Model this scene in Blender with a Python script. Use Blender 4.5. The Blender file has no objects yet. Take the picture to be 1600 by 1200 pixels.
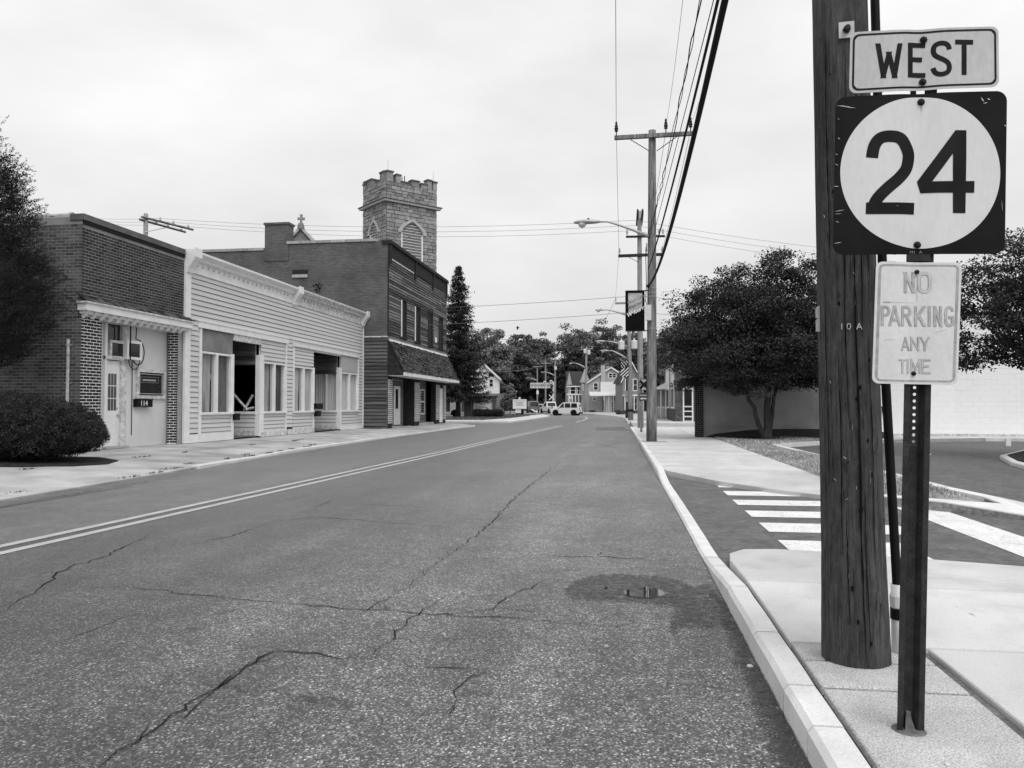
import bpy, math, random
import numpy as np
from mathutils import Vector, Matrix
random.seed(7)
rng = np.random.default_rng(7)
S = bpy.context.scene
COL = S.collection
R = math.radians

# ------------------------------------------------------------------ camera
CAMZ = 1.25
YAW = math.atan(174 / 1200)
PIT = math.atan(34 / 1200)
cam = bpy.data.cameras.new('camera')
cam.sensor_width = 36
cam.lens = 27.0
cam.clip_start = 0.05
cam.clip_end = 3000
co = bpy.data.objects.new('camera', cam)
COL.objects.link(co)
co.location = (0, 0, CAMZ)
co.rotation_euler = (math.pi / 2 + PIT, 0, YAW)
S.camera = co

# ------------------------------------------------------------------ sky
SUN_EL, SUN_AZ = R(52), R(150)          # azimuth clockwise from +Y
w = bpy.data.worlds.new('World')
S.world = w
w.use_nodes = True
nt = w.node_tree
nt.nodes.clear()
def wn(t, **k):
    n = nt.nodes.new(t)
    for a, b in k.items():
        setattr(n, a, b)
    return n
out = wn('ShaderNodeOutputWorld')
bg = wn('ShaderNodeBackground')
bg.inputs[1].default_value = 0.1
sky = wn('ShaderNodeTexSky', sky_type='NISHITA', sun_disc=False, sun_elevation=SUN_EL, sun_rotation=SUN_AZ)
bw = wn('ShaderNodeRGBToBW')
tc = wn('ShaderNodeTexCoord')
sep = wn('ShaderNodeSeparateXYZ')
mp = wn('ShaderNodeMapping')
mp.inputs['Scale'].default_value = (1.6, 1.6, 4.0)
nz = wn('ShaderNodeTexNoise')
nz.inputs['Scale'].default_value = 1.7
nz.inputs['Detail'].default_value = 5
mr = wn('ShaderNodeMapRange')
mr.inputs[1].default_value = 0.3
mr.inputs[2].default_value = 0.7
mr.inputs[3].default_value = 7.0
mr.inputs[4].default_value = 8.9
el = wn('ShaderNodeMapRange')           # an overcast sky brightens steadily towards the zenith
el.inputs[1].default_value = 0.0
el.inputs[2].default_value = 1.0
el.inputs[3].default_value = 0.97
el.inputs[4].default_value = 1.55
mul = wn('ShaderNodeMath', operation='MULTIPLY')
mix = wn('ShaderNodeMix', data_type='FLOAT')
mix.inputs[0].default_value = 0.93
L = nt.links.new
L(sky.outputs[0], bw.inputs[0])
L(tc.outputs['Generated'], mp.inputs[0]); L(mp.outputs[0], nz.inputs['Vector'])
L(tc.outputs['Generated'], sep.inputs[0]); L(sep.outputs[2], el.inputs[0])
L(nz.outputs[0], mr.inputs[0])
L(mr.outputs[0], mul.inputs[0]); L(el.outputs[0], mul.inputs[1])
L(bw.outputs[0], mix.inputs[2]); L(mul.outputs[0], mix.inputs[3])
L(mix.outputs[0], bg.inputs[0]); L(bg.outputs[0], out.inputs[0])

# ------------------------------------------------------------------ sun behind thin cloud
sl = bpy.data.lights.new('sun', 'SUN')
sl.energy = 1.5
sl.angle = R(35)
so = bpy.data.objects.new('sun', sl)
COL.objects.link(so)
d = Vector((math.sin(SUN_AZ) * math.cos(SUN_EL), math.cos(SUN_AZ) * math.cos(SUN_EL), math.sin(SUN_EL)))
so.rotation_euler = d.to_track_quat('Z', 'Y').to_euler()
so.location = (0, -20, 40)

S.view_settings.view_transform = 'Standard'
S.view_settings.look = 'None'
S.view_settings.exposure = 0.0
S.view_settings.gamma = 1.0
S.view_settings.use_curve_mapping = False
S.cycles.max_bounces = 6
S.cycles.transparent_max_bounces = 12

# ------------------------------------------------------------------ survey: where a sight line meets a level, a facade or a depth
_ca, _sa, _cp, _sp = math.cos(YAW), math.sin(YAW), math.cos(PIT), math.sin(PIT)
FW = Vector((-_sa * _cp, _ca * _cp, _sp)); RT = Vector((_ca, _sa, 0)); UP = Vector((_sa * _sp, -_ca * _sp, _cp))
EYE = Vector((0, 0, CAMZ))
def ray(px, py):
    return FW + RT * ((px - 800) / 1200) + UP * ((600 - py) / 1200)
def atz(px, py, z=0.0):
    d = ray(px, py); return EYE + d * ((z - CAMZ) / d.z)
def atX(px, py, X):
    d = ray(px, py); return EYE + d * (X / d.x)
def atY(px, py, Y):
    d = ray(px, py); return EYE + d * (Y / d.y)
def atd(px, py, dep):
    return EYE + ray(px, py) * dep
def atp(px, py, P, n):
    d = ray(px, py); return EYE + d * ((P - EYE).dot(n) / d.dot(n))

# ------------------------------------------------------------------ materials (all greys: the place is seen in monochrome)
MATS = {}
def mat(name, v, rough=.8, var=.2, sc=6., stretch=(1, 1, 1), fine=0., fsc=80., bump=0., bsc=60., bst=None, obj=0., att=0., spec=.3, metal=0., transl=0., bdist=.01, grain=None):
    m = bpy.data.materials.new(name)
    m.use_nodes = True
    t = m.node_tree
    N = t.nodes; K = t.links.new
    b = N['Principled BSDF']
    b.inputs['Roughness'].default_value = rough
    b.inputs['Specular IOR Level'].default_value = spec
    b.inputs['Metallic'].default_value = metal
    g = N.new('ShaderNodeNewGeometry')
    def noise(scale, st, det=5):
        mpn = N.new('ShaderNodeMapping'); mpn.inputs['Scale'].default_value = st
        n = N.new('ShaderNodeTexNoise'); n.inputs['Scale'].default_value = scale; n.inputs['Detail'].default_value = det
        K(g.outputs['Position'], mpn.inputs[0]); K(mpn.outputs[0], n.inputs['Vector'])
        return n.outputs[0]
    def rangeto(s, a, c, lo=.3, hi=.7):
        q = N.new('ShaderNodeMapRange')
        q.inputs[1].default_value = lo; q.inputs[2].default_value = hi; q.inputs[3].default_value = a; q.inputs[4].default_value = c
        K(s, q.inputs[0]); return q.outputs[0]
    def mulv(a, c):
        q = N.new('ShaderNodeMath'); q.operation = 'MULTIPLY'
        K(a, q.inputs[0]); K(c, q.inputs[1]); return q.outputs[0]
    cur = rangeto(noise(sc, stretch), v * (1 - var), v * (1 + var))
    if fine:
        cur = mulv(cur, rangeto(noise(fsc, stretch, 2), 1 - fine, 1 + fine))
    if grain:
        for gs, gst, lo_, hi_, ga, gb in grain: cur = mulv(cur, rangeto(noise(gs, gst, 6), ga, gb, lo_, hi_))
    if obj:
        oi = N.new('ShaderNodeObjectInfo'); cur = mulv(cur, rangeto(oi.outputs['Random'], 1 - obj, 1 + obj, 0, 1))
    if att:
        a = N.new('ShaderNodeAttribute'); a.attribute_name = 'tone'
        cur = mulv(cur, rangeto(a.outputs['Fac'], 1 - att, 1 + att, 0, 1))
    K(cur, b.inputs['Base Color'])
    if bump:
        bn = N.new('ShaderNodeBump'); bn.inputs['Strength'].default_value = bump; bn.inputs['Distance'].default_value = bdist
        K(noise(bsc, bst or stretch, 4), bn.inputs['Height']); K(bn.outputs[0], b.inputs['Normal'])
    if transl:
        tr = N.new('ShaderNodeBsdfTranslucent'); ms = N.new('ShaderNodeMixShader'); ms.inputs[0].default_value = transl
        K(cur, tr.inputs[0]); K(b.outputs[0], ms.inputs[1]); K(tr.outputs[0], ms.inputs[2]); K(ms.outputs[0], N['Material Output'].inputs[0])
    MATS[name] = m
    return m

def asphalt(name, lo, hi, speck, patch=.16, rough=.72, spec=.45, speckcut=.9, sheen=0., hair=False, lanes=0):
    m = mat(name, 1, rough=rough, spec=spec)
    t = m.node_tree; N = t.nodes; K = t.links.new; b = N['Principled BSDF']
    b.inputs['Sheen Weight'].default_value = sheen; b.inputs['Sheen Roughness'].default_value = .17      # sheen added to brighten the distant road at low viewing angles
    for l in list(b.inputs['Base Color'].links): t.links.remove(l)
    g = N.new('ShaderNodeNewGeometry')
    def nz_(scale, st=(1, 1, 1), det=4):
        mpn = N.new('ShaderNodeMapping'); mpn.inputs['Scale'].default_value = st
        n = N.new('ShaderNodeTexNoise'); n.inputs['Scale'].default_value = scale; n.inputs['Detail'].default_value = det
        K(g.outputs['Position'], mpn.inputs[0]); K(mpn.outputs[0], n.inputs['Vector']); return n.outputs[0]
    def rr(s, a0, a1, c0, c1):
        q = N.new('ShaderNodeMapRange'); q.inputs[1].default_value = a0; q.inputs[2].default_value = a1; q.inputs[3].default_value = c0; q.inputs[4].default_value = c1
        K(s, q.inputs[0]); return q.outputs[0]
    def mm(a, c, op='MULTIPLY'):
        q = N.new('ShaderNodeMath'); q.operation = op; K(a, q.inputs[0]); K(c, q.inputs[1]); return q.outputs[0]
    vo = N.new('ShaderNodeTexVoronoi'); vo.inputs['Scale'].default_value = 125
    K(g.outputs['Position'], vo.inputs['Vector'])
    se = N.new('ShaderNodeSeparateColor'); K(vo.outputs['Color'], se.inputs[0])
    base = rr(se.outputs[0], 0, 1, lo, hi)
    pw_ = N.new('ShaderNodeMath'); pw_.operation = 'POWER'; pw_.inputs[1].default_value = 5; K(se.outputs[1], pw_.inputs[0])
    sp = mm(rr(pw_.outputs[0], 0, 1, 0, speck), rr(se.outputs[2], 0, 1, .3, 1))
    cur = mm(base, sp, 'ADD')
    cur = mm(cur, rr(nz_(.55), .3, .7, 1 - patch, 1 + patch))
    cur = mm(cur, rr(nz_(1.0, (2.2, .07, 1)), .3, .7, 1 - patch * .8, 1 + patch * .8))   # wheel paths along the street
    cur = mm(cur, rr(nz_(14), .3, .7, .80, 1.2))
    cur = mm(cur, rr(nz_(260, det=2), .3, .7, .55, 1.45))
    cur = mm(cur, rr(nz_(3.5, det=6), .38, .66, .85, 1.2))
    if lanes:                                                                             # the wheel path by the kerb is worn paler than the crown of the road
        sx_ = N.new('ShaderNodeSeparateXYZ'); K(g.outputs['Position'], sx_.inputs[0])
        ax_ = N.new('ShaderNodeMath'); ax_.operation = 'MULTIPLY_ADD'; ax_.inputs[1].default_value = 1.6; K(nz_(.5, (1, .5, 1)), ax_.inputs[0]); K(sx_.outputs[0], ax_.inputs[2])
        cur = mm(cur, rr(ax_.outputs[0], -2.5, -.3, 1, lanes))
    cur = mm(cur, rr(nz_(.9, (1.6, .35, 1), 6), .36, .64, 1 - patch * .9, 1 + patch * .7))    # worn and polished areas
    if hair:                                                                              # hairline crazing, only here and there
        ns = N.new('ShaderNodeTexNoise'); ns.inputs['Scale'].default_value = 5; ns.inputs['Detail'].default_value = 5; K(g.outputs['Position'], ns.inputs['Vector'])
        va = N.new('ShaderNodeVectorMath'); va.operation = 'MULTIPLY_ADD'; va.inputs[1].default_value = (.35, .35, 0); K(ns.outputs['Color'], va.inputs[0]); K(g.outputs['Position'], va.inputs[2])
        ve = N.new('ShaderNodeTexVoronoi'); ve.feature = 'DISTANCE_TO_EDGE'; ve.inputs['Scale'].default_value = .75; K(va.outputs[0], ve.inputs['Vector'])
        ln = rr(ve.outputs['Distance'], .002, .008, 1, 0); mk = rr(nz_(.8, det=3), .52, .62, 0, .6); tot = mm(ln, mk)
        iv = N.new('ShaderNodeMath'); iv.operation = 'SUBTRACT'; iv.inputs[0].default_value = 1; K(tot, iv.inputs[1]); cur = mm(cur, iv.outputs[0])
    K(cur, b.inputs['Base Color'])
    bn = N.new('ShaderNodeBump'); bn.inputs['Strength'].default_value = .4; bn.inputs['Distance'].default_value = .004
    K(mm(vo.outputs['Distance'], nz_(170, det=2), 'ADD'), bn.inputs['Height']); K(bn.outputs[0], b.inputs['Normal'])
    return m

def brickmat(name, v1, v2, mortar, bl, bh, wall='Y', bump=.4, rough=.85):
    m = mat(name, 1, rough=rough)
    t = m.node_tree; N = t.nodes; K = t.links.new; b = N['Principled BSDF']
    for l in list(b.inputs['Base Color'].links): t.links.remove(l)
    g = N.new('ShaderNodeNewGeometry'); s = N.new('ShaderNodeSeparateXYZ'); c = N.new('ShaderNodeCombineXYZ')
    K(g.outputs['Position'], s.inputs[0])
    K(s.outputs[0 if wall == 'Y' else 1], c.inputs[0]); K(s.outputs[2], c.inputs[1])
    br = N.new('ShaderNodeTexBrick')
    br.inputs['Color1'].default_value = (v1,) * 3 + (1,); br.inputs['Color2'].default_value = (v2,) * 3 + (1,); br.inputs['Mortar'].default_value = (mortar,) * 3 + (1,)
    br.inputs['Scale'].default_value = 1; br.inputs['Brick Width'].default_value = bl; br.inputs['Row Height'].default_value = bh; br.inputs['Mortar Size'].default_value = .006
    K(c.outputs[0], br.inputs['Vector'])
    n = N.new('ShaderNodeTexNoise'); n.inputs['Scale'].default_value = .9; n.inputs['Detail'].default_value = 6
    K(g.outputs['Position'], n.inputs['Vector'])
    q = N.new('ShaderNodeMapRange'); q.inputs[1].default_value = .3; q.inputs[2].default_value = .7; q.inputs[3].default_value = .75; q.inputs[4].default_value = 1.25
    K(n.outputs[0], q.inputs[0])
    mx = N.new('ShaderNodeVectorMath'); mx.operation = 'SCALE'; K(br.outputs[0], mx.inputs[0]); K(q.outputs[0], mx.inputs['Scale'])
    K(mx.outputs[0], b.inputs['Base Color'])
    bn = N.new('ShaderNodeBump'); bn.inputs['Strength'].default_value = bump; bn.inputs['Distance'].default_value = .008; bn.invert = True
    K(br.outputs['Fac'], bn.inputs['Height']); K(bn.outputs[0], b.inputs['Normal'])
    return m

def glassmat(name, v, rough=.08):
    m = mat(name, v, rough=rough, var=.25, sc=1.5, spec=.5)
    return m
def clearglass(name, alpha):
    m = bpy.data.materials.new(name); m.use_nodes = True
    t = m.node_tree; N = t.nodes; K = t.links.new
    N.remove(N['Principled BSDF'])
    tr = N.new('ShaderNodeBsdfTransparent'); tr.inputs[0].default_value = (.93, .93, .93, 1)
    gl = N.new('ShaderNodeBsdfGlossy'); gl.inputs['Roughness'].default_value = .06
    fr = N.new('ShaderNodeLayerWeight'); fr.inputs[0].default_value = .5
    pw = N.new('ShaderNodeMath'); pw.operation = 'POWER'; pw.inputs[1].default_value = 4; K(fr.outputs['Facing'], pw.inputs[0])
    ad = N.new('ShaderNodeMath'); ad.operation = 'MULTIPLY_ADD'; ad.inputs[1].default_value = .5; ad.inputs[2].default_value = alpha; K(pw.outputs[0], ad.inputs[0])
    mx = N.new('ShaderNodeMixShader'); K(ad.outputs[0], mx.inputs[0]); K(tr.outputs[0], mx.inputs[1]); K(gl.outputs[0], mx.inputs[2])
    K(mx.outputs[0], N['Material Output'].inputs[0])
    MATS[name] = m
    return m
def fademat(name, v, rough, spec=.5, noise=30., lo=.35, hi=.65, bump=0):
    """a stain or wet film whose edge thins out: the 'edge' attribute with a noise rim"""
    m = bpy.data.materials.new(name); m.use_nodes = True
    t = m.node_tree; N = t.nodes; K = t.links.new; b = N['Principled BSDF']
    b.inputs['Base Color'].default_value = (v, v, v, 1); b.inputs['Roughness'].default_value = rough; b.inputs['Specular IOR Level'].default_value = spec
    g = N.new('ShaderNodeNewGeometry'); n = N.new('ShaderNodeTexNoise'); n.inputs['Scale'].default_value = noise; n.inputs['Detail'].default_value = 6
    K(g.outputs['Position'], n.inputs['Vector'])
    a = N.new('ShaderNodeAttribute'); a.attribute_name = 'edge'
    ad = N.new('ShaderNodeMath'); ad.operation = 'ADD'; K(n.outputs[0], ad.inputs[0]); K(a.outputs['Fac'], ad.inputs[1])
    q = N.new('ShaderNodeMapRange'); q.inputs[1].default_value = lo + .5; q.inputs[2].default_value = hi + .5; K(ad.outputs[0], q.inputs[0])
    tr = N.new('ShaderNodeBsdfTransparent'); mx = N.new('ShaderNodeMixShader')
    K(q.outputs[0], mx.inputs[0]); K(tr.outputs[0], mx.inputs[1]); K(b.outputs[0], mx.inputs[2]); K(mx.outputs[0], N['Material Output'].inputs[0])
    if bump:
        vo = N.new('ShaderNodeTexVoronoi'); vo.inputs['Scale'].default_value = 85; K(g.outputs['Position'], vo.inputs['Vector'])
        bn = N.new('ShaderNodeBump'); bn.inputs['Strength'].default_value = bump; bn.inputs['Distance'].default_value = .006
        K(vo.outputs['Distance'], bn.inputs['Height']); K(bn.outputs[0], b.inputs['Normal'])
    MATS[name] = m
    return m

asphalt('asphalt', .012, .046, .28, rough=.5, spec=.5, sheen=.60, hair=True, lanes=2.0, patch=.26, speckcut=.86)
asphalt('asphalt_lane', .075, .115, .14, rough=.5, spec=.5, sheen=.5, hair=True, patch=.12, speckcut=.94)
asphalt('asphalt_smooth', .095, .125, .06, patch=.07, speckcut=.97, spec=.3)
asphalt('asphalt_lot', .10, .14, .06, patch=.1, speckcut=.97)
mat('crack', .022, rough=1, var=.3, spec=.1)
mat('tar', .045, rough=.7, var=.3)
mat('ground', .16, var=.4, sc=.15, rough=.95)
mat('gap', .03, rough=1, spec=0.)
mat('joint', .05, rough=1, var=.3, sc=20)
mat('concrete', .53, rough=.9, var=.13, sc=1.1, grain=[(4.5, (1, 1, 1), .30, .5, .90, 1.03), (.6, (1, 1, 1), .35, .65, .92, 1.06)], fine=.10, fsc=140, bump=.25, bsc=120, obj=.06, bdist=.004)
mat('concrete_rough', .46, rough=.95, var=.16, sc=4, fine=.42, fsc=150, bump=.7, bsc=150, obj=.06, bdist=.006)
mat('concrete_old', .38, rough=.92, var=.30, sc=1.1, fine=.1, fsc=60, bump=.3, bsc=90, obj=.14, bdist=.006)
mat('kerb', .66, rough=.9, var=.1, sc=4, fine=.1, fsc=120, bump=.35, bsc=100, obj=.06, bdist=.005)
mat('kerb_rough', .24, rough=.95, var=.35, sc=25, fine=.3, fsc=120, bump=.8, bsc=90, obj=.05)
mat('paint_white', .72, rough=.6, var=.10, sc=3, fine=.22, fsc=45, grain=[(9, (1, .6, 1), .3, .42, .72, 1.0)], spec=.4)
mat('paint_line', .42, rough=.65, var=.12, sc=5, fine=.12, fsc=60, spec=.4)
mat('mortar', .27, rough=.95, var=.2, sc=2)
mat('mortar_light', .72, rough=.95, var=.12, sc=4)
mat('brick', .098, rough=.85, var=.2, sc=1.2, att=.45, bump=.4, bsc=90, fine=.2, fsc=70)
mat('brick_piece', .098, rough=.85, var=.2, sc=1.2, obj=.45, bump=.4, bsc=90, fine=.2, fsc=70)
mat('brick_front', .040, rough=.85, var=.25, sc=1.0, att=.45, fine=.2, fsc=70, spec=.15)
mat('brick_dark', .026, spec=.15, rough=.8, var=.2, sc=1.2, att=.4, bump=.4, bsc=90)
mat('brick_dark_piece', .026, spec=.15, rough=.8, var=.2, sc=1.2, obj=.4, bump=.4, bsc=90)
brickmat('brick_wall_y', .075, .11, .17, .215, .072, 'Y')
brickmat('brick_wall_x', .075, .11, .17, .215, .072, 'X')
mat('white_block', .88, rough=.6, var=.025, sc=.5, fine=.02, fsc=30, spec=.3)
mat('white_joint', .80, rough=.8, var=.05)
mat('coping', .11, rough=.7, var=.3, sc=3)
mat('coping_tile', .34, rough=.6, var=.2, sc=5, obj=.15)
mat('stucco', .62, rough=.9, var=.08, sc=1.2, fine=.05, fsc=90, bump=.15, bsc=80)
mat('stucco_grey', .29, rough=.95, var=.18, sc=1.0, fine=.08, fsc=30, bump=.3, bsc=40)
mat('siding', .56, rough=.55, var=.05, sc=.8, stretch=(1, .4, 3), obj=.035, spec=.35)
mat('trim', .74, rough=.5, var=.08, sc=3, fine=.05, fsc=30, spec=.4)
mat('trim_worn', .55, rough=.7, var=.35, sc=9, fine=.25, fsc=60)
mat('panel_grey', .20, rough=.6, var=.25, sc=2)
mat('osb', .38, rough=.85, var=.4, sc=28, stretch=(1, 1, 1))
mat('dark_board', .13, rough=.9, var=.4, sc=3.5, stretch=(1, .25, 5), obj=.6, fine=.25, fsc=30, spec=.1)
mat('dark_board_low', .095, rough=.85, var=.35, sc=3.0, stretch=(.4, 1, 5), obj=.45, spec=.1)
mat('recess_board', .15, rough=.8, var=.25, sc=3.0, stretch=(1, .4, 5), obj=.2)
mat('dark_trim', .032, spec=.1, rough=.85, var=.35, sc=6)
mat('shingle', .065, spec=.1, rough=.9, var=.25, sc=5, att=.8, fine=.2, fsc=60)
mat('light_course', .46, rough=.85, var=.2, sc=6, obj=.12)
mat('stone', .26, rough=.9, var=.2, sc=4, obj=.28, bump=.6, bsc=14, fine=.15, fsc=40, bdist=.05)
mat('stone_fill', .26, rough=.9, var=.2, sc=4, att=.28, bump=.6, bsc=14, bdist=.05)
mat('stone_joint', .15, rough=.95, var=.15)
mat('stone_dress', .42, rough=.85, var=.12, sc=6)
mat('stone_dark', .10, rough=.9, var=.3, sc=4)
mat('louver', .82, rough=.6, var=.05)
mat('wood_near', .060, rough=.95, var=.3, sc=7, stretch=(1, 1, .25), bump=.7, bsc=110, bst=(1, 1, .05), bdist=.006, spec=.08, grain=[(70, (1, 1, .03), .34, .54, .78, 1.1), (190, (1, 1, .05), .3, .7, .72, 1.3), (40, (1, 1, .3), .35, .6, .8, 1.15), (300, (1, 1, .2), .3, .7, .8, 1.2)])
mat('wood_pole', .19, rough=.95, var=.25, sc=6, stretch=(1, 1, .2), bump=.8, bsc=30, bst=(1, 1, .06), bdist=.02, spec=.1, grain=[(26, (1, 1, .05), .36, .6, .55, 1.25), (60, (1, 1, .08), .3, .7, .7, 1.35)])
mat('wood_pale', .27, rough=.9, var=.25, sc=20, stretch=(1, 1, .1))
mat('check', .010, rough=1, var=.2, spec=0.)
mat('galv', .42, rough=.45, var=.12, sc=12, metal=.35, spec=.5)
mat('galv_pale', .62, rough=.5, var=.1, sc=10, spec=.5)
mat('steel_dark', .030, rough=.6, var=.35, sc=20, fine=.25, fsc=120, spec=.12)
mat('black_plastic', .010, rough=.5, var=.2, spec=.1)
mat('wire', .010, rough=.7, var=.1, spec=.1)
mat('wire_grey', .16, rough=.6, var=.1)
mat('wire_thin', .09, rough=.6, var=.1)
mat('pvc', .72, rough=.4, var=.06, sc=8)
mat('sign_face', .46, rough=.26, var=.11, sc=7, stretch=(1, 1, .5), fine=.06, fsc=60, spec=.5)
mat('sign_white', .62, rough=.26, var=.05, sc=5, stretch=(1, 1, .35), fine=.03, fsc=70, spec=.5)
mat('sign_pale', .62, rough=.45, var=.06, sc=8, fine=.05, fsc=60, spec=.4)
mat('sign_black', .008, rough=.5, var=.3, sc=10, spec=.10)
mat('sign_ink', .012, rough=.5, var=.3, sc=12, spec=.10)
mat('ink_faded', .33, rough=.5, var=.22, sc=40)
mat('ink_faded_fill', .40, rough=.5, var=.22, sc=40)
mat('ink_faint', .50, rough=.5, var=.15, sc=40)
mat('back_metal', .35, rough=.4, var=.1, metal=.5)
mat('bolt', .018, rough=.6, var=.3, sc=40, spec=.15)
mat('scratch', .5, rough=.6, var=.3, sc=50)
mat('brass_tag', .50, rough=.45, var=.3, sc=60, metal=.3)
mat('tag_white', .42, rough=.6, var=.1, sc=30)
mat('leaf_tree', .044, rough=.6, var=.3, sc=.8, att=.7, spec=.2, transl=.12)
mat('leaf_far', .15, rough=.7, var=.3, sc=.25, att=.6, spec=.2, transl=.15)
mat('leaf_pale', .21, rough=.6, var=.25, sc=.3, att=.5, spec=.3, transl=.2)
mat('leaf_spruce', .052, rough=.7, var=.25, sc=.6, att=.7, spec=.15)
mat('leaf_cedar', .030, rough=.7, var=.25, sc=1.2, att=.6, spec=.12, transl=.1)
mat('leaf_hedge', .040, rough=.6, var=.3, sc=2.5, att=.7, spec=.15, transl=.1)
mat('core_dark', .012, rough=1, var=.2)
mat('bark', .055, rough=.9, var=.35, sc=9, stretch=(1, 1, .25), bump=.6, bsc=20)
mat('mulch', .022, rough=1, var=.4, sc=10, fine=.4, fsc=60, bump=1, bsc=50, bdist=.03)
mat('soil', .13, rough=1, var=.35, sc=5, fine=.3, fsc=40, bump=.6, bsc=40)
mat('lawn', .34, rough=1, var=.22, sc=1.4, fine=.3, fsc=45, bump=.8, bsc=50, bdist=.03)
mat('grass', .42, rough=.8, var=.25, sc=1.5, att=.5, transl=.25)
mat('grass_dark', .13, rough=.8, var=.3, sc=1.5, att=.5, transl=.2)
mat('lawn_far', .11, rough=1, var=.25, sc=.6, fine=.2, fsc=12)
mat('roof_grey', .10, rough=.85, var=.2, sc=3, fine=.2, fsc=10)
mat('roof_dark', .035, rough=.85, var=.25, sc=3)
mat('roof_pale', .62, rough=.6, var=.06)
mat('clap_grey', .36, rough=.7, var=.1, sc=1, stretch=(.5, .5, 5))
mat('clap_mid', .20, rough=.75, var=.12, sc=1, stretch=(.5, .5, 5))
mat('clap_white', .74, rough=.6, var=.05, sc=1, stretch=(.5, .5, 5))
mat('render_dark', .05, rough=.8, var=.2)
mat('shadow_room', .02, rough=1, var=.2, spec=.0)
mat('curtain', .62, rough=.9, var=.12, sc=3, stretch=(1, 6, .2))
mat('curtain_light', .78, rough=.9, var=.08, sc=3, stretch=(1, 6, .2))
mat('curtain_dark', .10, rough=.9, var=.3, sc=2.5, stretch=(1, 4, .4))
mat('sheet_grey', .42, rough=.85, var=.4, sc=1.6, stretch=(1, 2.2, .5))
mat('car_white', .72, rough=.18, var=.02, spec=.6)
mat('car_grey', .16, rough=.2, var=.03, spec=.6)
mat('car_glass', .02, rough=.05, var=.1, spec=.6)
mat('tyre', .015, rough=.9, var=.1, spec=.1)
mat('rim', .4, rough=.3, var=.1, metal=.6)
mat('lamp_red', .12, rough=.25, var=.1)
mat('lens', .6, rough=.1, var=.05)
mat('banner_black', .008, rough=.8, var=.2, spec=.05)
mat('banner_grey', .42, rough=.7, var=.3, sc=3, stretch=(1, 1, 2))
mat('brown_sign', .06, rough=.5, var=.1)
mat('white_plain', .75, rough=.6, var=.05)
mat('pebble', .55, rough=.7, var=.3, sc=50, obj=.4)
mat('bird', .02, rough=.9, var=.1)
glassmat('glass_dark', .018)
glassmat('glass_mid', .10)
clearglass('glass', .03)
fademat('wet', .075, .22, noise=18., lo=.25, hi=.9, bump=.12)
fademat('damp', .030, .55, noise=20., lo=.22, hi=.75, bump=.4)
fademat('water', .03, .02, spec=1.0, noise=16., lo=.3, hi=.55)
fademat('dirt', .05, .95, spec=.1, noise=26., lo=.30, hi=.9)
fademat('rust', .09, .8, spec=.2, noise=60., lo=.35, hi=1.0)

# ------------------------------------------------------------------ building blocks
BASE = {}
def thing(name, label, cat, loc, group=None, kind=None):
    o = bpy.data.objects.new(name, None)
    o.empty_display_size = .2
    COL.objects.link(o)
    o.location = loc
    if label: o['label'] = label
    if cat: o['category'] = cat
    if group: o['group'] = group
    if kind: o['kind'] = kind
    BASE[o.name] = Vector(loc)
    return o
def tag(o, label=None, cat=None, group=None, kind=None):
    if label: o['label'] = label
    if cat: o['category'] = cat
    if group: o['group'] = group
    if kind: o['kind'] = kind
    return o
def link(name, me, parent=None, loc=None):
    o = bpy.data.objects.new(name, me)
    COL.objects.link(o)
    if parent is not None:
        o.parent = parent
        BASE[o.name] = BASE[parent.name]
        if loc is not None: o.location = Vector(loc) - BASE[parent.name]
    else:
        BASE[o.name] = Vector(loc or (0, 0, 0))
        o.location = BASE[o.name]
    return o
def mesh(verts, faces, m, base, tones=None, smooth=False):
    me = bpy.data.meshes.new('mesh')
    me.from_pydata([tuple(Vector(v) - base) for v in verts], [], faces)
    if m is not None: me.materials.append(MATS[m])
    if tones is not None:
        a = me.attributes.new('tone', 'FLOAT', 'FACE')
        a.data.foreach_set('value', tones)
    if smooth: me.polygons.foreach_set('use_smooth', [True] * len(me.polygons))
    return me
def npmesh(V, nv, m, base, tone=None):
    """V: (n*nv,3) array of separate polygons with nv corners"""
    n = len(V) // nv
    me = bpy.data.meshes.new('mesh')
    me.vertices.add(len(V)); me.vertices.foreach_set('co', (V - np.array(base)).astype(np.float32).ravel())
    me.loops.add(len(V)); me.loops.foreach_set('vertex_index', np.arange(len(V), dtype=np.int32))
    me.polygons.add(n); me.polygons.foreach_set('loop_start', np.arange(0, len(V), nv, dtype=np.int32))
    me.update(calc_edges=True)
    me.materials.append(MATS[m])
    if tone is not None:
        a = me.attributes.new('tone', 'FLOAT', 'FACE'); a.data.foreach_set('value', tone.astype(np.float32))
    return me

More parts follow.
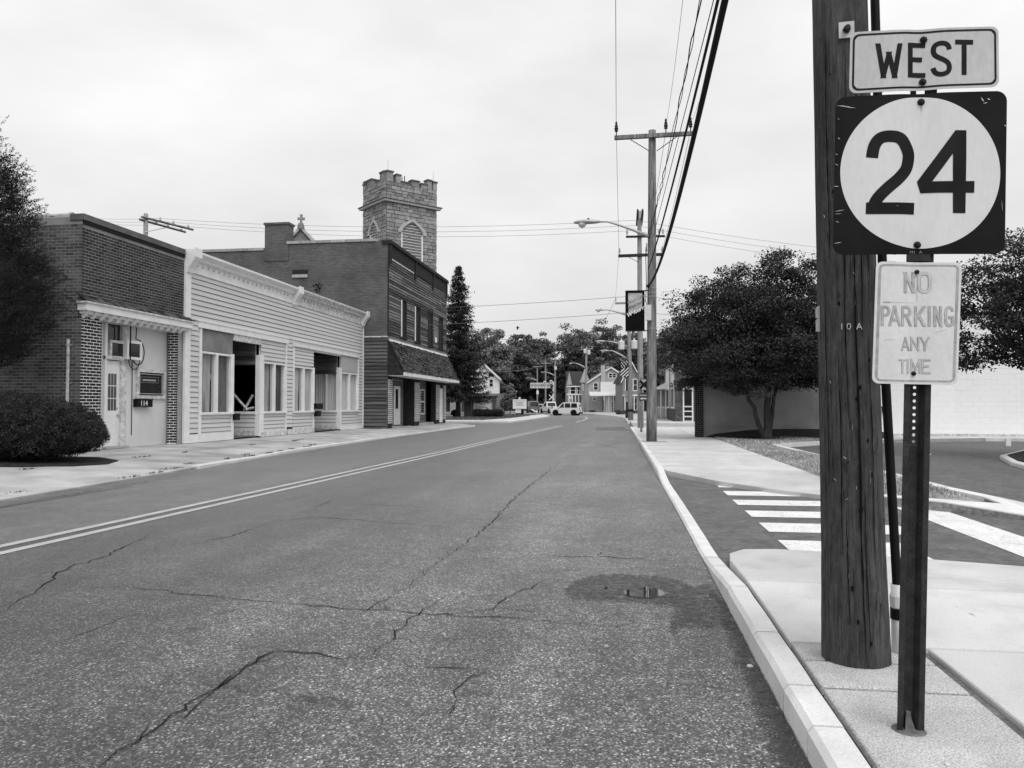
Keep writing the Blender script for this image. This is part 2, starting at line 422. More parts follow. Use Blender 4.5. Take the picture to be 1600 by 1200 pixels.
class MB:
    def __init__(s): s.v = []; s.f = []; s.t = []
    def add(s, vs, fs, tone=.5):
        k = len(s.v); s.v += [Vector(v) for v in vs]; s.f += [tuple(i + k for i in f) for f in fs]; s.t += [tone] * len(fs); return s
    def quad(s, a, b, c, d, tone=.5): return s.add([a, b, c, d], [(0, 1, 2, 3)], tone)
    def hexa(s, p, tone=.5):
        return s.add(p, [(3, 2, 1, 0), (4, 5, 6, 7), (0, 1, 5, 4), (1, 2, 6, 5), (2, 3, 7, 6), (3, 0, 4, 7)], tone)
    def box(s, x0, x1, y0, y1, z0, z1, tone=.5):
        return s.hexa([(x0, y0, z0), (x1, y0, z0), (x1, y1, z0), (x0, y1, z0), (x0, y0, z1), (x1, y0, z1), (x1, y1, z1), (x0, y1, z1)], tone)
    def wbox(s, P, u, n, a0, a1, d0, d1, z0, z1, tone=.5):
        """box on a wall: along u from a0 to a1, out along n from d0 to d1 (u, n level)"""
        P = Vector((P[0], P[1], 0)); u = Vector((u[0], u[1], 0)); n = Vector((n[0], n[1], 0)); Z = Vector((0, 0, 1))
        q = [P + u * a + n * e + Z * z for z in (z0, z1) for a, e in ((a0, d0), (a1, d0), (a1, d1), (a0, d1))]
        return s.hexa(q, tone)
    def prism(s, poly, z0, z1, ch=0., tone=.5):
        n = len(poly); f0 = z0 if callable(z0) else (lambda x, y: z0); f1 = z1 if callable(z1) else (lambda x, y: z1)
        bot = [(x, y, f0(x, y)) for x, y in poly]
        if ch:
            cx = sum(p[0] for p in poly) / n; cy = sum(p[1] for p in poly) / n
            mid = [(x, y, f1(x, y) - ch) for x, y in poly]
            top = []
            for i in range(n):
                a = Vector(poly[i - 1]); b = Vector(poly[i]); c = Vector(poly[(i + 1) % n])
                e1 = (b - a).normalized(); e2 = (c - b).normalized()
                nn = Vector((-e1.y - e2.y, e1.x + e2.x))
                nn = nn.normalized() if nn.length > 1e-6 else Vector((0, 0))
                if (Vector((cx, cy)) - b).dot(nn) < 0: nn = -nn
                p = b + nn * ch * 1.2
                top.append((p.x, p.y, f1(p.x, p.y)))
            fs = [tuple(range(2 * n, 3 * n))]
            for i in range(n):
                j = (i + 1) % n
                fs += [(i, j, n + j, n + i), (n + i, n + j, 2 * n + j, 2 * n + i)]
            return s.add(bot + mid + top, fs, tone)
        top = [(x, y, f1(x, y)) for x, y in poly]
        fs = [tuple(range(n, 2 * n)), tuple(range(n - 1, -1, -1))] + [(i, (i + 1) % n, n + (i + 1) % n, n + i) for i in range(n)]
        return s.add(bot + top, fs, tone)
    def extr(s, poly, v, tone=.5):
        """3-D polygon pushed along vector v"""
        n = len(poly); a = [Vector(p) for p in poly]; b = [p + Vector(v) for p in a]
        return s.add(a + b, [tuple(range(n - 1, -1, -1)), tuple(range(n, 2 * n))] + [(i, (i + 1) % n, n + (i + 1) % n, n + i) for i in range(n)], tone)
    def tube(s, path, r, n=8, cap=True, tone=.5):
        P = [Vector(p) for p in path]; rs = r if isinstance(r, (list, tuple)) else [r] * len(P)
        k0 = len(s.v); up = Vector((0, 0, 1))
        d0 = (P[1] - P[0]).normalized()
        a = d0.cross(up)
        if a.length < 1e-3: a = Vector((1, 0, 0))
        a.normalize()
        for i, p in enumerate(P):
            d = (P[min(i + 1, len(P) - 1)] - P[max(i - 1, 0)]).normalized()
            a = (a - d * a.dot(d)).normalized(); b = d.cross(a)
            for j in range(n):
                t = 2 * math.pi * j / n
                s.v.append(p + (a * math.cos(t) + b * math.sin(t)) * rs[i])
        nf = 0
        for i in range(len(P) - 1):
            for j in range(n):
                q = (j + 1) % n
                s.f.append((k0 + i * n + j, k0 + i * n + q, k0 + (i + 1) * n + q, k0 + (i + 1) * n + j)); nf += 1
        if cap:
            s.f.append(tuple(k0 + j for j in range(n - 1, -1, -1))); s.f.append(tuple(k0 + (len(P) - 1) * n + j for j in range(n))); nf += 2
        s.t += [tone] * nf
        return s
    def lathe(s, C, prof, n=16, axis=(0, 0, 1), tone=.5):
        ax = Vector(axis).normalized(); a = ax.cross(Vector((0, 0, 1)))
        if a.length < 1e-3: a = Vector((1, 0, 0))
        a.normalize(); b = ax.cross(a); C = Vector(C); k0 = len(s.v)
        for r, h in prof:
            for j in range(n):
                t = 2 * math.pi * j / n; s.v.append(C + ax * h + (a * math.cos(t) + b * math.sin(t)) * r)
        nf = 0
        for i in range(len(prof) - 1):
            for j in range(n):
                q = (j + 1) % n; s.f.append((k0 + i * n + j, k0 + i * n + q, k0 + (i + 1) * n + q, k0 + (i + 1) * n + j)); nf += 1
        s.f.append(tuple(k0 + j for j in range(n - 1, -1, -1))); s.f.append(tuple(k0 + (len(prof) - 1) * n + j for j in range(n))); nf += 2
        s.t += [tone] * nf
        return s
    def build(s, name, m, parent=None, loc=None, smooth=False, tones=False):
        base = BASE[parent.name] if parent is not None else Vector(loc or (0, 0, 0))
        me = mesh(s.v, s.f, m, base, s.t if tones else None, smooth)
        o = link(name, me, parent, None if parent is not None else loc)
        return o
def structure(name, mb, m, **k):
    o = mb.build(name, m, **k); o['kind'] = 'structure'; return o

_pc = {}
def piece(name, key, make, m, parent, loc):
    """one of many alike pieces: shares its mesh with those of the same key"""
    if key not in _pc:
        b = MB(); make(b); _pc[key] = mesh(b.v, b.f, m, Vector((0, 0, 0)))
    return link(name, _pc[key], parent, loc)

def cut(a0, a1, holes):
    iv = [(a0, a1)]
    for h0, h1 in holes:
        nx = []
        for p, q in iv:
            if h1 <= p or h0 >= q: nx.append((p, q)); continue
            if h0 > p: nx.append((p, h0))
            if h1 < q: nx.append((h1, q))
        iv = nx
    return iv

class Bricks:
    """bricks laid in running bond on a wall face; the first `single` whole ones are objects of their own"""
    def __init__(s, root, m, mp, single=300, name='brick'):
        s.root, s.m, s.mp, s.left, s.name = root, m, mp, single, name; s.rest = MB()
    def lay(s, P, u, n, L, z0, z1, bl=.205, bh=.062, g=.011, proud=.012, holes=(), single=True, jit=.003):
        rows = int((z1 - z0) / (bh + g)); z = z0
        for r in range(rows):
            off = 0 if r % 2 == 0 else -(bl + g) / 2
            hs = [(h[0], h[1]) for h in holes if h[2] < z + bh and h[3] > z]
            for lo, hi in cut(0, L, hs):
                a = off + math.floor((lo - off) / (bl + g)) * (bl + g)
                while a < hi:
                    p, q = max(a, lo), min(a + bl, hi)
                    if q - p > .03:
                        pr = proud + random.uniform(-jit, jit)
                        c = Vector((P[0] + u[0] * (p + q) / 2, P[1] + u[1] * (p + q) / 2, z + bh / 2))
                        if single and s.left > 0 and q - p > bl - .001:
                            s.left -= 1
                            key = (s.name, s.mp, round(u[0], 3), round(u[1], 3), round(bl, 3), round(bh, 3), round(n[0], 3), round(n[1], 3))
                            piece(s.name, key, lambda b: b.wbox((0, 0), u, n, -bl / 2, bl / 2, -.02, proud, -bh / 2, bh / 2), s.mp, s.root, c + Vector((n[0], n[1], 0)) * random.uniform(-jit, jit))
                        else:
                            s.rest.wbox((P[0], P[1]), u, n, p, q, -.02, pr, z, z + bh, random.random())
                    a += bl + g
            z += bh + g
    def done(s):
        if s.rest.v:
            o = s.rest.build(s.name, s.m, s.root, tones=True); o['kind'] = 'stuff'

def boards(root, m, P, u, n, L, z0, z1, pitch, name='siding_board', lens=None, proud=.028, off=0.):
    k = max(1, round((z1 - z0) / pitch)); pt = (z1 - z0) / k
    U = Vector((u[0], u[1], 0)); Nn = Vector((n[0], n[1], 0))
    for i in range(k):
        z = z0 + i * pt; a = 0
        while a < L - 1e-4:
            b = L if lens is None else min(L, a + random.uniform(*lens))
            if L - b < .4: b = L
            ln = round(b - a - (.004 if lens else 0), 4)
            key = (name, m, u, n, ln, round(pt, 4), proud)
            def mk(q, ln=ln):
                v = []
                for t in (0, ln):
                    for dd, zz in ((-.006, pt * .11), (proud, pt * .09), (proud, pt * .2), (.006, pt * .998), (-.006, pt * .998)):
                        v.append(U * t + Nn * dd + Vector((0, 0, zz)))
                q.add(v, [(0, 1, 2, 3, 4), (9, 8, 7, 6, 5), (0, 5, 6, 1), (1, 6, 7, 2), (2, 7, 8, 3), (3, 8, 9, 4), (4, 9, 5, 0)])
            piece(name, key, mk, m, root, Vector((P[0], P[1], z)) + U * a + Nn * off)
            a = b

def text_mesh(body, size, M4, m, ext=.002, shear=0., space=1., off=0.):
    c = bpy.data.curves.new('text', 'FONT'); c.body = body; c.size = size; c.extrude = ext; c.shear = shear; c.offset = off; c.space_character = space
    c.align_x = 'CENTER'; c.align_y = 'CENTER'
    o = bpy.data.objects.new('text', c); COL.objects.link(o)
    dg = bpy.context.evaluated_depsgraph_get()
    me = bpy.data.meshes.new_from_object(o.evaluated_get(dg))
    bpy.data.objects.remove(o)
    me.transform(M4); me.materials.clear(); me.materials.append(MATS[m])
    return me

def leaf_quads(C, n, size, spread, up=.5, ratio=.55, tonev=None, flat=.65, droop=0.):
    """n leaves round each centre of C; returns corners and one tone per leaf"""
    k = len(C); C = np.repeat(C, n, 0)
    sp = np.repeat(np.broadcast_to(spread, (k,)), n)[:, None]
    g = rng.normal(size=(k * n, 3)); g /= np.maximum(1e-6, np.linalg.norm(g, axis=1))[:, None]
    g *= rng.random((k * n, 1)) ** .45
    P = C + g * sp * np.array([1, 1, flat])
    nrm = rng.normal(size=(k * n, 3)); nrm[:, 2] += up * 2; nrm += g * .6; nrm /= np.linalg.norm(nrm, axis=1)[:, None]
    a = rng.normal(size=(k * n, 3)); a[:, 2] -= droop; a -= nrm * (a * nrm).sum(1)[:, None]; a /= np.linalg.norm(a, axis=1)[:, None]
    b = np.cross(nrm, a)
    s = size * (.6 + .8 * rng.random((k * n, 1)))
    Q = np.stack([P - a * s * .5, P + b * s * ratio * .5 + a * s * .05, P + a * s * .5, P - b * s * ratio * .5 + a * s * .05], 1).reshape(-1, 3)
    t = .25 + .5 * rng.random(k * n)
    if tonev is not None: t = t * .5 + .5 * np.repeat(tonev, n)
    return Q, t

def limb(b, p, q, r0, r1, wob=.08, n=7, seg=6):
    p, q = Vector(p), Vector(q); L_ = (q - p).length
    pts = []
    for i in range(seg + 1):
        t = i / seg
        o = Vector((random.uniform(-1, 1), random.uniform(-1, 1), random.uniform(-.5, .5))) * wob * L_ * math.sin(math.pi * t) * .6
        pts.append(p.lerp(q, t) + o + Vector((0, 0, 1)) * L_ * .06 * math.sin(math.pi * t))
    b.tube(pts, [r0 + (r1 - r0) * i / seg for i in range(seg + 1)], n)
    return pts

def broad_tree(name, label, cat, base, trunk, crown_c, crown_r, nclump, nleaf, leaf, m='leaf_tree', group=None, stems=None, clump=.17, lower=-.35, hollow=.45, shape=None, limbs=10, updir=.45):
    """crown: clumps of leaves spread through an ellipsoid whose underside is open; limbs reach into it"""
    root = thing(name, label, cat, base, group)
    b = MB(); cc = Vector(crown_c); cr = np.array(crown_r)
    C = []
    while len(C) < nclump:
        v = rng.normal(size=3); v /= np.linalg.norm(v)
        rr = hollow + (.97 - hollow) * rng.random() ** .75
        v = v * rr
        if v[2] < lower + .14 * rng.random() - .10 * math.sin(3 * math.atan2(v[1], v[0]) + 1.0): continue
        v = v * (1 + .10 * math.sin(5 * math.atan2(v[1], v[0]) + 3 * v[2]) + rng.normal() * .03)
        p = np.array(cc) + v * cr
        if shape is not None and not shape(p): continue
        C.append(p)
    C = np.array(C)
    top = Vector(base) + Vector((0, 0, trunk[1]))
    st = stems or [((0, 0), trunk[0], (0, 0))]
    tips = []
    for (dx, dy), r, (ex, ey) in st:
        e = top + Vector((ex, ey, random.uniform(-.1, .15)))
        limb(b, Vector(base) + Vector((dx, dy, -.1)), e, r, r * .62, .05, 10, 8)
        b.lathe(Vector(base) + Vector((dx, dy, -.05)), [(r * 1.5, 0), (r * 1.15, .12), (r * 1.0, .35)], 10)
        tips.append((e, r * .6))
    order = list(rng.permutation(nclump)[:limbs])
    for ti in range(len(tips) * 2):
        e0 = np.array(tips[ti % len(tips)][0]); dd_ = np.linalg.norm((C - e0) * np.array([1, 1, .4]), axis=1); order.append((int(np.argsort(dd_)[3 + 9 * (ti // len(tips))]), ti % len(tips)))
    for i in order:
        if isinstance(i, tuple): i, tq = i; e, r = tips[tq]
        else: e, r = min(tips, key=lambda q: (C[i][0] - q[0].x) ** 2 + (C[i][1] - q[0].y) ** 2 + random.random() * .3)
        limb(b, e, C[i], r * .75, .012 + r * .08, .10, 6, 6)
    b.build('trunk', 'bark', root, smooth=True)
    # layered light/dark by the clumps' own foliage shade
    tv = rng.random(nclump)
    mr = float(np.mean(cr))
    Q, t = leaf_quads(C, nleaf, leaf, clump * mr * (.6 + .8 * rng.random(nclump)), up=updir, tonev=tv, flat=.5)
    o = link('crown', npmesh(Q, 4, m, BASE[root.name], t), root)
    return root

def wire(name, label, A, B, r, sag, m='wire', seg=28, cat='cable', group=None, n=5):
    A, B = Vector(A), Vector(B)
    P = [A.lerp(B, i / seg) - Vector((0, 0, 4 * sag * (i / seg) * (1 - i / seg))) for i in range(seg + 1)]
    b = MB().tube(P, r, n)
    o = b.build(name, m, None, loc=A)
    return tag(o, label, cat, group)

# ================================================================== GROUND
def zl(x, y=0):                         # left side rises gently from the street to the shop fronts
    return .03 + .21 * min(1, max(0, (-8.2 - x) / 3.7))
structure('ground', MB().quad((-900, -60, -.06), (900, -60, -.06), (900, 1500, -.06), (-900, 1500, -.06)), 'ground')

LE = [(-14, -7.9), (0, -7.9), (9, -8.0), (14, -8.35), (20, -8.85), (28, -9.05), (40, -9.15), (46.2, -8.9)]
RE = [(-14, .63), (0, .63), (6, .63), (9, .62), (12.8, .59), (24.5, .51), (40, .35), (54, .30), (66, .2), (78, .05), (92, -1.3), (108, -4.0), (124, -9.5), (138, -18), (150, -32)]
def at(poly, y):
    for (y0, x0), (y1, x1) in zip(poly, poly[1:]):
        if y0 <= y <= y1: return x0 + (x1 - x0) * (y - y0) / (y1 - y0)
    return poly[-1][1]
LF = [(46.2, -8.9), (47, -40), (54.9, -40), (55, -8.0), (71, -7.9), (88, -8.3), (100, -10.5), (112, -16), (122, -26), (128, -40)]
rb = MB()
pts = [Vector((x, y, 0)) for y, x in LE + LF]
rpts = [Vector((x, y, 0)) for y, x in RE] + [Vector((-42, 152, 0))]
allp = pts + rpts[::-1]
rb.add(allp, [tuple(range(len(allp) - 1, -1, -1))])
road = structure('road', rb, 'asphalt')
# far part behind the bend, and the strip behind the camera are on the same sheet

def ribbon(path, wid, z, name, m, parent, taper=False, jag=0.):
    b = MB(); P = [Vector((p[0], p[1], 0)) for p in path]; l = []; r = []
    for i, p in enumerate(P):
        d = (P[min(i + 1, len(P) - 1)] - P[max(i - 1, 0)]).normalized(); nn = Vector((-d.y, d.x, 0))
        w_ = wid * (random.uniform(.45, 1.4) if jag else 1)
        if taper: w_ *= min(1, .15 + 3 * min(i, len(P) - 1 - i) / len(P))
        l.append(p + nn * w_ / 2); r.append(p - nn * w_ / 2)
    for i in range(len(P) - 1):
        b.quad(*[(q.x, q.y, z) for q in (r[i], r[i + 1], l[i + 1], l[i])])
    return b.build(name, m, parent)
# double centre line
CL = [atz(px, py) for px, py in [(0, 865), (200, 820), (400, 775), (550, 741), (700, 707), (780, 688), (860, 670)]]
CL = [Vector((-5.2, -14, 0)), Vector((-5.22, 0, 0))] + CL + [Vector((-3.75, 48, 0))]
def resample(P, step):
    o = [P[0]]
    for a, b in zip(P, P[1:]):
        k = max(1, int((b - a).length / step)); o += [a.lerp(b, (i + 1) / k) for i in range(k)]
    return o
CLs = resample(CL, 1.5)
for off in (.0, .27):
    ribbon([(p.x - off, p.y) for p in CLs], .115, .004, 'centre_line', 'paint_line', road)
ribbon([(-3.55, 58), (-3.4, 66), (-3.5, 76), (-4.2, 86), (-5.8, 94)], .22, .004, 'centre_line', 'paint_line', road)

# cracks, traced on the surface
def crack(px, wid, jag=.05):
    P = [atz(*p) for p in px]; Q = resample(P, .07)
    Q = [q + Vector((random.gauss(0, jag), random.gauss(0, jag), 0)) * (.35 + .05 * min(8, q.y)) * .55 for q in Q]
    for k_ in range(len(Q) // 9):
        i_ = random.randrange(len(Q)); a_ = random.uniform(0, 6.28); q_ = Q[i_]; br = [(q_.x, q_.y)]
        for s_ in range(random.randint(2, 5)): a_ += random.gauss(0, .6); br.append((br[-1][0] + .05 * math.cos(a_), br[-1][1] + .05 * math.sin(a_)))
        ribbon(br, wid * .4, .0045, 'road_crack', 'crack', road, True, True)
    ribbon([(q.x, q.y) for q in Q], wid * .8, .0045, 'road_crack', 'crack', road, True, True)
for pts_, wd in [
    ([(150, 1205), (205, 1160), (272, 1120), (330, 1080), (368, 1056), (408, 1028), (430, 1018), (475, 1020), (530, 1028), (585, 1031), (610, 1020)], .017),
    ([(245, 1150), (275, 1135), (300, 1108), (345, 1072), (390, 1040), (440, 1024)], .010),
    ([(0, 960), (25, 938), (60, 922), (92, 895), (130, 880), (165, 870), (205, 850), (240, 832)], .015),
    ([(60, 920), (110, 919), (190, 918), (250, 923), (330, 932), (400, 940), (470, 947), (530, 950), (600, 955), (700, 962), (800, 968), (880, 974), (960, 980), (1045, 988)], .012),
    ([(400, 822), (450, 812), (500, 809), (560, 813), (640, 820), (730, 827)], .013),
    ([(487, 797), (510, 785), (524, 780)], .012),
    ([(505, 788), (570, 788), (690, 794)], .011),
    ([(620, 930), (660, 897), (700, 870), (745, 835), (780, 805), (800, 782), (840, 750), (875, 722)], .014),
    ([(560, 960), (620, 930)], .010), ([(580, 1030), (640, 970), (700, 930)], .010),
    ([(846, 867), (880, 870), (930, 871), (980, 873), (1030, 876)], .016),
    ([(700, 1120), (715, 1080), (735, 1060), (760, 1050), (700, 1043), (610, 1040)], .009),
    ([(420, 715), (560, 708), (640, 700)], .02), ([(760, 780), (900, 790), (1000, 792)], .010),
    ([(300, 852), (360, 838), (410, 822)], .012), ([(700, 962), (780, 950), (860, 960)], .008),
    ([(860, 905), (800, 930), (760, 962)], .009), ([(920, 690), (960, 700), (1000, 705)], .02),
    ([(90, 1010), (140, 985), (200, 965), (250, 955)], .008)]:
    crack(pts_, wd)
# long tar seam in the far lane and an old patch by the left edge
ribbon([(-7.55, y) for y in range(2, 12)], .06, .0045, 'tar_seam', 'tar', road, True, True)
ribbon([(atz(p, q).x, atz(p, q).y) for p, q in [(0, 792), (80, 778), (170, 764)]], .05, .005, 'tar_seam', 'tar', road, True, True)
for P4 in ([(932, 668), (975, 667), (985, 673), (930, 673)],):
    pp = [atz(*p) for p in P4]
    MB().add([(p.x, p.y, .004) for p in pp], [(3, 2, 1, 0)]).build('patch', 'asphalt_smooth', road)

def stain(name, rings, m, z, parent=None, kind=True):
    """rings: list of (polygon, edge value) from outside in; the last one is filled"""
    V = []; F = []; E_ = []
    n = len(rings[0][0])
    for pl, e in rings:
        V += [Vector((p[0], p[1], z)) for p in pl]; E_ += [e] * n
    for k in range(len(rings) - 1):
        for i in range(n):
            j = (i + 1) % n; F.append((k * n + i, k * n + j, (k + 1) * n + j, (k + 1) * n + i))
    F.append(tuple((len(rings) - 1) * n + i for i in range(n)))
    base = BASE[parent.name] if parent is not None else Vector((0, 0, 0))
    me = mesh(V, F, m, base)
    a = me.attributes.new('edge', 'FLOAT', 'POINT'); a.data.foreach_set('value', E_)
    o = link(name, me, parent)
    if kind and parent is None: o['kind'] = 'structure'
    return o
def inset(pl, d):
    n = len(pl); o = []
    A = sum(pl[i - 1][0] * pl[i][1] - pl[i][0] * pl[i - 1][1] for i in range(n)); sg = 1 if A > 0 else -1
    for i in range(n):
        t = (Vector(pl[(i + 3) % n]) - Vector(pl[i - 3])).normalized(); o.append((pl[i][0] - t.y * d * sg, pl[i][1] + t.x * d * sg))
    return o
def grow(pl, k, n=None):
    c = sum((Vector((p[0], p[1])) for p in pl), Vector((0, 0))) / len(pl)
    return [tuple(c + (Vector((p[0], p[1])) - c) * k) for p in pl]
def pxpoly(P, z=0):
    q = [atz(x, y, z) for x, y in P]; q = resample(q + [q[0]], .05)[:-1]
    return [(p.x, p.y) for p in q]
def film(name, pl, z, m, rim, emax, parent, step=.03, out=.0, zf=None):
    """a film on the ground: a fine grid whose 'edge' value grows from its outline inwards"""
    P = np.array(pl); lo = P.min(0) - rim; hi = P.max(0) + rim
    nx, ny = int((hi[0] - lo[0]) / step) + 2, int((hi[1] - lo[1]) / step) + 2
    X, Y = np.meshgrid(lo[0] + step * np.arange(nx), lo[1] + step * np.arange(ny), indexing='ij')
    ins = np.zeros(X.shape, bool); dist = np.full(X.shape, 1e9)
    n = len(P)
    for k in range(n):
        a, b = P[k], P[(k + 1) % n]; e = b - a; L2 = (e ** 2).sum() + 1e-12
        t = np.clip(((X - a[0]) * e[0] + (Y - a[1]) * e[1]) / L2, 0, 1)
        dist = np.minimum(dist, np.hypot(X - a[0] - t * e[0], Y - a[1] - t * e[1]))
        c = ((a[1] > Y) != (b[1] > Y)); xi = a[0] + (Y - a[1]) / (b[1] - a[1] + 1e-12) * e[0]; ins ^= c & (X < xi)
    sd = np.where(ins, dist, -dist) + out
    val = np.clip(sd / rim, -1, 1); val = np.where(val > 0, val * emax, val * .4)
    keep = (sd > -rim)
    idx = -np.ones(X.shape, int); cells = keep[:-1, :-1] & keep[1:, :-1] & keep[1:, 1:] & keep[:-1, 1:]
    used = np.zeros(X.shape, bool); used[:-1, :-1] |= cells; used[1:, :-1] |= cells; used[1:, 1:] |= cells; used[:-1, 1:] |= cells
    idx[used] = np.arange(used.sum()); V = [Vector((x, y, z + (zf(x, y) if zf else 0))) for x, y in zip(X[used], Y[used])]
    ii, jj = np.where(cells); F = [(int(idx[i, j]), int(idx[i + 1, j]), int(idx[i + 1, j + 1]), int(idx[i, j + 1])) for i, j in zip(ii, jj)]
    me = mesh(V, F, m, BASE[parent.name]); a = me.attributes.new('edge', 'FLOAT', 'POINT'); a.data.foreach_set('value', [float(q) for q in val[used]])
    return link(name, me, parent)
wetp = pxpoly([(876, 922), (893, 908), (920, 899), (980, 896), (1030, 899), (1065, 907), (1085, 915), (1100, 912), (1112, 908), (1128, 934), (1146, 972), (1158, 992), (1130, 985), (1095, 983), (1070, 982), (1060, 992), (1040, 990), (1040, 970), (1052, 950), (1000, 945), (950, 941), (890, 938)])
film('damp_road', wetp, .0050, 'damp', .06, .42, road, .02, .02)
film('wet_road', wetp, .0058, 'wet', .16, .45, road, .025, -.10)
pud = pxpoly([(962, 926), (985, 919), (1010, 917), (1036, 921), (1052, 929), (1036, 935), (1010, 938), (980, 934)])
film('puddle', pud, .0068, 'water', .06, .8, road, .015)
gut = pxpoly([(1118, 930), (1128, 935), (1172, 1027), (1222, 1112), (1268, 1200), (1300, 1300), (1250, 1300), (1222, 1200), (1190, 1112), (1158, 1040), (1140, 985)])
film('damp_gutter', gut, .0064, 'damp', .10, .60, road, .02, .07)
g2 = [(at(RE, y) - .0, y) for y in np.arange(6.2, 34, .4)] + [(at(RE, y) - .14 - .07 * math.sin(y * 1.7) - .04 * math.sin(y * 4.1), y) for y in np.arange(34, 6.2, -.4)]
film('gutter_grit', g2, .0052, 'dirt', .10, .35, road, .05)
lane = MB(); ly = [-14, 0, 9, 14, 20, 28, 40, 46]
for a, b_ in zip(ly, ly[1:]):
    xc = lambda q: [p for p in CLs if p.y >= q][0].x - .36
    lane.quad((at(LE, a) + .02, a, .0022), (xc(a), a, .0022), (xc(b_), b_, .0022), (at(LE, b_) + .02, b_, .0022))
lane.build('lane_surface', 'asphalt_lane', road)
for q0, q1, wd_ in ((2, 45, .35), ):
    ll = [(at(LE, y) + .02, y) for y in np.arange(q0, q1, .8)] + [(at(LE, y) + wd_ + .3 * math.sin(y * .7) + .25, y) for y in np.arange(q1, q0, -.8)]
    film('gutter_grit', ll, .0048, 'damp', .4, .28, road, .15)

# ---------------------------------------------------------------- right kerb, one stone after another
kerb_r = thing('kerb', None, None, (.6, 2, 0), kind='structure')
ys = [-4, -2.2, -.5, 1.2, 2.87, 3.28, 4.02, 5.0, 5.95]
def kerb_stone(y0, y1, h0, h1, wd=.135, x0=None):
    xa, xb = (at(RE, y0), at(RE, y1)) if x0 is None else x0
    b = MB(); g_ = .006
    a0, a1 = y0 + g_, y1 - g_; c = .018
    def sec(x, y, h): return [(x + .008, y, -.05), (x + .010, y, h - c - .004), (x + c + .012, y, h), (x + wd - .006, y, h), (x + wd, y, h - .006), (x + wd, y, -.05)]
    k = 4; v = []
    for i in range(k + 1):
        t = i / k; v += sec(xa + (xb - xa) * t + random.gauss(0, .0015), a0 + (a1 - a0) * t, h0 + (h1 - h0) * t + random.gauss(0, .0012))
    f = []
    for i in range(k):
        for j in range(5): f.append((i * 6 + j, (i + 1) * 6 + j, (i + 1) * 6 + j + 1, i * 6 + j + 1))
    f += [(0, 1, 2, 3, 4, 5), tuple(k * 6 + j for j in (5, 4, 3, 2, 1, 0))]
    b.add(v, f).build('kerb_stone', 'kerb', kerb_r)
hh = lambda y: .12 if y < 5.0 or y > 14.2 else (.022 if 6.4 < y < 12.6 else (.12 - .098 * (y - 5.0) / 1.4 if y <= 6.4 else .022 + .098 * (y - 12.6) / 1.6))
for a, b_ in zip(ys, ys[1:]): kerb_stone(a, b_, hh(a), hh(b_))
y = 5.95
for q in [6.45, 8.5, 10.6, 12.6, 14.2, 16.6, 19, 21.5, 24, 26.5, 29, 31.5, 34, 37, 40, 42.2]:
    kerb_stone(y, q, hh(y), hh(q)); y = q
for a, b_ in ((54, 58), (58, 63), (63, 68), (68, 74), (74, 80), (80, 92), (92, 108)): kerb_stone(a, b_, .12, .12, .16)

# ---------------------------------------------------------------- right sidewalk, slab by slab
walk_r = thing('sidewalk', None, None, (2, 10, 0), kind='structure')
ZR = .12
def slab(parent, poly, z1, m='concrete', z0=-.03, ch=.006, name='slab'):
    b = MB().prism(poly, z0, z1, ch); return b.build(name, m, parent)
def rect(x0, x1, y0, y1): return [(x0, y0), (x1, y0), (x1, y1), (x0, y1)]
bed = MB()
bed.prism([(.76, -4), (4.25, -4), (4.25, 5.0), (.76, 5.2)], -.05, .085)
bed.prism([(.74, 14.2), (3.08, 13.5), (3.08, 28.2), (4.6, 28.2), (4.6, 42), (.47, 42), (.56, 28)], -.05, .085)
bed.build('bedding', 'joint', walk_r)
XI = .789
for y0, y1, m in ((-4, -.6, 'concrete_rough'), (-.6, 1.25, 'concrete_rough'), (1.25, 3.262, 'concrete_rough'), (3.280, 3.602, 'concrete_rough'), (3.620, 3.858, 'concrete_rough')):
    slab(walk_r, rect(XI, 1.345, y0, y1 - .008), ZR + random.uniform(-.003, .002), m)
for y0, y1 in ((-4, -1.3), (-1.3, 1.2), (1.2, 3.86)):
    slab(walk_r, rect(1.40, 4.3, y0, y1 - .012), ZR)
MB().box(1.352, 1.392, -4, 3.85, .0, .098).build('joint_strip', 'soil', walk_r)
slab(walk_r, [(XI, 3.87), (4.3, 3.87), (4.3, 4.93), (XI, 5.18)], ZR)
slab(walk_r, [(XI, 5.195), (4.3, 4.945), (4.3, 5.95), (2.9, 6.05), (1.75, 6.50), (1.25, 6.62), (.97, 6.56), (.83, 6.32), (XI, 6.0)], lambda x, y: ZR - .035 * max(0, y - 5.2))
slab(walk_r, [(.735, 13.85), (1.42, 12.32), (2.15, 11.25), (2.78, 10.5), (3.12, 10.2), (3.12, 14.1), (.73, 14.11)], lambda x, y: ZR - .05 * max(0, min(1, (14.2 - y) / 3)))
yy = [14.12, 16.75, 19.5, 22.3, 25.2, 28.2]
for a, b_ in zip(yy, yy[1:]): slab(walk_r, rect(.70 - .004 * a, 3.12, a + .01, b_), ZR)
for a, b_ in ((28.25, 33), (33, 37.5), (37.5, 42)):
    slab(walk_r, rect(.56 - .002 * a, 2.6, a + .012, b_), ZR); slab(walk_r, rect(2.615, 4.9, a + .012, b_), ZR)
slab(walk_r, rect(4.92, 16, 28.9, 50), ZR, 'concrete')
slab(walk_r, rect(.55, 4.9, 42.02, 50), ZR - .05, 'concrete_old')
for a, b_ in ((50.02, 58), (58.02, 68), (68.02, 80)):
    slab(walk_r, [(at(RE, a) + .2, a), (16, a), (16, b_), (at(RE, b_) + .2, b_)], ZR + .03)
slab(walk_r, [(.2, 80.05), (40, 80.05), (40, 170), (-30, 150), (-18.3, 138), (-9.2, 124), (-3.7, 108), (-1.1, 92)], .1, 'concrete_old')
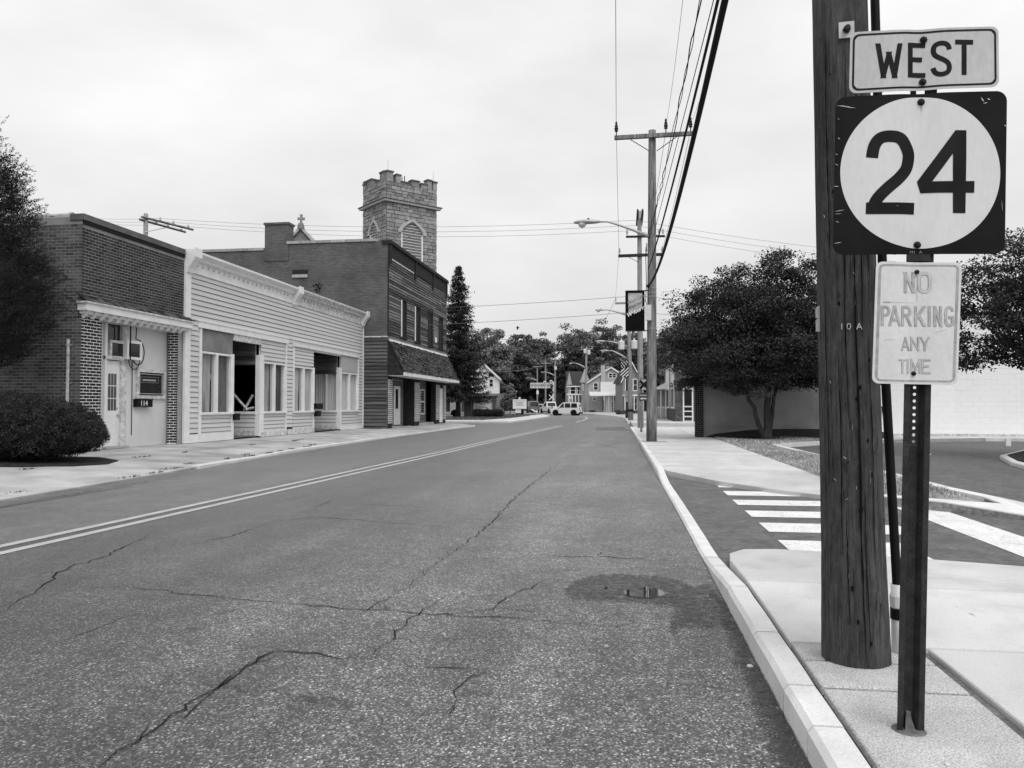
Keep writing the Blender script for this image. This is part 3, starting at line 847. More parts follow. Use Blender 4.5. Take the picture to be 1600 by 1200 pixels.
# damp marks on the walk
NPX, NPY = atz(1340, 1045, .12).x + .035, atz(1340, 1045, .12).y + .14
sm = pxpoly([(1478, 943), (1500, 948), (1530, 962), (1552, 978), (1535, 973), (1505, 957)], ZR)
film('stain', sm, ZR + .0015, 'dirt', .03, .45, walk_r, .008)
bs = pxpoly([(1330, 1125), (1390, 1112), (1440, 1120), (1460, 1145), (1420, 1165), (1370, 1172), (1325, 1150)], ZR)
film('stain', bs, ZR + .0045, 'dirt', .10, .12, walk_r, .015)
film('stain', [(NPX + .20 * math.cos(t), NPY + .20 * math.sin(t)) for t in np.arange(0, 6.28, .3)], ZR + .0045, 'dirt', .07, .30, walk_r, .015)
for px_, py_, e_ in ((1240, 1045, .03), (1500, 1110, .04), (1400, 1100, .02), (1350, 1190, .03), (1520, 1180, .03), (1300, 1150, .02), (1250, 950, .03), (1200, 900, .03), (1540, 1060, .04), (1470, 985, .02), (1250, 890, .04)):
    p_ = atz(px_, py_, ZR); film('stain', [(p_.x + e_ * 2 * math.cos(t), p_.y + e_ * 3 * math.sin(t)) for t in np.arange(0, 6.28, .5)], ZR + .0045, 'dirt', .06, .02, walk_r, .015)
film('seam_dirt', [(XI - .02, -.5), (XI + .03, -.5), (XI + .03, 5.9), (XI - .02, 5.9)], ZR + .0045, 'dirt', .04, .2, walk_r, .015)
film('seam_dirt', [(1.33, -.5), (1.345, -.5), (1.345, 3.85), (1.33, 3.85)], ZR + .0045, 'dirt', .04, .15, walk_r, .015)
for px_, py_, l_ in ((1520, 918, .5), (1170, 712, .6), (1210, 728, .9), (1085, 698, .5), (1055, 709, .6), (1160, 722, .4)):
    p_ = atz(px_, py_, ZR); film('stain', [(p_.x - l_ / 2, p_.y - .02), (p_.x + l_ / 2, p_.y - .03), (p_.x + l_ / 2, p_.y + .05), (p_.x - l_ / 2, p_.y + .03)], ZR + .003, 'dirt', .05, .15, walk_r, .02)

# ---------------------------------------------------------------- driveway with its crossing
drv = structure('driveway', MB().add([(.755, 5.6, .012), (3.4, 5.6, .012), (8, 4.5, .012), (40, 3, .012), (40, 31, .012), (4.2, 31, .012), (4.2, 10.2, .012), (3.0, 10.6, .012), (1.3, 12.8, .012), (.72, 14.3, .012)], [tuple(range(10))]), 'asphalt_smooth')
for (x0, x1, y0, y1) in [(1.43, 1.75, 12.0, 12.25), (1.42, 2.6, 10.95, 11.5), (1.41, 2.75, 9.92, 10.45), (1.41, 2.78, 8.88, 9.40), (1.41, 2.8, 7.85, 8.45), (1.40, 2.46, 6.3, 7.38)]:
    sk = .0
    MB().add([(x0, y0, .0162), (x1, y0, .0162), (x1, y1, .0162), (x0, y1, .0162)], [(0, 1, 2, 3)]).build('crossing_stripe', 'paint_white', drv)
MB().add([(3.22, 5.5, .0162), (3.70, 5.5, .0162), (3.74, 9.75, .0162), (3.26, 10.1, .0162)], [(0, 1, 2, 3)]).build('crossing_line', 'paint_white', drv)
for p0, p1 in (((1447, 712), (1456, 708)), ):
    a, b_ = atz(*p0, .012), atz(*p1, .012)
    ribbon([(a.x, a.y), ((a.x + b_.x) / 2, (a.y + b_.y) / 2), (a.x + 1.0, a.y + 4)], .12, .0165, 'bay_line', 'paint_white', drv)
ww = pxpoly([(1440, 702), (1500, 706), (1560, 708), (1580, 716), (1540, 722), (1480, 716)], .012)
film('damp_patch', ww, .0155, 'damp', .5, .25, drv, .1)
for q_ in range(5):
    p_ = atz(random.uniform(1100, 1560), random.uniform(735, 850), .012); film('damp_patch', [(p_.x - .4, p_.y - .2), (p_.x + .3, p_.y - .25), (p_.x + .4, p_.y + .2), (p_.x - .3, p_.y + .3)], .0158, 'dirt', .2, -.02, drv, .04)

# ---------------------------------------------------------------- grass island
isl = structure('grass_verge', MB().prism([(3.14, 10.35), (3.9, 9.75), (4.36, 9.42), (4.30, 23.3), (6.9, 26.3), (14, 29.6), (14, 33), (2.9, 33), (2.9, 28.3), (3.14, 28.1)], -.03, lambda x, y: .10 + .03 * math.sin(x * 2 + y)), 'lawn')
kb = thing('verge_kerb', None, None, (4.3, 12, 0), kind='structure')
def kerb_path(P, wd, h, m, segs=None):
    P = [Vector((p[0], p[1], 0)) for p in P]
    for a, b_ in zip(P, P[1:]):
        d = (b_ - a); L_ = d.length; d.normalize(); nn = Vector((d.y, -d.x, 0))
        MB().wbox((a.x, a.y), (d.x, d.y), (nn.x, nn.y), .004, L_ - .004, -wd / 2, wd / 2, -.04, h).build('kerb_stone', m, kb)
kerb_path([(4.30, 23.3), (4.36, 20), (4.38, 17), (4.38, 14), (4.38, 11.3), (4.47, 10.2)], .17, .13, 'kerb')
kerb_path([(4.30, 23.3), (6.9, 26.4), (10, 28.2), (14, 29.7)], .17, .13, 'kerb')
NO_ = [(4.38, 10.2), (4.56, 10.2), (4.60, 9.55), (4.52, 9.02), (4.40, 9.0), (3.70, 9.62), (3.13, 10.18), (3.17, 10.36), (3.80, 9.82), (4.28, 9.50)]
nzf = lambda x, y: .115 - .08 * max(0, (9.3 - y)) / .3
MB().prism(NO_, -.04, nzf).build('kerb_nose', 'kerb_rough', kb)
MB().prism(grow(NO_, .97), lambda x, y: nzf(x, y) + .001, lambda x, y: nzf(x, y) + .02, .008).build('nose_cap', 'kerb', kb)
def blades(name, regions, n, h, m, parent=None, mask=None, kind='stuff', zf=lambda x, y: .1):
    VV = []
    for (x0, x1, y0, y1), k in zip(regions, n):
        X = x0 + (x1 - x0) * rng.random(k); Y = y0 + (y1 - y0) * rng.random(k)
        if mask: q = np.array([bool(mask(x, y)) for x, y in zip(X, Y)]); X, Y = X[q], Y[q]
        k = len(X); Z = np.array([zf(x, y) for x, y in zip(X, Y)]); a = rng.random(k) * 6.283; H = h * (.4 + .9 * rng.random(k)); wd = .006 + .004 * rng.random(k) + .0005 * Y
        dx, dy = np.cos(a) * wd, np.sin(a) * wd; lx, ly = rng.normal(size=k) * H * .5, rng.normal(size=k) * H * .5
        VV.append(np.stack([np.stack([X - dx, Y - dy, Z], 1), np.stack([X + dx, Y + dy, Z], 1), np.stack([X + lx, Y + ly, Z + H], 1)], 1).reshape(-1, 3))
    V = np.concatenate(VV); T = rng.random(len(V) // 3)
    o = link(name, npmesh(np.array(V), 3, m, (0, 0, 0), np.array(T)), parent)
    o['kind'] = kind
    return o
def ymask(x, y):
    if x < 3.17 or y < 10.4: return False
    if y < 23.2: return x < 4.26
    return x < 4.3 + (y - 23.3) * .85 and y < 29
blades('grass', [(3.15, 4.28, 10.3, 23.3), (2.95, 9, 23, 29)], [15000, 9000], .055, 'grass', mask=ymask, zf=lambda x, y: .10 + .03 * math.sin(x * 2 + y))
# mulch bed along the wall
mb_ = structure('mulch_bed', MB().add([(2.95, 28.35, .12), (3.6, 27.55, .14), (5, 27.35, .16), (6.4, 27.6, .16), (8.2, 28.2, .15), (9.5, 28.9, .14), (9.5, 30.6, .34), (7, 29.9, .40), (5, 29.0, .40), (3.2, 28.85, .26)], [tuple(range(10))]), 'mulch')

# island on the right with its kerb
i2 = thing('planting_bed', None, None, (9.5, 16.5, 0), kind='structure')
B0 = [atz(1562, 711, .1), atz(1580, 721, .1), atz(1600, 726, .1), atz(1660, 738, .1), atz(1760, 740, .1), atz(1780, 715, .1), atz(1700, 700, .1), atz(1600, 702, .1)]
BP = [(p.x, p.y) for p in B0]
MB().prism(BP, -.03, .10, .02).build('kerb_ring', 'kerb', i2)
MB().prism(grow(BP, .86), .05, .125, .01).build('soil', 'mulch', i2)

# ---------------------------------------------------------------- left sidewalk
walk_l = thing('left_sidewalk', None, None, (-10, 20, 0), kind='structure')
lb = MB()
yy = [-6, 0, 4.5, 8.6, 10.5, 12.3, 14.0, 15.7, 17.4, 19.1, 20.9, 22.7, 24.6, 26.6, 28.6, 30.6, 32.7, 34.6]
lb.add([(-8.05, -6, -.03), (-15, -6, .18), (-15, 34.7, .18), (-8.9, 34.7, -.03)], [(0, 1, 2, 3)])
lb.build('bedding', 'joint', walk_l)
for a, b_ in zip(yy, yy[1:]):
    xa, xb = at(LE, a) - .02, at(LE, b_) - .02
    slab(walk_l, [(-10.25, a + .012), (xa, a + .012), (xb, b_), (-10.25, b_)], zl, 'concrete_old', lambda x, y: zl(x) - .1)
    slab(walk_l, [(-14.6, a + .012), (-10.265, a + .012), (-10.265, b_), (-14.6, b_)], zl, 'concrete_old', lambda x, y: zl(x) - .1)
for a, b_ in ((34.62, 38), (38.02, 41.5), (41.52, 44)):
    slab(walk_l, [(-11.2, a + .01), (at(LE, a) - .02, a + .01), (at(LE, b_) - .02, b_), (-11.2, b_)], lambda x, y: .06 + .14 * min(1, max(0, (-8.9 - x) / 1.6)), 'concrete_old')
slab(walk_l, [(-11.2, 44.02), (-8.98, 44.02), (-9.0, 45.6), (-9.6, 46.6), (-11.2, 47)], lambda x, y: .06 + .14 * min(1, max(0, (-8.9 - x) / 1.6)), 'concrete_old')
# low, chipped kerb lip of the far side
kl = thing('left_kerb', None, None, (-8.6, 20, 0), kind='structure')
y = 14.2
while y < 45.5:
    L_ = random.uniform(1.4, 3.0); q = min(45.6, y + L_); xa, xb = at(LE, y), at(LE, q)
    MB().prism([(xa - .1, y + .01), (xa + .06, y + .01), (xb + .06, q), (xb - .1, q)], -.04, lambda x, y: .065 + .01 * math.sin(y * 9), .012).build('kerb_stone', 'kerb', kl); y = q
LC = [(55.2, -8.05), (63, -8.0), (71, -7.95), (79, -8.1), (88, -8.35), (100, -10.5)]
for (a, xa), (b_, xb) in zip(LC, LC[1:]):
    MB().prism([(xa - .3, a), (xa, a + .02), (xb, b_), (xb - .3, b_)], -.04, .12).build('kerb_stone', 'kerb', kl)
kerb2 = structure('far_walk', MB().prism([(-42, 55.3), (-8.3, 55.3), (-8.25, 71), (-8.6, 88), (-11.1, 101), (-13.4, 100.2), (-10.6, 88), (-10.3, 71), (-11.2, 60.2), (-42, 60.5)], -.04, .11), 'concrete')
structure('church_lawn', MB().prism([(-42, 60.7), (-11.4, 60.4), (-10.5, 71), (-10.8, 88), (-13.6, 100), (-24, 118), (-60, 118)], -.04, .13), 'lawn_far')
# dirt, leaf litter and weeds at the far side
for P_, k in (([(110, 722), (160, 712), (230, 708), (300, 700), (240, 706), (165, 720)], .3), ([(0, 738), (90, 735), (150, 724), (120, 745), (20, 752)], .2), ([(170, 745), (300, 725), (420, 700), (300, 733)], .22), ([(30, 760), (110, 745), (180, 738), (110, 758)], .25), ([(285, 699), (400, 690), (565, 674), (600, 676), (420, 696), (300, 706)], .25)):
    q = [atz(x, y, .14) for x, y in P_]; q = [(p.x, p.y) for p in resample(q + [q[0]], .3)[:-1]]
    film('dirt', q, .006, 'dirt', .22, k, walk_l, .06, .1, zl)
le_ = [(at(LE, y) - .06, y) for y in np.arange(8.5, 34, .5)] + [(at(LE, y) - .3 - .2 * math.sin(y * 2.1), y) for y in np.arange(34, 8.5, -.5)]
film('dirt', le_, .007, 'dirt', .25, .12, walk_l, .06, 0, zl)
wreg = []
for k in range(26):
    wy = random.uniform(9, 24); wx = random.choice([-10.26 + random.uniform(-.04, .04), at(LE, wy) - random.uniform(.05, .5), at(LE, wy) - .1]); e = random.uniform(.03, .16); wreg.append((wx - e * .5, wx + e * .5, wy - e * 2, wy + e * 2))
blades('weeds', wreg, [30] * 26, .03, 'grass_dark', zf=lambda x, y: zl(x))
# scraps lying on the street
for (px, py, s) in [(947, 1011, .03), (1172, 1043, .035), (897, 1048, .012), (990, 1000, .01), (947, 920, .03), (1052, 1075, .012), (862, 1128, .014), (1110, 908, .016), (1480, 1195, .018), (1192, 1070, .014), (1150, 955, .02), (985, 1040, .01)]:
    z = .12 if px > 1400 else 0
    p = atz(px, py, z)
    b = MB(); r = s / 2
    b.lathe((p.x, p.y, z), [(r * .9, 0), (r, r * .3), (r * .7, r * .7), (r * .2, r * .85)], 7)
    o = b.build('pebble', 'pebble' if px != 947 or py > 1000 else 'bolt', road if px < 1400 else walk_r); o['label'] = 'small scrap of stone lying on the paving'

# ================================================================== LEFT SIDE: three shop buildings
FX = -12.1
ux, nx_ = (0, 1), (1, 0)                # along the street, facing it
sx, sy_ = (-1, 0), (0, -1)              # along a flank wall, facing the camera
# ---------------------------------------------------------------- 1. brick shop with a recessed entrance
bs_ = thing('brick_shop', 'low dark brick shop with recessed white entrance and shingled pent roof', 'building', (FX, 15.71, .2))
Y0, Y1 = 15.71, 19.76
b = MB()
b.box(-18, FX, Y0, Y0 + .25, 0, 5.52)
b.box(FX - .3, FX, Y0 + .25, Y1, 3.32, 5.52)
b.box(FX - .5, FX, Y0 + .25, 16.40, 0, 3.32)
b.box(FX - .28, FX - .012, 19.50, Y1, 0, 3.32)
b.build('wall', 'mortar', bs_)
MB().box(FX - .01, FX + .001, Y0 + .002, 16.40, .2, 3.32).build('pier_face', 'mortar_light', bs_)
MB().box(FX - .28, FX - .012, 19.498, 19.4995, .2, 3.32).build('pier_face', 'mortar_light', bs_)
MB().box(-18, FX - .3, Y0 + .25, Y1, 5.1, 5.2).build('roof', 'roof_dark', bs_)
MB().box(-18, -17.8, Y0 + .25, Y1, 0, 5.1).build('back_wall', 'brick_wall_x', bs_)
BK = Bricks(bs_, 'brick', 'brick_piece', 150)
BD = Bricks(bs_, 'brick_dark', 'brick_dark_piece', 150)
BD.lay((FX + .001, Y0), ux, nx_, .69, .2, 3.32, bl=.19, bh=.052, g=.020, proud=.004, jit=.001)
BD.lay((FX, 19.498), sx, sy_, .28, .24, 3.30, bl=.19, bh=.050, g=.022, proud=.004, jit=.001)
BD.done()
BK.lay((FX, Y0), sx, sy_, 5.8, .2, 5.45, bl=.20, bh=.056, g=.016, proud=.004, jit=.0015)
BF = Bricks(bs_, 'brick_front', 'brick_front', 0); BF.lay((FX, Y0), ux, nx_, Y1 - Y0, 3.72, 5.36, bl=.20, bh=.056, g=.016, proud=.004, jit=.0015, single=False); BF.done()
BK.done()
# soldier and corbel courses under the coping
MB().wbox((FX, Y0), ux, nx_, -.0, Y1 - Y0, .0, .035, 5.37, 5.46).build('corbel', 'brick_dark', bs_)
MB().wbox((FX, Y0), ux, nx_, -.03, Y1 - Y0, -.3, .05, 5.462, 5.60).build('front_coping', 'coping', bs_)
x = FX - .32
while x > -18:
    L_ = .62
    MB().lathe((x, Y0 + .12, 5.53), [(.135, 0), (.15, .02), (.15, .05), (.125, .055), (.125, L_ - .01)], 12, (-1, 0, 0)).build('coping_tile', 'coping_tile', bs_, smooth=False); x -= L_
# pent roof over the entrance
b = MB(); b.wbox((FX, Y0), ux, nx_, -.10, 4.22, -.02, .20, 3.40, 3.56); b.build('fascia', 'trim', bs_)
MB().wbox((FX, Y0), ux, nx_, -.14, 4.26, -.02, .235, 3.562, 3.60).build('fascia_cap', 'trim_worn', bs_)
MB().wbox((FX, Y0), ux, nx_, -.06, 4.18, .0, .10, 3.33, 3.398).build('bed_mould', 'trim', bs_)
for i in range(15):
    a = -.02 + i * .292
    b = MB(); P = Vector((FX, Y0, 0)); U = Vector((0, 1, 0)); Nn = Vector((1, 0, 0))
    b.extr([P + U * a + Nn * .02 + Vector((0, 0, 3.24)), P + U * a + Nn * .17 + Vector((0, 0, 3.395)), P + U * a + Nn * .02 + Vector((0, 0, 3.395))], U * .11)
    b.build('modillion', 'trim', bs_)
sh = MB()
for r in range(2):
    a = -.12
    while a < 4.22:
        w_ = random.uniform(.10, .2); z = 3.602 + r * .07; e = .22 - r * .11
        sh.add([(FX + e, Y0 + a, z), (FX + e, Y0 + a + w_ - .008, z), (FX + e - .16, Y0 + a + w_ - .008, z + .105), (FX + e - .16, Y0 + a, z + .105), (FX + e, Y0 + a, z + .016), (FX + e, Y0 + a + w_ - .008, z + .016), (FX + e - .16, Y0 + a + w_ - .008, z + .115), (FX + e - .16, Y0 + a, z + .115)], [(4, 5, 6, 7), (0, 1, 5, 4), (1, 2, 6, 5), (3, 0, 4, 7)], random.random()); a += w_
o = sh.build('shingles', 'shingle', bs_, tones=True); o['kind'] = 'stuff'
# recess
BX = FX - .33
MB().box(BX - .1, FX - .301, 16.40, 19.5, 3.26, 3.32).build('soffit', 'stucco', bs_)
MB().box(FX - .299, FX - .0, 16.41, 19.49, 3.27, 3.319).build('soffit', 'stucco', bs_)
pY = lambda px: atX(px, 634, BX).y
pz = lambda px, py: atX(px, py, BX).z
yd0, yd1, yp = pY(164), pY(187), pY(197)
MB().box(BX - .2, BX, yp - .02, 19.76, .2, 3.26).build('panel_wall', 'stucco', bs_)
MB().box(BX - .15, BX - .02, yd0 - .4, yp - .02, 2.45, 3.26).build('transom', 'glass_dark', bs_)
MB().box(BX - .15, BX, yd0 - .6, yd0 - .09, .2, 3.26).build('side_panel', 'stucco', bs_)
for a in (yd0 - .09, yd1 + .0, yp - .16):
    MB().box(BX - .12, BX + .05, a, a + .085, .22, 3.25).build('post', 'trim_worn' if a > yd1 - .1 else 'trim', bs_)
MB().box(BX - .12, BX + .07, yd0 - .09, yp - .03, 2.38, 2.46).build('lintel', 'trim_worn', bs_)
zt = 2.36
dr = MB().box(BX - .06, BX - .015, yd0, yd1, .26, zt).build('door', 'trim', bs_)
ws = (yd1 - yd0)
for i in range(3):
    for j in range(3):
        a = yd0 + ws * (.2 + .2 * i); z = 1.12 + j * .31
        MB().box(BX - .02, BX - .010, a + .01, a + ws * .2 - .01, z + .012, z + .30).build('pane', 'glass_mid', dr)
MB().lathe((BX - .02, yd1 - .08, 1.02), [(.02, 0), (.02, .03), (.035, .04), (.035, .065), (.015, .08)], 10, (1, 0, 0)).build('knob', 'galv', dr)
MB().lathe((BX - .02, yd1 - .08, 1.18), [(.03, 0), (.03, .012)], 10, (1, 0, 0)).build('deadbolt', 'galv', dr)
MB().box(BX - .05, BX + .12, yd0 - .1, yp, .2, .255).build('sill', 'concrete_old', bs_)
# framed display window and what hangs there
wy0, wy1, wz0, wz1 = pY(211), pY(256), pz(230, 623), pz(230, 577)
def frame(b, y0, y1, z0, z1, t, x0, x1):
    b.box(x0, x1, y0, y1, z0, z0 + t); b.box(x0, x1, y0, y1, z1 - t, z1); b.box(x0, x1, y0, y0 + t, z0 + t, z1 - t); b.box(x0, x1, y1 - t, y1, z0 + t, z1 - t); return b
fr = frame(MB(), wy0, wy1, wz0, wz1, .085, BX, BX + .06).build('window', 'trim_worn', bs_)
frame(MB(), wy0 + .12, wy1 - .12, wz0 + .12, wz1 - .12, .02, BX, BX + .04).build('inner_frame', 'galv', fr)
MB().box(BX, BX + .012, wy0 + .08, wy1 - .08, wz0 + .08, wz1 - .08).build('pane', 'glass_dark', fr)
frame(MB(), wy0 + .2, wy1 - .28, wz0 + .42, wz1 - .2, .012, BX + .012, BX + .018).build('notice', 'panel_grey', fr)
MB().box(BX + .012, BX + .016, wy0 + .28, wy1 - .4, wz0 + .47, wz0 + .51).build('notice_line', 'galv', fr)
# two air conditioners over the door
def aircon(label, y0, y1, z0, z1, x0, x1, m):
    r = thing('air_conditioner', label, 'air conditioner', (x0, (y0 + y1) / 2, z0), 'air conditioners over the shop door')
    MB().box(x0, x1, y0, y1, z0, z1).build('case', m, r)
    frame(MB(), y0 - .01, y1 + .01, z0 - .01, z1 + .01, .065, x1, x1 + .03).build('front_frame', m, r)
    MB().box(x1, x1 + .008, y0 + .04, y1 - .04, z0 + .04, z1 - .04).build('grille_back', 'glass_dark', r)
    for i in range(7):
        z = z0 + .07 + i * (z1 - z0 - .14) / 6
        MB().box(x1 + .008, x1 + .018, y0 + .045, y1 - .045, z - .006, z + .006).build('louvre', 'steel_dark', r)
aircon('grey window air conditioner set in the dark transom over the door', pY(167), pY(192), pz(180, 560), pz(180, 533), BX - .2, BX + .05, 'trim_worn')
yA0, yA1 = atX(197, 600, BX + .16).y, atX(219, 600, BX + .16).y
aircon('white framed air conditioner jutting out right of the door transom', yA0, yA1, atX(205, 561, BX + .16).z, atX(205, 533, BX + .16).z, BX, BX + .16, 'trim')
# loose cable hanging round the unit
cc = Vector((BX + .06, yA1 + .02, (wz1 + 2.75) / 2 - .02))
lp = [Vector((BX + .12, yA1 - .12, 3.25)), Vector((BX + .12, yA1 - .14, 2.95))]
loop = [Vector((BX + .1, yA1 - .02 + .26 * math.sin(t), 2.62 + .32 * math.cos(t))) for t in [i * .3 for i in range(0, 14)]]
loop2 = [Vector((BX + .08, yA1 - .14 + .22 * math.cos(t), 2.42 + .24 * math.sin(t))) for t in [3.2 + i * .3 for i in range(0, 12)]]
b = MB().tube(lp + [Vector((BX + .1, yA1 - .05, 2.94))] + loop, .014, 6); b.tube(loop2, .012, 6); b.tube([(BX + .02, yA1 - .13, 2.45), (BX + .02, yA1 - .12, 1.9), (BX + .02, yA1 - .12, .5)], .01, 5)
tag(b.build('cable', 'black_plastic', None, loc=(BX, yA1, 2.5), smooth=True), 'loose black cable looping round the air conditioner by the shop window', 'cable')
tag(MB().tube([(BX + .2, pY(191), 3.25), (BX + .2, pY(191), 2.4)], .018, 6).build('cable', 'black_plastic', None, loc=(BX + .2, pY(191), 2.4)), 'straight black cable hanging between the two air conditioners', 'cable')
# mailbox with the number
mb0, mb1, mz0, mz1 = pY(208), pY(232), pz(220, 636), pz(220, 625)
mbx = thing('mailbox', 'black wall mailbox numbered 114 under the display window', 'mailbox', (BX, mb0, mz0))
MB().box(BX, BX + .12, mb0, mb1, mz0, mz1).build('case', 'black_plastic', mbx)
MB().box(BX, BX + .135, mb0 - .01, mb1 + .01, mz1, mz1 + .025).build('lid', 'black_plastic', mbx)
Mn = Matrix(((0, 0, 1, BX + .122), (1, 0, 0, mb0 + (mb1 - mb0) * .42), (0, 1, 0, (mz0 + mz1) / 2), (0, 0, 0, 1)))
me = text_mesh('114', .21, Mn, 'white_plain'); me.transform(Matrix.Translation(-BASE[mbx.name])); link('numerals', me, mbx)
# down pipe on the flank
p = atY(106, 570, Y0 - .05)
b = MB(); b.tube([(p.x, Y0 - .05, .2), (p.x, Y0 - .05, 2.75)], .035, 8)
dp = b.build('down_pipe', 'trim_worn', bs_)
for z in (.9, 1.75, 2.6): MB().box(p.x - .07, p.x + .07, Y0 - .06, Y0 - .005, z, z + .03).build('pipe_strap', 'galv', dp)

# ---------------------------------------------------------------- 2. long white sided shop
ws_ = thing('sided_shop', 'long pale clapboard shop front with boarded and broken display windows and a white cornice', 'building', (FX, 27, .2))
A0, A1 = 19.78, 34.66
G = .24
fy = lambda px: atX(px, 634, FX).y
w1a, w1b = fy(309), fy(363)
w2a, w2b = fy(403), fy(446)
w3a, w3b = fy(457), fy(489.5)
w4a, w4b = fy(530), fy(558)
HZ = 3.60
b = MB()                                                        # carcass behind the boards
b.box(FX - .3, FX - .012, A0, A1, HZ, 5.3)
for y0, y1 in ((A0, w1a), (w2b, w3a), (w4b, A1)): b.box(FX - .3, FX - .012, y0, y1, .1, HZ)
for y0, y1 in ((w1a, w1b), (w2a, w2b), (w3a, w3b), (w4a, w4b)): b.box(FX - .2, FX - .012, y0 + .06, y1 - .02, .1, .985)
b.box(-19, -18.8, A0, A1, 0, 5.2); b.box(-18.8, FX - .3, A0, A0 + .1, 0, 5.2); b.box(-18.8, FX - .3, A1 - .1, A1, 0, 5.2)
b.build('wall', 'gap', ws_)  # near-black backing paints the shadow lines in the grooves between boards
MB().box(-18.8, FX - .3, A0 + .1, A1 - .1, 5.0, 5.1).build('roof', 'roof_dark', ws_)
MB().box(-18.8, FX - .3, A0 + .1, A1 - .1, .1, .2).build('floor', 'soil', ws_)
MB().box(-16.5, -16.4, A0 + .1, A1 - .1, .2, 3.5).build('partition', 'shadow_room', ws_)
MB().box(-16.4, FX - .31, A0 + .1, A1 - .1, 3.42, 3.5).build('ceiling', 'shadow_room', ws_)
PT = .148
boards(ws_, 'siding', (FX, A0 + .28), ux, nx_, A1 - A0 - .36, HZ + .08, 5.02, PT)
boards(ws_, 'siding', (FX, A0 + .28), ux, nx_, w1a - A0 - .28 - .02, G + .22, HZ + .08, PT)
boards(ws_, 'siding', (FX, w2b + .02), ux, nx_, w3a - w2b - .04, G + .22, HZ + .08, PT)
boards(ws_, 'siding', (FX, w4b + .08), ux, nx_, A1 - w4b - .16, G + .1, HZ + .08, PT)
for y0, y1, zt_ in ((w1a + .12, w1b - .1, .99), (w2a + .2, w2b - .1, .99), (w3a + .02, w3b - .08, .99), (w4a + .15, w4b + .04, .99)):
    boards(ws_, 'siding', (FX, y0), ux, nx_, y1 - y0, G + .10, zt_, .14)
def trimbox(name, y0, y1, z0, z1, d0=-.02, d1=.05, m='trim', par=None):
    return MB().box(FX + d0, FX + d1, y0, y1, z0, z1).build(name, m, par or ws_)
trimbox('corner_board', A0, A0 + .27, .2, 5.3, -.02, .055)
trimbox('corner_board', A1 - .08, A1, .2, 5.1, -.02, .05)
trimbox('head_trim', w1a - .06, w2b + .06, HZ - .1, HZ + .075, -.02, .08)
trimbox('head_cap', w1a - .09, w2b + .09, HZ + .076, HZ + .10, -.02, .10)
trimbox('head_trim', w3a - .06, w4b + .1, HZ - .15, HZ + .075, -.02, .09)
trimbox('head_cap', w3a - .09, w4b + .14, HZ + .076, HZ + .105, -.02, .14)
trimbox('base_board', A0 + .275, w1a - .01, .2, G + .2, -.02, .05)
trimbox('base_board', w1a + .0, w1b, .2, G + .2, -.02, .055)
trimbox('base_board', w2a + .12, w2b, .2, G + .12, -.02, .055, 'trim_worn')
trimbox('base_board', w2b + .09, w3b, .2, G + .16, -.02, .055, 'trim_worn')
trimbox('base_board', w4a + .12, A1 - .1, .2, G + .12, -.02, .05)
trimbox('corner_board', w1a - .0, w1a + .11, G + .2, HZ - .11, -.02, .052)
trimbox('corner_board', w1b - .1, w1b, G + .2, 2.86, -.25, .052)
trimbox('corner_board', w2a + .0, w2a + .32, G, 2.95, -.10, .052)
trimbox('corner_board', w2b - .08, w2b + .0, G, HZ - .11, -.02, .052)
trimbox('corner_board', w3a - .02, w3a + .06, 1.0, HZ - .16, -.02, .052)
trimbox('corner_board', w3b - .09, w3b, G + .15, 2.75, -.25, .052)
trimbox('corner_board', w4a - .0, w4a + .13, G, 2.90, -.15, .052)
trimbox('corner_board', w4b, w4b + .09, 1.1, HZ - .16, -.02, .055)
def shopwin(y0, y1, zs, zt_, n, curt, glass, mull=.11, sillw=.1):
    f = MB()
    f.box(FX - .12, FX + .03, y0, y0 + .05, zs, zt_); f.box(FX - .12, FX + .03, y1 - .05, y1, zs, zt_)
    f.box(FX - .12, FX + .03, y0 + .05, y1 - .05, zt_ - .06, zt_)
    ww_ = (y1 - y0 - .1 - mull * (n - 1)) / n
    for i in range(1, n): a = y0 + .05 + i * ww_ + (i - 1) * mull; f.box(FX - .12, FX + .035, a, a + mull, zs, zt_ - .06)
    fo = f.build('window', 'trim', ws_)
    for i in range(n):
        a = y0 + .05 + i * (ww_ + mull)
        MB().box(FX - .055, FX - .045, a, a + ww_, zs, zt_ - .06).build('pane', 'glass', fo)
        # cloth hanging behind the glass
        c = MB(); k = 26; mm_, amp, sp_ = curt[i % len(curt)]
        xs = [FX - .125 + amp * math.sin(j * 1.35 + i) * .5 + random.uniform(-amp, amp) * .3 for j in range(k + 1)]
        lo_ = a; hi_ = a + ww_ * sp_
        for j in range(k):
            q0, q1 = lo_ + (hi_ - lo_) * j / k, lo_ + (hi_ - lo_) * (j + 1) / k
            # sheet that sags in towards the foot on its free edge
            s0 = 1 - (1 - sp_) * 0; c.quad((xs[j], q0, zs), (xs[j + 1], q1, zs), (xs[j + 1] - .02, q1 if sp_ >= 1 else lo_ + (q1 - lo_) / sp_ * (.97), zt_), (xs[j] - .02, q0 if sp_ >= 1 else lo_ + (q0 - lo_) / sp_ * .97, zt_))
        c.build('curtain', mm_, fo, smooth=True)
    MB().box(FX - .1, FX + sillw, y0 - .04, y1 + .04, zs - .07, zs).build('sill', 'trim', fo)
    return fo
def panel(name, y0, y1, z0, z1, m, d=.0): return MB().box(FX - .06, FX + d, y0, y1, z0, z1).build(name, m, ws_)
shopwin(w1a + .11, w1b - .1, 1.06, 2.84, 2, [('sheet_grey', .05, .86), ('panel_grey', .03, 1.)], 'glass')
panel('transom_panel', w1a + .12, w1b - .02, 2.86, HZ - .12, 'panel_grey')
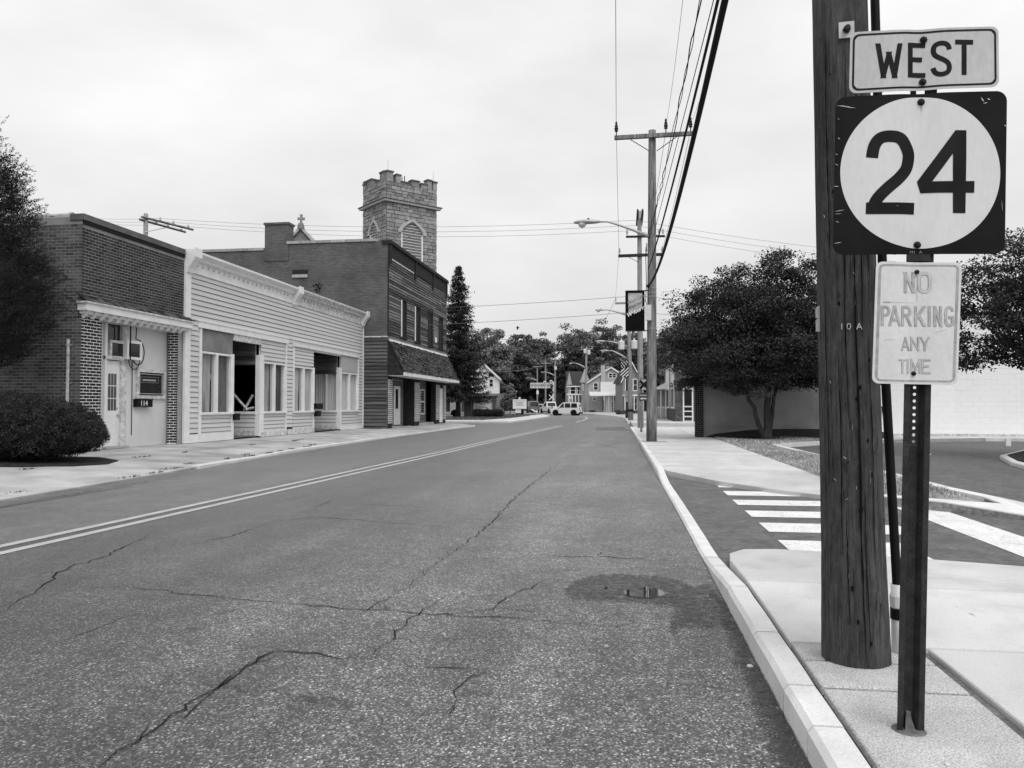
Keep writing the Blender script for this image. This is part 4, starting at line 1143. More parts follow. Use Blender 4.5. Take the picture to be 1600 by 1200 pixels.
shopwin(w2a + .33, w2b - .09, 1.06, 2.76, 2, [('sheet_grey', .04, .9), ('curtain_dark', .05, 1.)], 'glass')
boards(ws_, 'siding', (FX, w2a + .16), ux, nx_, w2b - w2a - .26, 2.80, HZ - .11, .14)
panel('blank_panel', w2a + .16, w2b - .1, 2.78, HZ - .11, 'trim', -.03)
shopwin(w3a + .06, w3b - .09, 1.06, 2.74, 2, [('curtain', .05, .8), ('curtain', .06, 1.)], 'glass', .14)
boards(ws_, 'siding', (FX, w3a + .07), ux, nx_, w3b - w3a - .1, 2.78, HZ - .16, .14)
panel('blank_panel', w3a + .07, w3b - .04, 2.76, HZ - .16, 'trim', -.03)
shopwin(w4a + .15, w4b - .0, 1.06, 2.72, 2, [('curtain_light', .05, 1.), ('curtain_light', .05, 1.)], 'glass', .12)
panel('board_panel', w4a + .14, w4b, 2.74, HZ - .16, 'osb', .02)
# entrance bays: the flank of the next window bay closes each on the far side
def bay(y0, y1, dep, curt, side, ceil):
    xb = FX - dep
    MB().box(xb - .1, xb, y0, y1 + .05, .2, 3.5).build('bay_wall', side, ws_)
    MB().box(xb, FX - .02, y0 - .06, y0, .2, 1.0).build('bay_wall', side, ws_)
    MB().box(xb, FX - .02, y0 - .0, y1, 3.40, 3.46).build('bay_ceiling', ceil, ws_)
    MB().box(xb, FX - .11, y1 + .02, y1 + .07, .2, 1.0).build('bay_wall', side, ws_)
    boards(ws_, 'siding', (FX - .10, y1 + .02), sx, sy_, dep - .1, G + .14, .97, .14)
    MB().box(xb, FX - .06, y1 - .06, y1 + .02, .97, 1.06).build('bay_sill', 'trim', ws_)
    MB().box(xb, FX - .1, y1 - .02, y1 + .02, .2, G + .18).build('base_board', 'trim_worn', ws_)
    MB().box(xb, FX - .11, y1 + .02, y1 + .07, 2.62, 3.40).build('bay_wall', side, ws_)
    boards(ws_, 'dark_board_low', (FX - .12, y1 + .02), sx, sy_, dep - .12, 2.62, 3.38, .14, proud=.03)  # dark boards stand for pale siding lying in shadow
    MB().box(xb, FX - .02, y0, y1 - .03, .235, .255).build('bay_floor', 'soil', ws_)  # floor coloured dark to stand for the shadow inside the bay
    d_ = MB().box(xb, xb + .04, y0 + .2, y0 + 1.05, .2, 2.3).build('door', 'trim', ws_)
    MB().box(xb + .04, xb + .05, y0 + .32, y0 + .93, .95, 2.1).build('pane', 'glass_dark', d_)
    if curt:
        c = MB(); k = 60
        xs = [FX - .12 - (dep - .16) * j / k for j in range(k + 1)]; of = [.05 * math.sin(j * 1.5) * .5 + random.uniform(-.012, .012) for j in range(k + 1)]
        for j in range(k): c.quad((xs[j + 1], y1 + .16 + of[j + 1], 1.0), (xs[j], y1 + .16 + of[j], 1.0), (xs[j], y1 + .16 + of[j], 2.66), (xs[j + 1], y1 + .16 + of[j + 1], 2.66))
        f = c.build('curtain', 'curtain_light', ws_, smooth=True)
        MB().box(xb, FX - .12, y1 + .04, y1 + .048, 1.06, 2.62).build('pane', 'glass', ws_)
        MB().box(FX - .62, FX - .56, y1 + .0, y1 + .06, 1.06, 2.62).build('mullion', 'trim', ws_)
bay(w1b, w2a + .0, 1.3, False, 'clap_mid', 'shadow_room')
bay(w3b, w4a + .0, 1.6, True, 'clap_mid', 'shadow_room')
trimbox('bay_head', w1b, w2a + .15, 3.30, HZ - .1, -.08, .04, 'trim_worn')
trimbox('bay_head', w3b, w4a + .15, 3.38, HZ - .15, -.08, .04, 'trim_worn')
# broken frame pieces left in the empty bay window
yb = w2a + .02
bb_ = MB()
for q0, q1, dy_ in (((365, 616), (387, 641), .10), ((395, 617), (381, 641), .15), ((384, 640), (397, 637), .12)):
    bb_.tube([atY(q0[0], q0[1], yb + dy_), atY(q1[0], q1[1], yb + dy_)], .045, 4)
tag(bb_.build('broken_boards', 'trim_worn', None, loc=(FX - .4, yb + .1, 1.06)), 'splintered pale boards forming a V in the empty bay window', 'boards')
# cornice
cor = MB()
prof = [(0, 5.02), (.05, 5.02), (.05, 5.08), (.03, 5.09), (.03, 5.34), (.10, 5.36), (.14, 5.40), (.14, 5.44), (.24, 5.50), (.28, 5.54), (.28, 5.60), (-.3, 5.63), (-.3, 5.02)]
cor.extr([(FX + a, A0 + .04, z) for a, z in prof], (0, 7.0, 0)); cor.build('cornice', 'trim', ws_)
cor = MB(); cor.extr([(FX + a, A0 + 7.05, z) for a, z in prof], (0, A1 - A0 - 7.12, 0)); cor.build('cornice', 'trim_worn', ws_)
for a in (A0 + .02, A0 + 7.0, A1 - .32):
    b = MB(); q = [(.03, 4.96), (.10, 4.99), (.13, 5.10), (.24, 5.28), (.31, 5.36), (.31, 5.62), (-.1, 5.64), (-.1, 4.96)]
    b.extr([(FX + e, a, z) for e, z in q], (0, .30, 0)); br = b.build('bracket', 'trim', ws_)
    MB().box(FX + .31, FX + .335, a - .03, a + .33, 5.40, 5.66).build('bracket_cap', 'trim', br)
y = A0 + .6
while y < A1 - .4:
    if abs(y - A0 - 7.1) > .35:
        piece('frieze_knob', ('fk', y > A0 + 7), lambda q: q.lathe((0, 0, 0), [(.035, 0), (.04, .03), (.0, .05)], 8, (1, 0, 0)), 'trim_worn', ws_, (FX + .03, y, 5.27))
    y += .30
# letter boxes by the two bays
for (yy_, zz, lab) in ((w1b + .03, .93, 'small dark letter box at the foot of the empty bay window'), ):
    t_ = thing('letter_box', lab, 'mailbox', (FX + .06, yy_, zz - .12)); MB().box(FX + .052, FX + .16, yy_ - .10, yy_ + .16, zz - .13, zz + .06).build('case', 'black_plastic', t_); MB().box(FX + .052, FX + .18, yy_ - .11, yy_ + .17, zz + .061, zz + .08).build('lid', 'steel_dark', t_)
yy_ = w3b + .05
for zz, lab in ((1.12, 'upper black letter box between the curtained bay windows'), (.83, 'lower black letter box between the curtained bay windows')):
    w__ = .30 if zz > 1 else .2
    t_ = thing('letter_box', lab, 'mailbox', (FX + .06, yy_, zz)); MB().box(FX + .055, FX + .19, yy_ - .12, yy_ - .12 + w__ * 2, zz, zz + .2).build('case', 'black_plastic', t_); MB().box(FX + .055, FX + .205, yy_ - .14, yy_ - .10 + w__ * 2, zz + .201, zz + .225).build('lid', 'steel_dark', t_)
# vent and seedling on its roof
p = atX(506, 459, -13.4)
rv = thing('roof_vent', 'squat dark vent cowl showing above the white cornice', 'vent', (p.x, p.y, 5.1))
MB().lathe((p.x, p.y, 5.1), [(.12, 0), (.12, .55)], 12).build('pipe', 'steel_dark', rv); MB().lathe((p.x, p.y, 5.1), [(.16, .55), (.34, .62), (.34, .66), (.1, .78)], 14).build('cowl', 'steel_dark', rv)
p = atX(497, 456, -13.3)
Q, t = leaf_quads(np.array([[p.x, p.y, p.z + .1], [p.x, p.y + .1, p.z + .3], [p.x, p.y - .1, p.z + .25]]), 14, .16, .2)
sd = thing('seedling', 'small weed growing on the roof beside the vent cowl', 'plant', (p.x, p.y, 5.1))
link('leaves', npmesh(Q, 4, 'leaf_tree', BASE[sd.name], t), sd); MB().tube([(p.x, p.y, 5.1), (p.x, p.y, p.z + .2)], .012, 5).build('stem', 'bark', sd)

# ---------------------------------------------------------------- 3. tall dark boarded shop
DX = -10.9
db_ = thing('dark_shop', 'tall two storey shop with weathered dark boards, brick flank and shingled pent roof', 'building', (DX, 34.7, .15))
D0, D1 = 34.7, 46.6
TOP = 9.0
b = MB()
b.box(-21.2, DX - .02, D0, D0 + .3, 0, 8.72); b.box(-16.0, DX - .02, D0, D0 + .3, 8.72, TOP)
b.build('flank_wall', 'brick_wall_y', db_)
b = MB()
b.box(DX - .3, DX - .022, D0 + .3, D1, 2.75, TOP); b.box(-21.2, DX - .3, D1 - .3, D1, 0, TOP); b.box(-21.2, -20.9, D0 + .3, D1 - .3, 0, 8.7); b.box(-20.9, DX - .3, D0 + .3, D1 - .3, 8.4, 8.5)
b.build('wall', 'dark_trim', db_)
# flank: tiles, chimney, boards below
def tiles(x0, x1, z, n):
    d_ = (x1 - x0) / n
    for i in range(n):
        MB().box(x0 + i * d_ + .01, x0 + (i + 1) * d_ - .01, D0 - .05, D0 + .35, z, z + .13).build('coping_tile', 'coping_tile', db_)
tiles(-15.95, DX - .6, TOP + .0, 6); tiles(-21.3, -17.1, 8.725, 5)
MB().box(-17.05, -15.85, D0 - .04, D0 + .55, 8.2, 9.95).build('chimney', 'brick_wall_y', db_)
MB().box(-17.1, -15.8, D0 - .09, D0 + .6, 9.951, 10.05).build('chimney_cap', 'coping', db_)
b = MB(); p0 = atY(457, 422, D0); p1 = atY(481, 432, D0)
fv = MB().box(p0.x, p1.x, D0 - .03, D0 - .001, p1.z, p0.z).build('flank_vent', 'dark_trim', db_)
MB().box(p0.x, p1.x, D0 - .06, D0 - .031, p1.z - .05, p1.z + .10).build('vent_sill', 'stone_dress', fv)
boards(db_, 'dark_board_low', (DX - .02, D0 - .002), sx, sy_, 1.17, .30, 4.45, .165, name='board', proud=.05)
MB().box(-12.1, DX - .0, D0 - .06, D0 - .02, 4.46, 4.52).build('drip_board', 'trim_worn', db_)
MB().box(DX - .022, DX + .03, D0 - .035, D0 + .03, 4.5, 8.3).build('corner_board', 'dark_trim', db_)
# front boards (short lengths, patched and weathered)
fY = lambda px: atX(px, 634, DX).y
wins = [(fY(626), fY(633)), (fY(647.5), fY(654.5)), (fY(668.5), fY(674.5)), (fY(685), fY(690.5))]
z = 4.42; pt = .139
while z < 8.2:
    hs = [(w_[0] - D0 - .12, w_[1] - D0 + .12) for w_ in wins] if 4.62 < z + pt and z < 6.5 else []
    for lo, hi in cut(.04, D1 - D0, hs):
        a = lo
        while a < hi - .01:
            q = min(hi, a + random.uniform(2.0, 5.5))
            if hi - q < .5: q = hi
            MB().hexa([(DX - .015, D0 + a, z + .012), (DX + .036, D0 + a, z + .012), (DX + .036, D0 + q - .004, z + .012), (DX - .015, D0 + q - .004, z + .012), (DX - .015, D0 + a, z + pt), (DX + .003, D0 + a, z + pt), (DX + .003, D0 + q - .004, z + pt), (DX - .015, D0 + q - .004, z + pt)]).build('board', 'dark_board', db_); a = q
    z += pt
for i, (y0, y1) in enumerate(wins):
    f = MB(); f.box(DX - .05, DX + .04, y0 - .12, y0, 4.66, 6.52); f.box(DX - .05, DX + .04, y1, y1 + .12, 4.66, 6.52); f.box(DX - .05, DX + .05, y0 - .12, y1 + .12, 6.521, 6.62); f.box(DX - .05, DX + .07, y0 - .12, y1 + .12, 4.58, 4.659)
    fo = f.build('window', 'dark_trim', db_)
    MB().box(DX - .20, DX - .19, y0, y1, 4.66, 6.52).build('pane', 'glass_dark', fo)
    MB().box(DX - .19, DX - .15, y0, y1, 5.55, 5.60).build('meeting_rail', 'dark_trim', fo)
    MB().box(DX + .041, DX + .06, y0 - .13, y0 + .02, 4.67, 6.5).build('jamb', 'trim' if i < 2 else 'dark_trim', fo)
# strips of small lights and a patched panel between the windows
def lights(y0, y1, z0, z1, n):
    r = MB().box(DX + .026, DX + .035, y0, y1, z0, z1).build('light_strip', 'dark_trim', db_)
    for i in range(n):
        a = y0 + (y1 - y0) * (i + .15) / n; MB().box(DX + .0351, DX + .045, a, a + (y1 - y0) / n * .6, z0 + .04, z1 - .04).build('pale_light', 'panel_grey', r)
lights(fY(634.5), fY(646), 6.12, 6.40, 5); lights(fY(656), fY(667), 5.75, 6.1, 5); lights(fY(675.5), fY(684), 6.20, 6.50, 4); lights(fY(676), fY(684), 5.0, 5.7, 4)
MB().box(DX + .046, DX + .06, fY(678), fY(681), 4.95, 5.25).build('torn_sheet', 'trim', db_)
# frieze
MB().box(DX - .02, DX + .06, D0 - .03, D1, 8.22, 8.86).build('frieze', 'dark_trim', db_)
MB().box(DX - .3, DX + .16, D0 - .08, D1 + .05, 8.861, 9.02).build('cornice', 'dark_trim', db_)
MB().box(DX - .3, DX + .10, D0 - .05, D1, 9.021, 9.08).build('cornice_cap', 'coping', db_)
MB().box(DX + .061, DX + .075, D0, D0 + 4.2, 8.16, 8.22).build('bed_mould', 'trim_worn', db_)
for px in (609, 646, 674, 698):
    y = min(fY(px), D1 - .3) if px > 610 else D0 + .0
    MB().box(DX + .0, DX + .12, y, y + .2, 7.95, 8.86).build('drop_bracket', 'dark_trim', db_)
# pent roof with its shingles, seen one by one
ex, ez, tz = DX + .78, 2.80, 4.34
b = MB(); b.extr([(DX, D0 - .0, tz), (ex, D0, ez), (ex, D0, ez - .12), (DX - .0, D0, ez - .12)], (0, D1 - D0 + .1, 0)); b.build('pent_roof', 'dark_trim', db_)
MB().box(ex - .02, ex + .03, D0 - .03, D1 + .13, ez - .15, ez + .02).build('gutter_board', 'trim', db_)
MB().box(DX + .0, ex, D0 + .02, D1 + .08, ez - .15, ez - .121).build('soffit', 'clap_white', db_)
MB().hexa([(DX, D0 - .03, tz - .02), (DX + .10, D0 - .03, tz - .12), (DX + .10, D1 + .1, tz - .12), (DX, D1 + .1, tz - .02), (DX, D0 - .03, tz + .10), (DX + .12, D0 - .03, tz - .06), (DX + .12, D1 + .1, tz - .06), (DX, D1 + .1, tz + .10)]).build('ridge_board', 'trim_worn', db_)
MB().extr([(DX + .02, D0 - .05, tz), (ex + .02, D0 - .05, ez), (ex + .02, D0 - .05, ez + .09), (DX + .02, D0 - .05, tz + .09)], (0, .05, 0)).build('verge_board', 'dark_trim', db_)
sh = MB(); E0 = Vector((ex, 0, ez)); E1 = Vector((DX + .06, 0, tz)); dd = E1 - E0; nrm = Vector((-dd.z, 0, dd.x)); nrm = -nrm.normalized() if nrm.x < 0 else nrm.normalized()
rows = 15
for r in range(rows):
    y = D0 - random.uniform(0, .2)
    while y < D1 + .08:
        w_ = random.uniform(.15, .30); a, q = max(y, D0) + .006, min(y + w_, D1 + .08) - .006
        if q - a > .03:
            t0, t1 = r / rows, (r + 1.25) / rows; l = random.uniform(.02, .055); s0 = random.uniform(-.12, .12) / rows
            A_, B_ = E0 + dd * (t0 + s0) + nrm * l, E0 + dd * min(1, t1) + nrm * .004
            A2 = E0 + dd * (t0 + s0) + nrm * .0
            sh.add([(A_.x, a, A_.z), (A_.x, q, A_.z), (B_.x, q, B_.z), (B_.x, a, B_.z), (A2.x, a, A2.z), (A2.x, q, A2.z)], [(0, 1, 2, 3), (4, 5, 1, 0), (0, 3, 4), (1, 5, 2)], random.random())
        y += w_
o = sh.build('shingles', 'shingle', db_, tones=True); o['kind'] = 'stuff'
# ground floor: piers of pale courses, recesses, doors
def pier(y0, y1, x0=DX - .3):
    MB().box(x0, DX - .012, y0, y1, .1, 2.66).build('pier', 'dark_trim', db_)
    z = .42
    while z < 2.5:
        piece('course', ('pc', round(y1 - y0, 3)), lambda q: q.box(-.02, .02, .03, y1 - y0 - .03, 0, .07), 'light_course', db_, (DX, y0, z)); z += .095
ya, yb_, yc, yd, ye = fY(606), fY(613), fY(647.5), fY(655.5), fY(681)
yf, yg = fY(687), fY(692.5)
pier(D0 + .02, yb_); pier(yc, yd); pier(ye, yf); pier(yg, D1 - .05)
MB().box(DX - .1, DX - .03, yf, yg, .25, 2.3).build('door', 'trim', db_); MB().box(DX - .1, DX - .01, yf, yg, 2.301, 2.66).build('door_head', 'dark_trim', db_)
RX = DX - .6
MB().box(RX - .1, RX, yb_, ye, .1, 2.66).build('recess_wall', 'clap_mid', db_)
for y in (yc - .05, yd): MB().box(RX, DX - .3, y, y + .05, .1, 2.66).build('recess_side', 'dark_trim', db_)
boards(db_, 'recess_board', (RX, yb_ + 1.6), ux, nx_, yc - yb_ - 1.7, .3, 2.5, .14, name='board'); boards(db_, 'recess_board', (RX, yd + 1.8), ux, nx_, ye - yd - 1.85, .3, 2.5, .14, name='board')
rY = lambda px: atX(px, 634, RX).y
dr = MB().box(RX + .0, RX + .05, rY(614), rY(624), .28, 2.25).build('door', 'trim', db_)
MB().box(RX + .05, RX + .056, rY(616.5), rY(620.5), 1.1, 2.1).build('pane', 'glass_dark', dr)
fo = frame(MB(), rY(656), rY(662.5), .75, 2.2, .08, RX, RX + .05).build('window', 'trim', db_)
MB().box(RX, RX + .02, rY(656), rY(662.5), .75, 2.2).build('pane', 'glass_dark', fo); MB().box(RX + .021, RX + .05, rY(656) + .08, rY(662.5) - .08, 1.44, 1.52).build('meeting_rail', 'trim', fo)
MB().box(RX, DX + .25, yb_ + .05, yb_ + 1.6, .08, .24).build('step', 'concrete_old', db_); MB().box(RX, DX - .1, yd + .1, ye - .1, .08, .3).build('step', 'concrete_old', db_)
MB().box(DX - .30, DX - .02, yb_, ye, 2.662, 2.74).build('lintel', 'dark_trim', db_)

# ================================================================== STONE TOWER behind the dark shop
tw = atd(602, 634, 62.0); tw.z = 0
def dirv(deg):                          # level direction at an angle right of the sight axis
    v = RT * math.sin(R(deg)) + Vector((-_sa, _ca, 0)) * math.cos(R(deg)); return v.normalized()
dr_, dl_ = dirv(51.5), dirv(-38.5)
LR, LL = 62 * .0779, 62 * .0621
ct = thing('church_tower', 'square battlemented stone church tower with louvred pointed windows', 'tower', tw)
def T(a, b_, z): return tw + dr_ * a + dl_ * b_ + Vector((0, 0, z))
zb = 62 * (634 - 312) / 1200 + 1.25     # string course
zt = 62 * (634 - 280) / 1200 + 1.25 + .9
u1, n1 = (dr_.x, dr_.y), (-dl_.x, -dl_.y)
u2, n2 = (dl_.x, dl_.y), (-dr_.x, -dr_.y)
wR, wL = (LR * .50, 1.02), (LL * .50, .70)        # window centres and half widths
wz0 = 62 * (634 - 430) / 1200 + 1.25; wsp = 62 * (634 - 358) / 1200 + 1.25; wap = 62 * (634 - 338) / 1200 + 1.25
core = MB()
core.add([T(0, 0, 0), T(LR, 0, 0), T(LR, LL, 0), T(0, LL, 0), T(0, 0, zt - .9), T(LR, 0, zt - .9), T(LR, LL, zt - .9), T(0, LL, zt - .9)], [(0, 1, 5, 4), (1, 2, 6, 5), (2, 3, 7, 6), (3, 0, 4, 7), (4, 5, 6, 7)])
core.build('core', 'stone_joint', ct)
st_rest = MB(); st_n = [0]
def stones(P, u, n, L, z0, z1, holes=(), th=.10):
    z = z0
    while z < z1 - .05:
        h = min(random.choice([.24, .30, .36, .21]), z1 - z)
        if z1 - z - h < .15: h = z1 - z
        hs = [(q[0], q[1]) for q in holes if q[2] < z + h and q[3] > z]
        for lo, hi in cut(0, L, hs):
            a = lo
            while a < hi - .02:
                w_ = random.uniform(.3, .82); q = min(hi, a + w_)
                if hi - q < .25: q = hi
                e = th + random.uniform(-.03, .035); g = .022
                b = MB(); b.wbox(P, u, n, a + g, q - g, -.05, e, z + g, z + h - g, random.random())
                for i in range(8): b.v[i] += Vector((random.uniform(-1, 1), random.uniform(-1, 1), random.uniform(-1, 1))) * .012
                if st_n[0] < 298: st_n[0] += 1; b.build('stone', 'stone', ct)
                else: st_rest.add(b.v, b.f, b.t[0])
                a = q
        z += h
zlow = 8.6
def wholes(c, hw): # stepped outline of a pointed opening
    o = [(c - hw, c + hw, wz0 - 1, wsp)]
    for i in range(5):
        t0, t1 = i / 5, (i + 1) / 5; k = 1 - t0 ** 1.9; o.append((c - hw * k, c + hw * k, wsp + (wap - wsp) * t0, wsp + (wap - wsp) * t1))
    return o
hR, hL = wholes(*wR), wholes(*wL)
stones((tw.x, tw.y), u1, n1, LR, zlow, zb - .05, hR); stones((tw.x, tw.y), u2, n2, LL, zlow + 3, zb - .05, hL)
stones((tw.x, tw.y), u1, n1, LR, zb + .22, zt - .9); stones((tw.x, tw.y), u2, n2, LL, zb + .22, zt - .9)
# battlements
def merlons(P, u, n, L, spec):
    for a, q, h in spec:
        b = MB(); b.wbox(P, u, n, a * L, q * L, -.45, .10, zt - .9, zt - .9 + h); m_ = b.build('merlon', 'stone', ct)
        MB().wbox(P, u, n, a * L - .05, q * L + .05, -.5, .16, zt - .9 + h, zt - .9 + h + .12).build('cap', 'stone_dark', m_)
sp1 = [(0, .10, 1.35), (.10, .36, .55), (.13, .22, 1.2), (.46, .62, .85), (.68, .9, .7), (.78, .9, 1.15), (.92, 1.0, 1.1)]
sp1 = [(0, .12, .78), (.18, .27, .62), (.275, .43, .12), (.49, .64, .42), (.68, .80, .30), (.805, .89, .72), (.92, 1.0, .66)]
merlons((tw.x, tw.y), u1, n1, LR, sp1)
merlons((tw.x, tw.y), u2, n2, LL, [(.045, .24, .78), (.245, .42, .2), (.60, .80, .62), (.84, 1.0, .45)])
far1 = T(LR, 0, 0); merlons((far1.x, far1.y), u2, (dr_.x, dr_.y), LL, [(.06, .3, .7), (.5, .75, .5), (.85, 1, .7)])
far2 = T(0, LL, 0); merlons((far2.x, far2.y), u1, (dl_.x, dl_.y), LR, [(0, .15, .7), (.3, .5, .6), (.6, .8, .6)])
b = MB(); b.wbox((tw.x, tw.y), u1, n1, -.0, LR + .3, -.1, .32, zb, zb + .16); b.wbox((tw.x, tw.y), u2, n2, -.322, LL + .3, -.1, .322, zb + .002, zb + .158); b.build('string_course', 'stone_dress', ct)
b = MB(); b.wbox((tw.x, tw.y), u1, n1, -.0, LR + .4, -.1, .40, zb + .162, zb + .22); b.wbox((tw.x, tw.y), u2, n2, -.402, LL + .4, -.1, .402, zb + .163, zb + .218); b.build('drip_course', 'stone_dark', ct)
if st_rest.v:
    o = st_rest.build('stone', 'stone_fill', ct, tones=True); o['kind'] = 'stuff'
def pointed(P, u, n, c, hw):
    P3 = Vector((P[0], P[1], 0)); U = Vector((u[0], u[1], 0)); Nn = Vector((n[0], n[1], 0))
    def arch(s, k=10, up=0):
        L_ = []
        for i in range(k + 1):
            t = i / k * math.pi / 2; x = 1 - (1 - math.cos(t)) ; tt_ = i / k; L_.append((hw * s * (1 - tt_ ** 1.9), (wap - wsp) * (1 if s == 1 else 1.22) * tt_))
        return L_
    ar = arch(1.0); ao = arch(1.36)
    b = MB()
    for sgn in (-1, 1):
        for i in range(len(ar) - 1):
            q = [P3 + U * (c + sgn * x) + Nn * d_ + Vector((0, 0, wsp + z)) for (x, z), d_ in ((ar[i], .17), (ao[i], .17), (ao[i + 1], .17), (ar[i + 1], .17))]
            q2 = [p - Nn * .3 for p in q]
            b.hexa(q2 + q if sgn > 0 else q2[::-1] + q[::-1])
    w_ = b.build('window', 'stone_dress', ct)
    lv = MB(); z = wz0 - 1
    while z < wap - .1:
        k = 1 if z < wsp else max(.06, 1 - ((z - wsp) / (wap - wsp)) ** 1.9)
        lv.hexa([P3 + U * (c - hw * k) + Nn * -.25 + Vector((0, 0, z + .12)), P3 + U * (c + hw * k) + Nn * -.25 + Vector((0, 0, z + .12)), P3 + U * (c + hw * k) + Nn * .02 + Vector((0, 0, z)), P3 + U * (c - hw * k) + Nn * .02 + Vector((0, 0, z)),
                 P3 + U * (c - hw * k) + Nn * -.25 + Vector((0, 0, z + .15)), P3 + U * (c + hw * k) + Nn * -.25 + Vector((0, 0, z + .15)), P3 + U * (c + hw * k) + Nn * .02 + Vector((0, 0, z + .03)), P3 + U * (c - hw * k) + Nn * .02 + Vector((0, 0, z + .03))])
        z += .235
    lo = lv.build('louvre_slats', 'louver', w_); lo['kind'] = 'stuff'
    b = MB(); b.wbox(P, u, n, c - hw - .02, c - hw + .09, -.2, .07, wz0 - 1, wsp); b.wbox(P, u, n, c + hw - .09, c + hw + .02, -.2, .07, wz0 - 1, wsp); b.build('jambs', 'louver', w_)
    b = MB(); b.wbox(P, u, n, c - hw, c + hw, -.32, -.28, wz0 - 1, wap); b.build('dark_back', 'shadow_room', w_)
pointed((tw.x, tw.y), u1, n1, *wR); pointed((tw.x, tw.y), u2, n2, *wL)
for a, b_, h0, h1 in ((.2, .1, zt - .3, zt + .9), (LR - .2, .2, zt - .3, zt + .8), (1.3, .5, zt - .9, zt + .1), (1.75, .5, zt - .9, zt - .1), (2.0, .5, zt - .9, zt + .0)):
    MB().tube([T(a, b_, h0 - .4), T(a, b_, h1)], .010 if h1 > zt + .5 else .04, 5).build('rod', 'steel_dark', ct)
# nave with its cross
nv = atd(468, 634, 66); nv.z = 0
ch = thing('church_nave', 'stone church gable end topped by a small cross, behind the brick flank', 'church', nv)
na = 66 * (634 - 358) / 1200 + 1.25
pR, pF = dirv(88), dirv(-2)
b = MB(); b.extr([nv - pR * 4 + Vector((0, 0, 0)), nv + pR * 4, nv + pR * 4 + Vector((0, 0, na - 4.6)), nv + Vector((0, 0, na)), nv - pR * 4 + Vector((0, 0, na - 4.6))], pF * 5); b.build('wall', 'stone_fill', ch)
b = MB()
for s in (-1, 1): b.extr([nv + Vector((0, 0, na + .1)) - pF * .2, nv + pR * s * 4.3 + Vector((0, 0, na - 4.7)) - pF * .2, nv + pR * s * 4.3 + Vector((0, 0, na - 4.4)) - pF * .2, nv + Vector((0, 0, na + .38)) - pF * .2], pF * 5.4)
b.build('roof', 'stone_dress', ch)
fz = na + .35
cr = MB().lathe(nv + Vector((0, 0, fz - .25)), [(.34, 0), (.30, .3), (.22, .5), (.14, .55)], 8).build('finial', 'stone', ch)
cxp = nv + Vector((0, 0, fz + .3))
b = MB(); b.extr([cxp + pR * x + Vector((0, 0, z)) for x, z in ((-.09, 0), (.09, 0), (.09, .28), (.30, .24), (.30, .48), (.09, .44), (.12, .74), (-.12, .74), (-.09, .44), (-.30, .48), (-.30, .24), (-.09, .28))], pF * .16); b.build('cross', 'stone', cr)

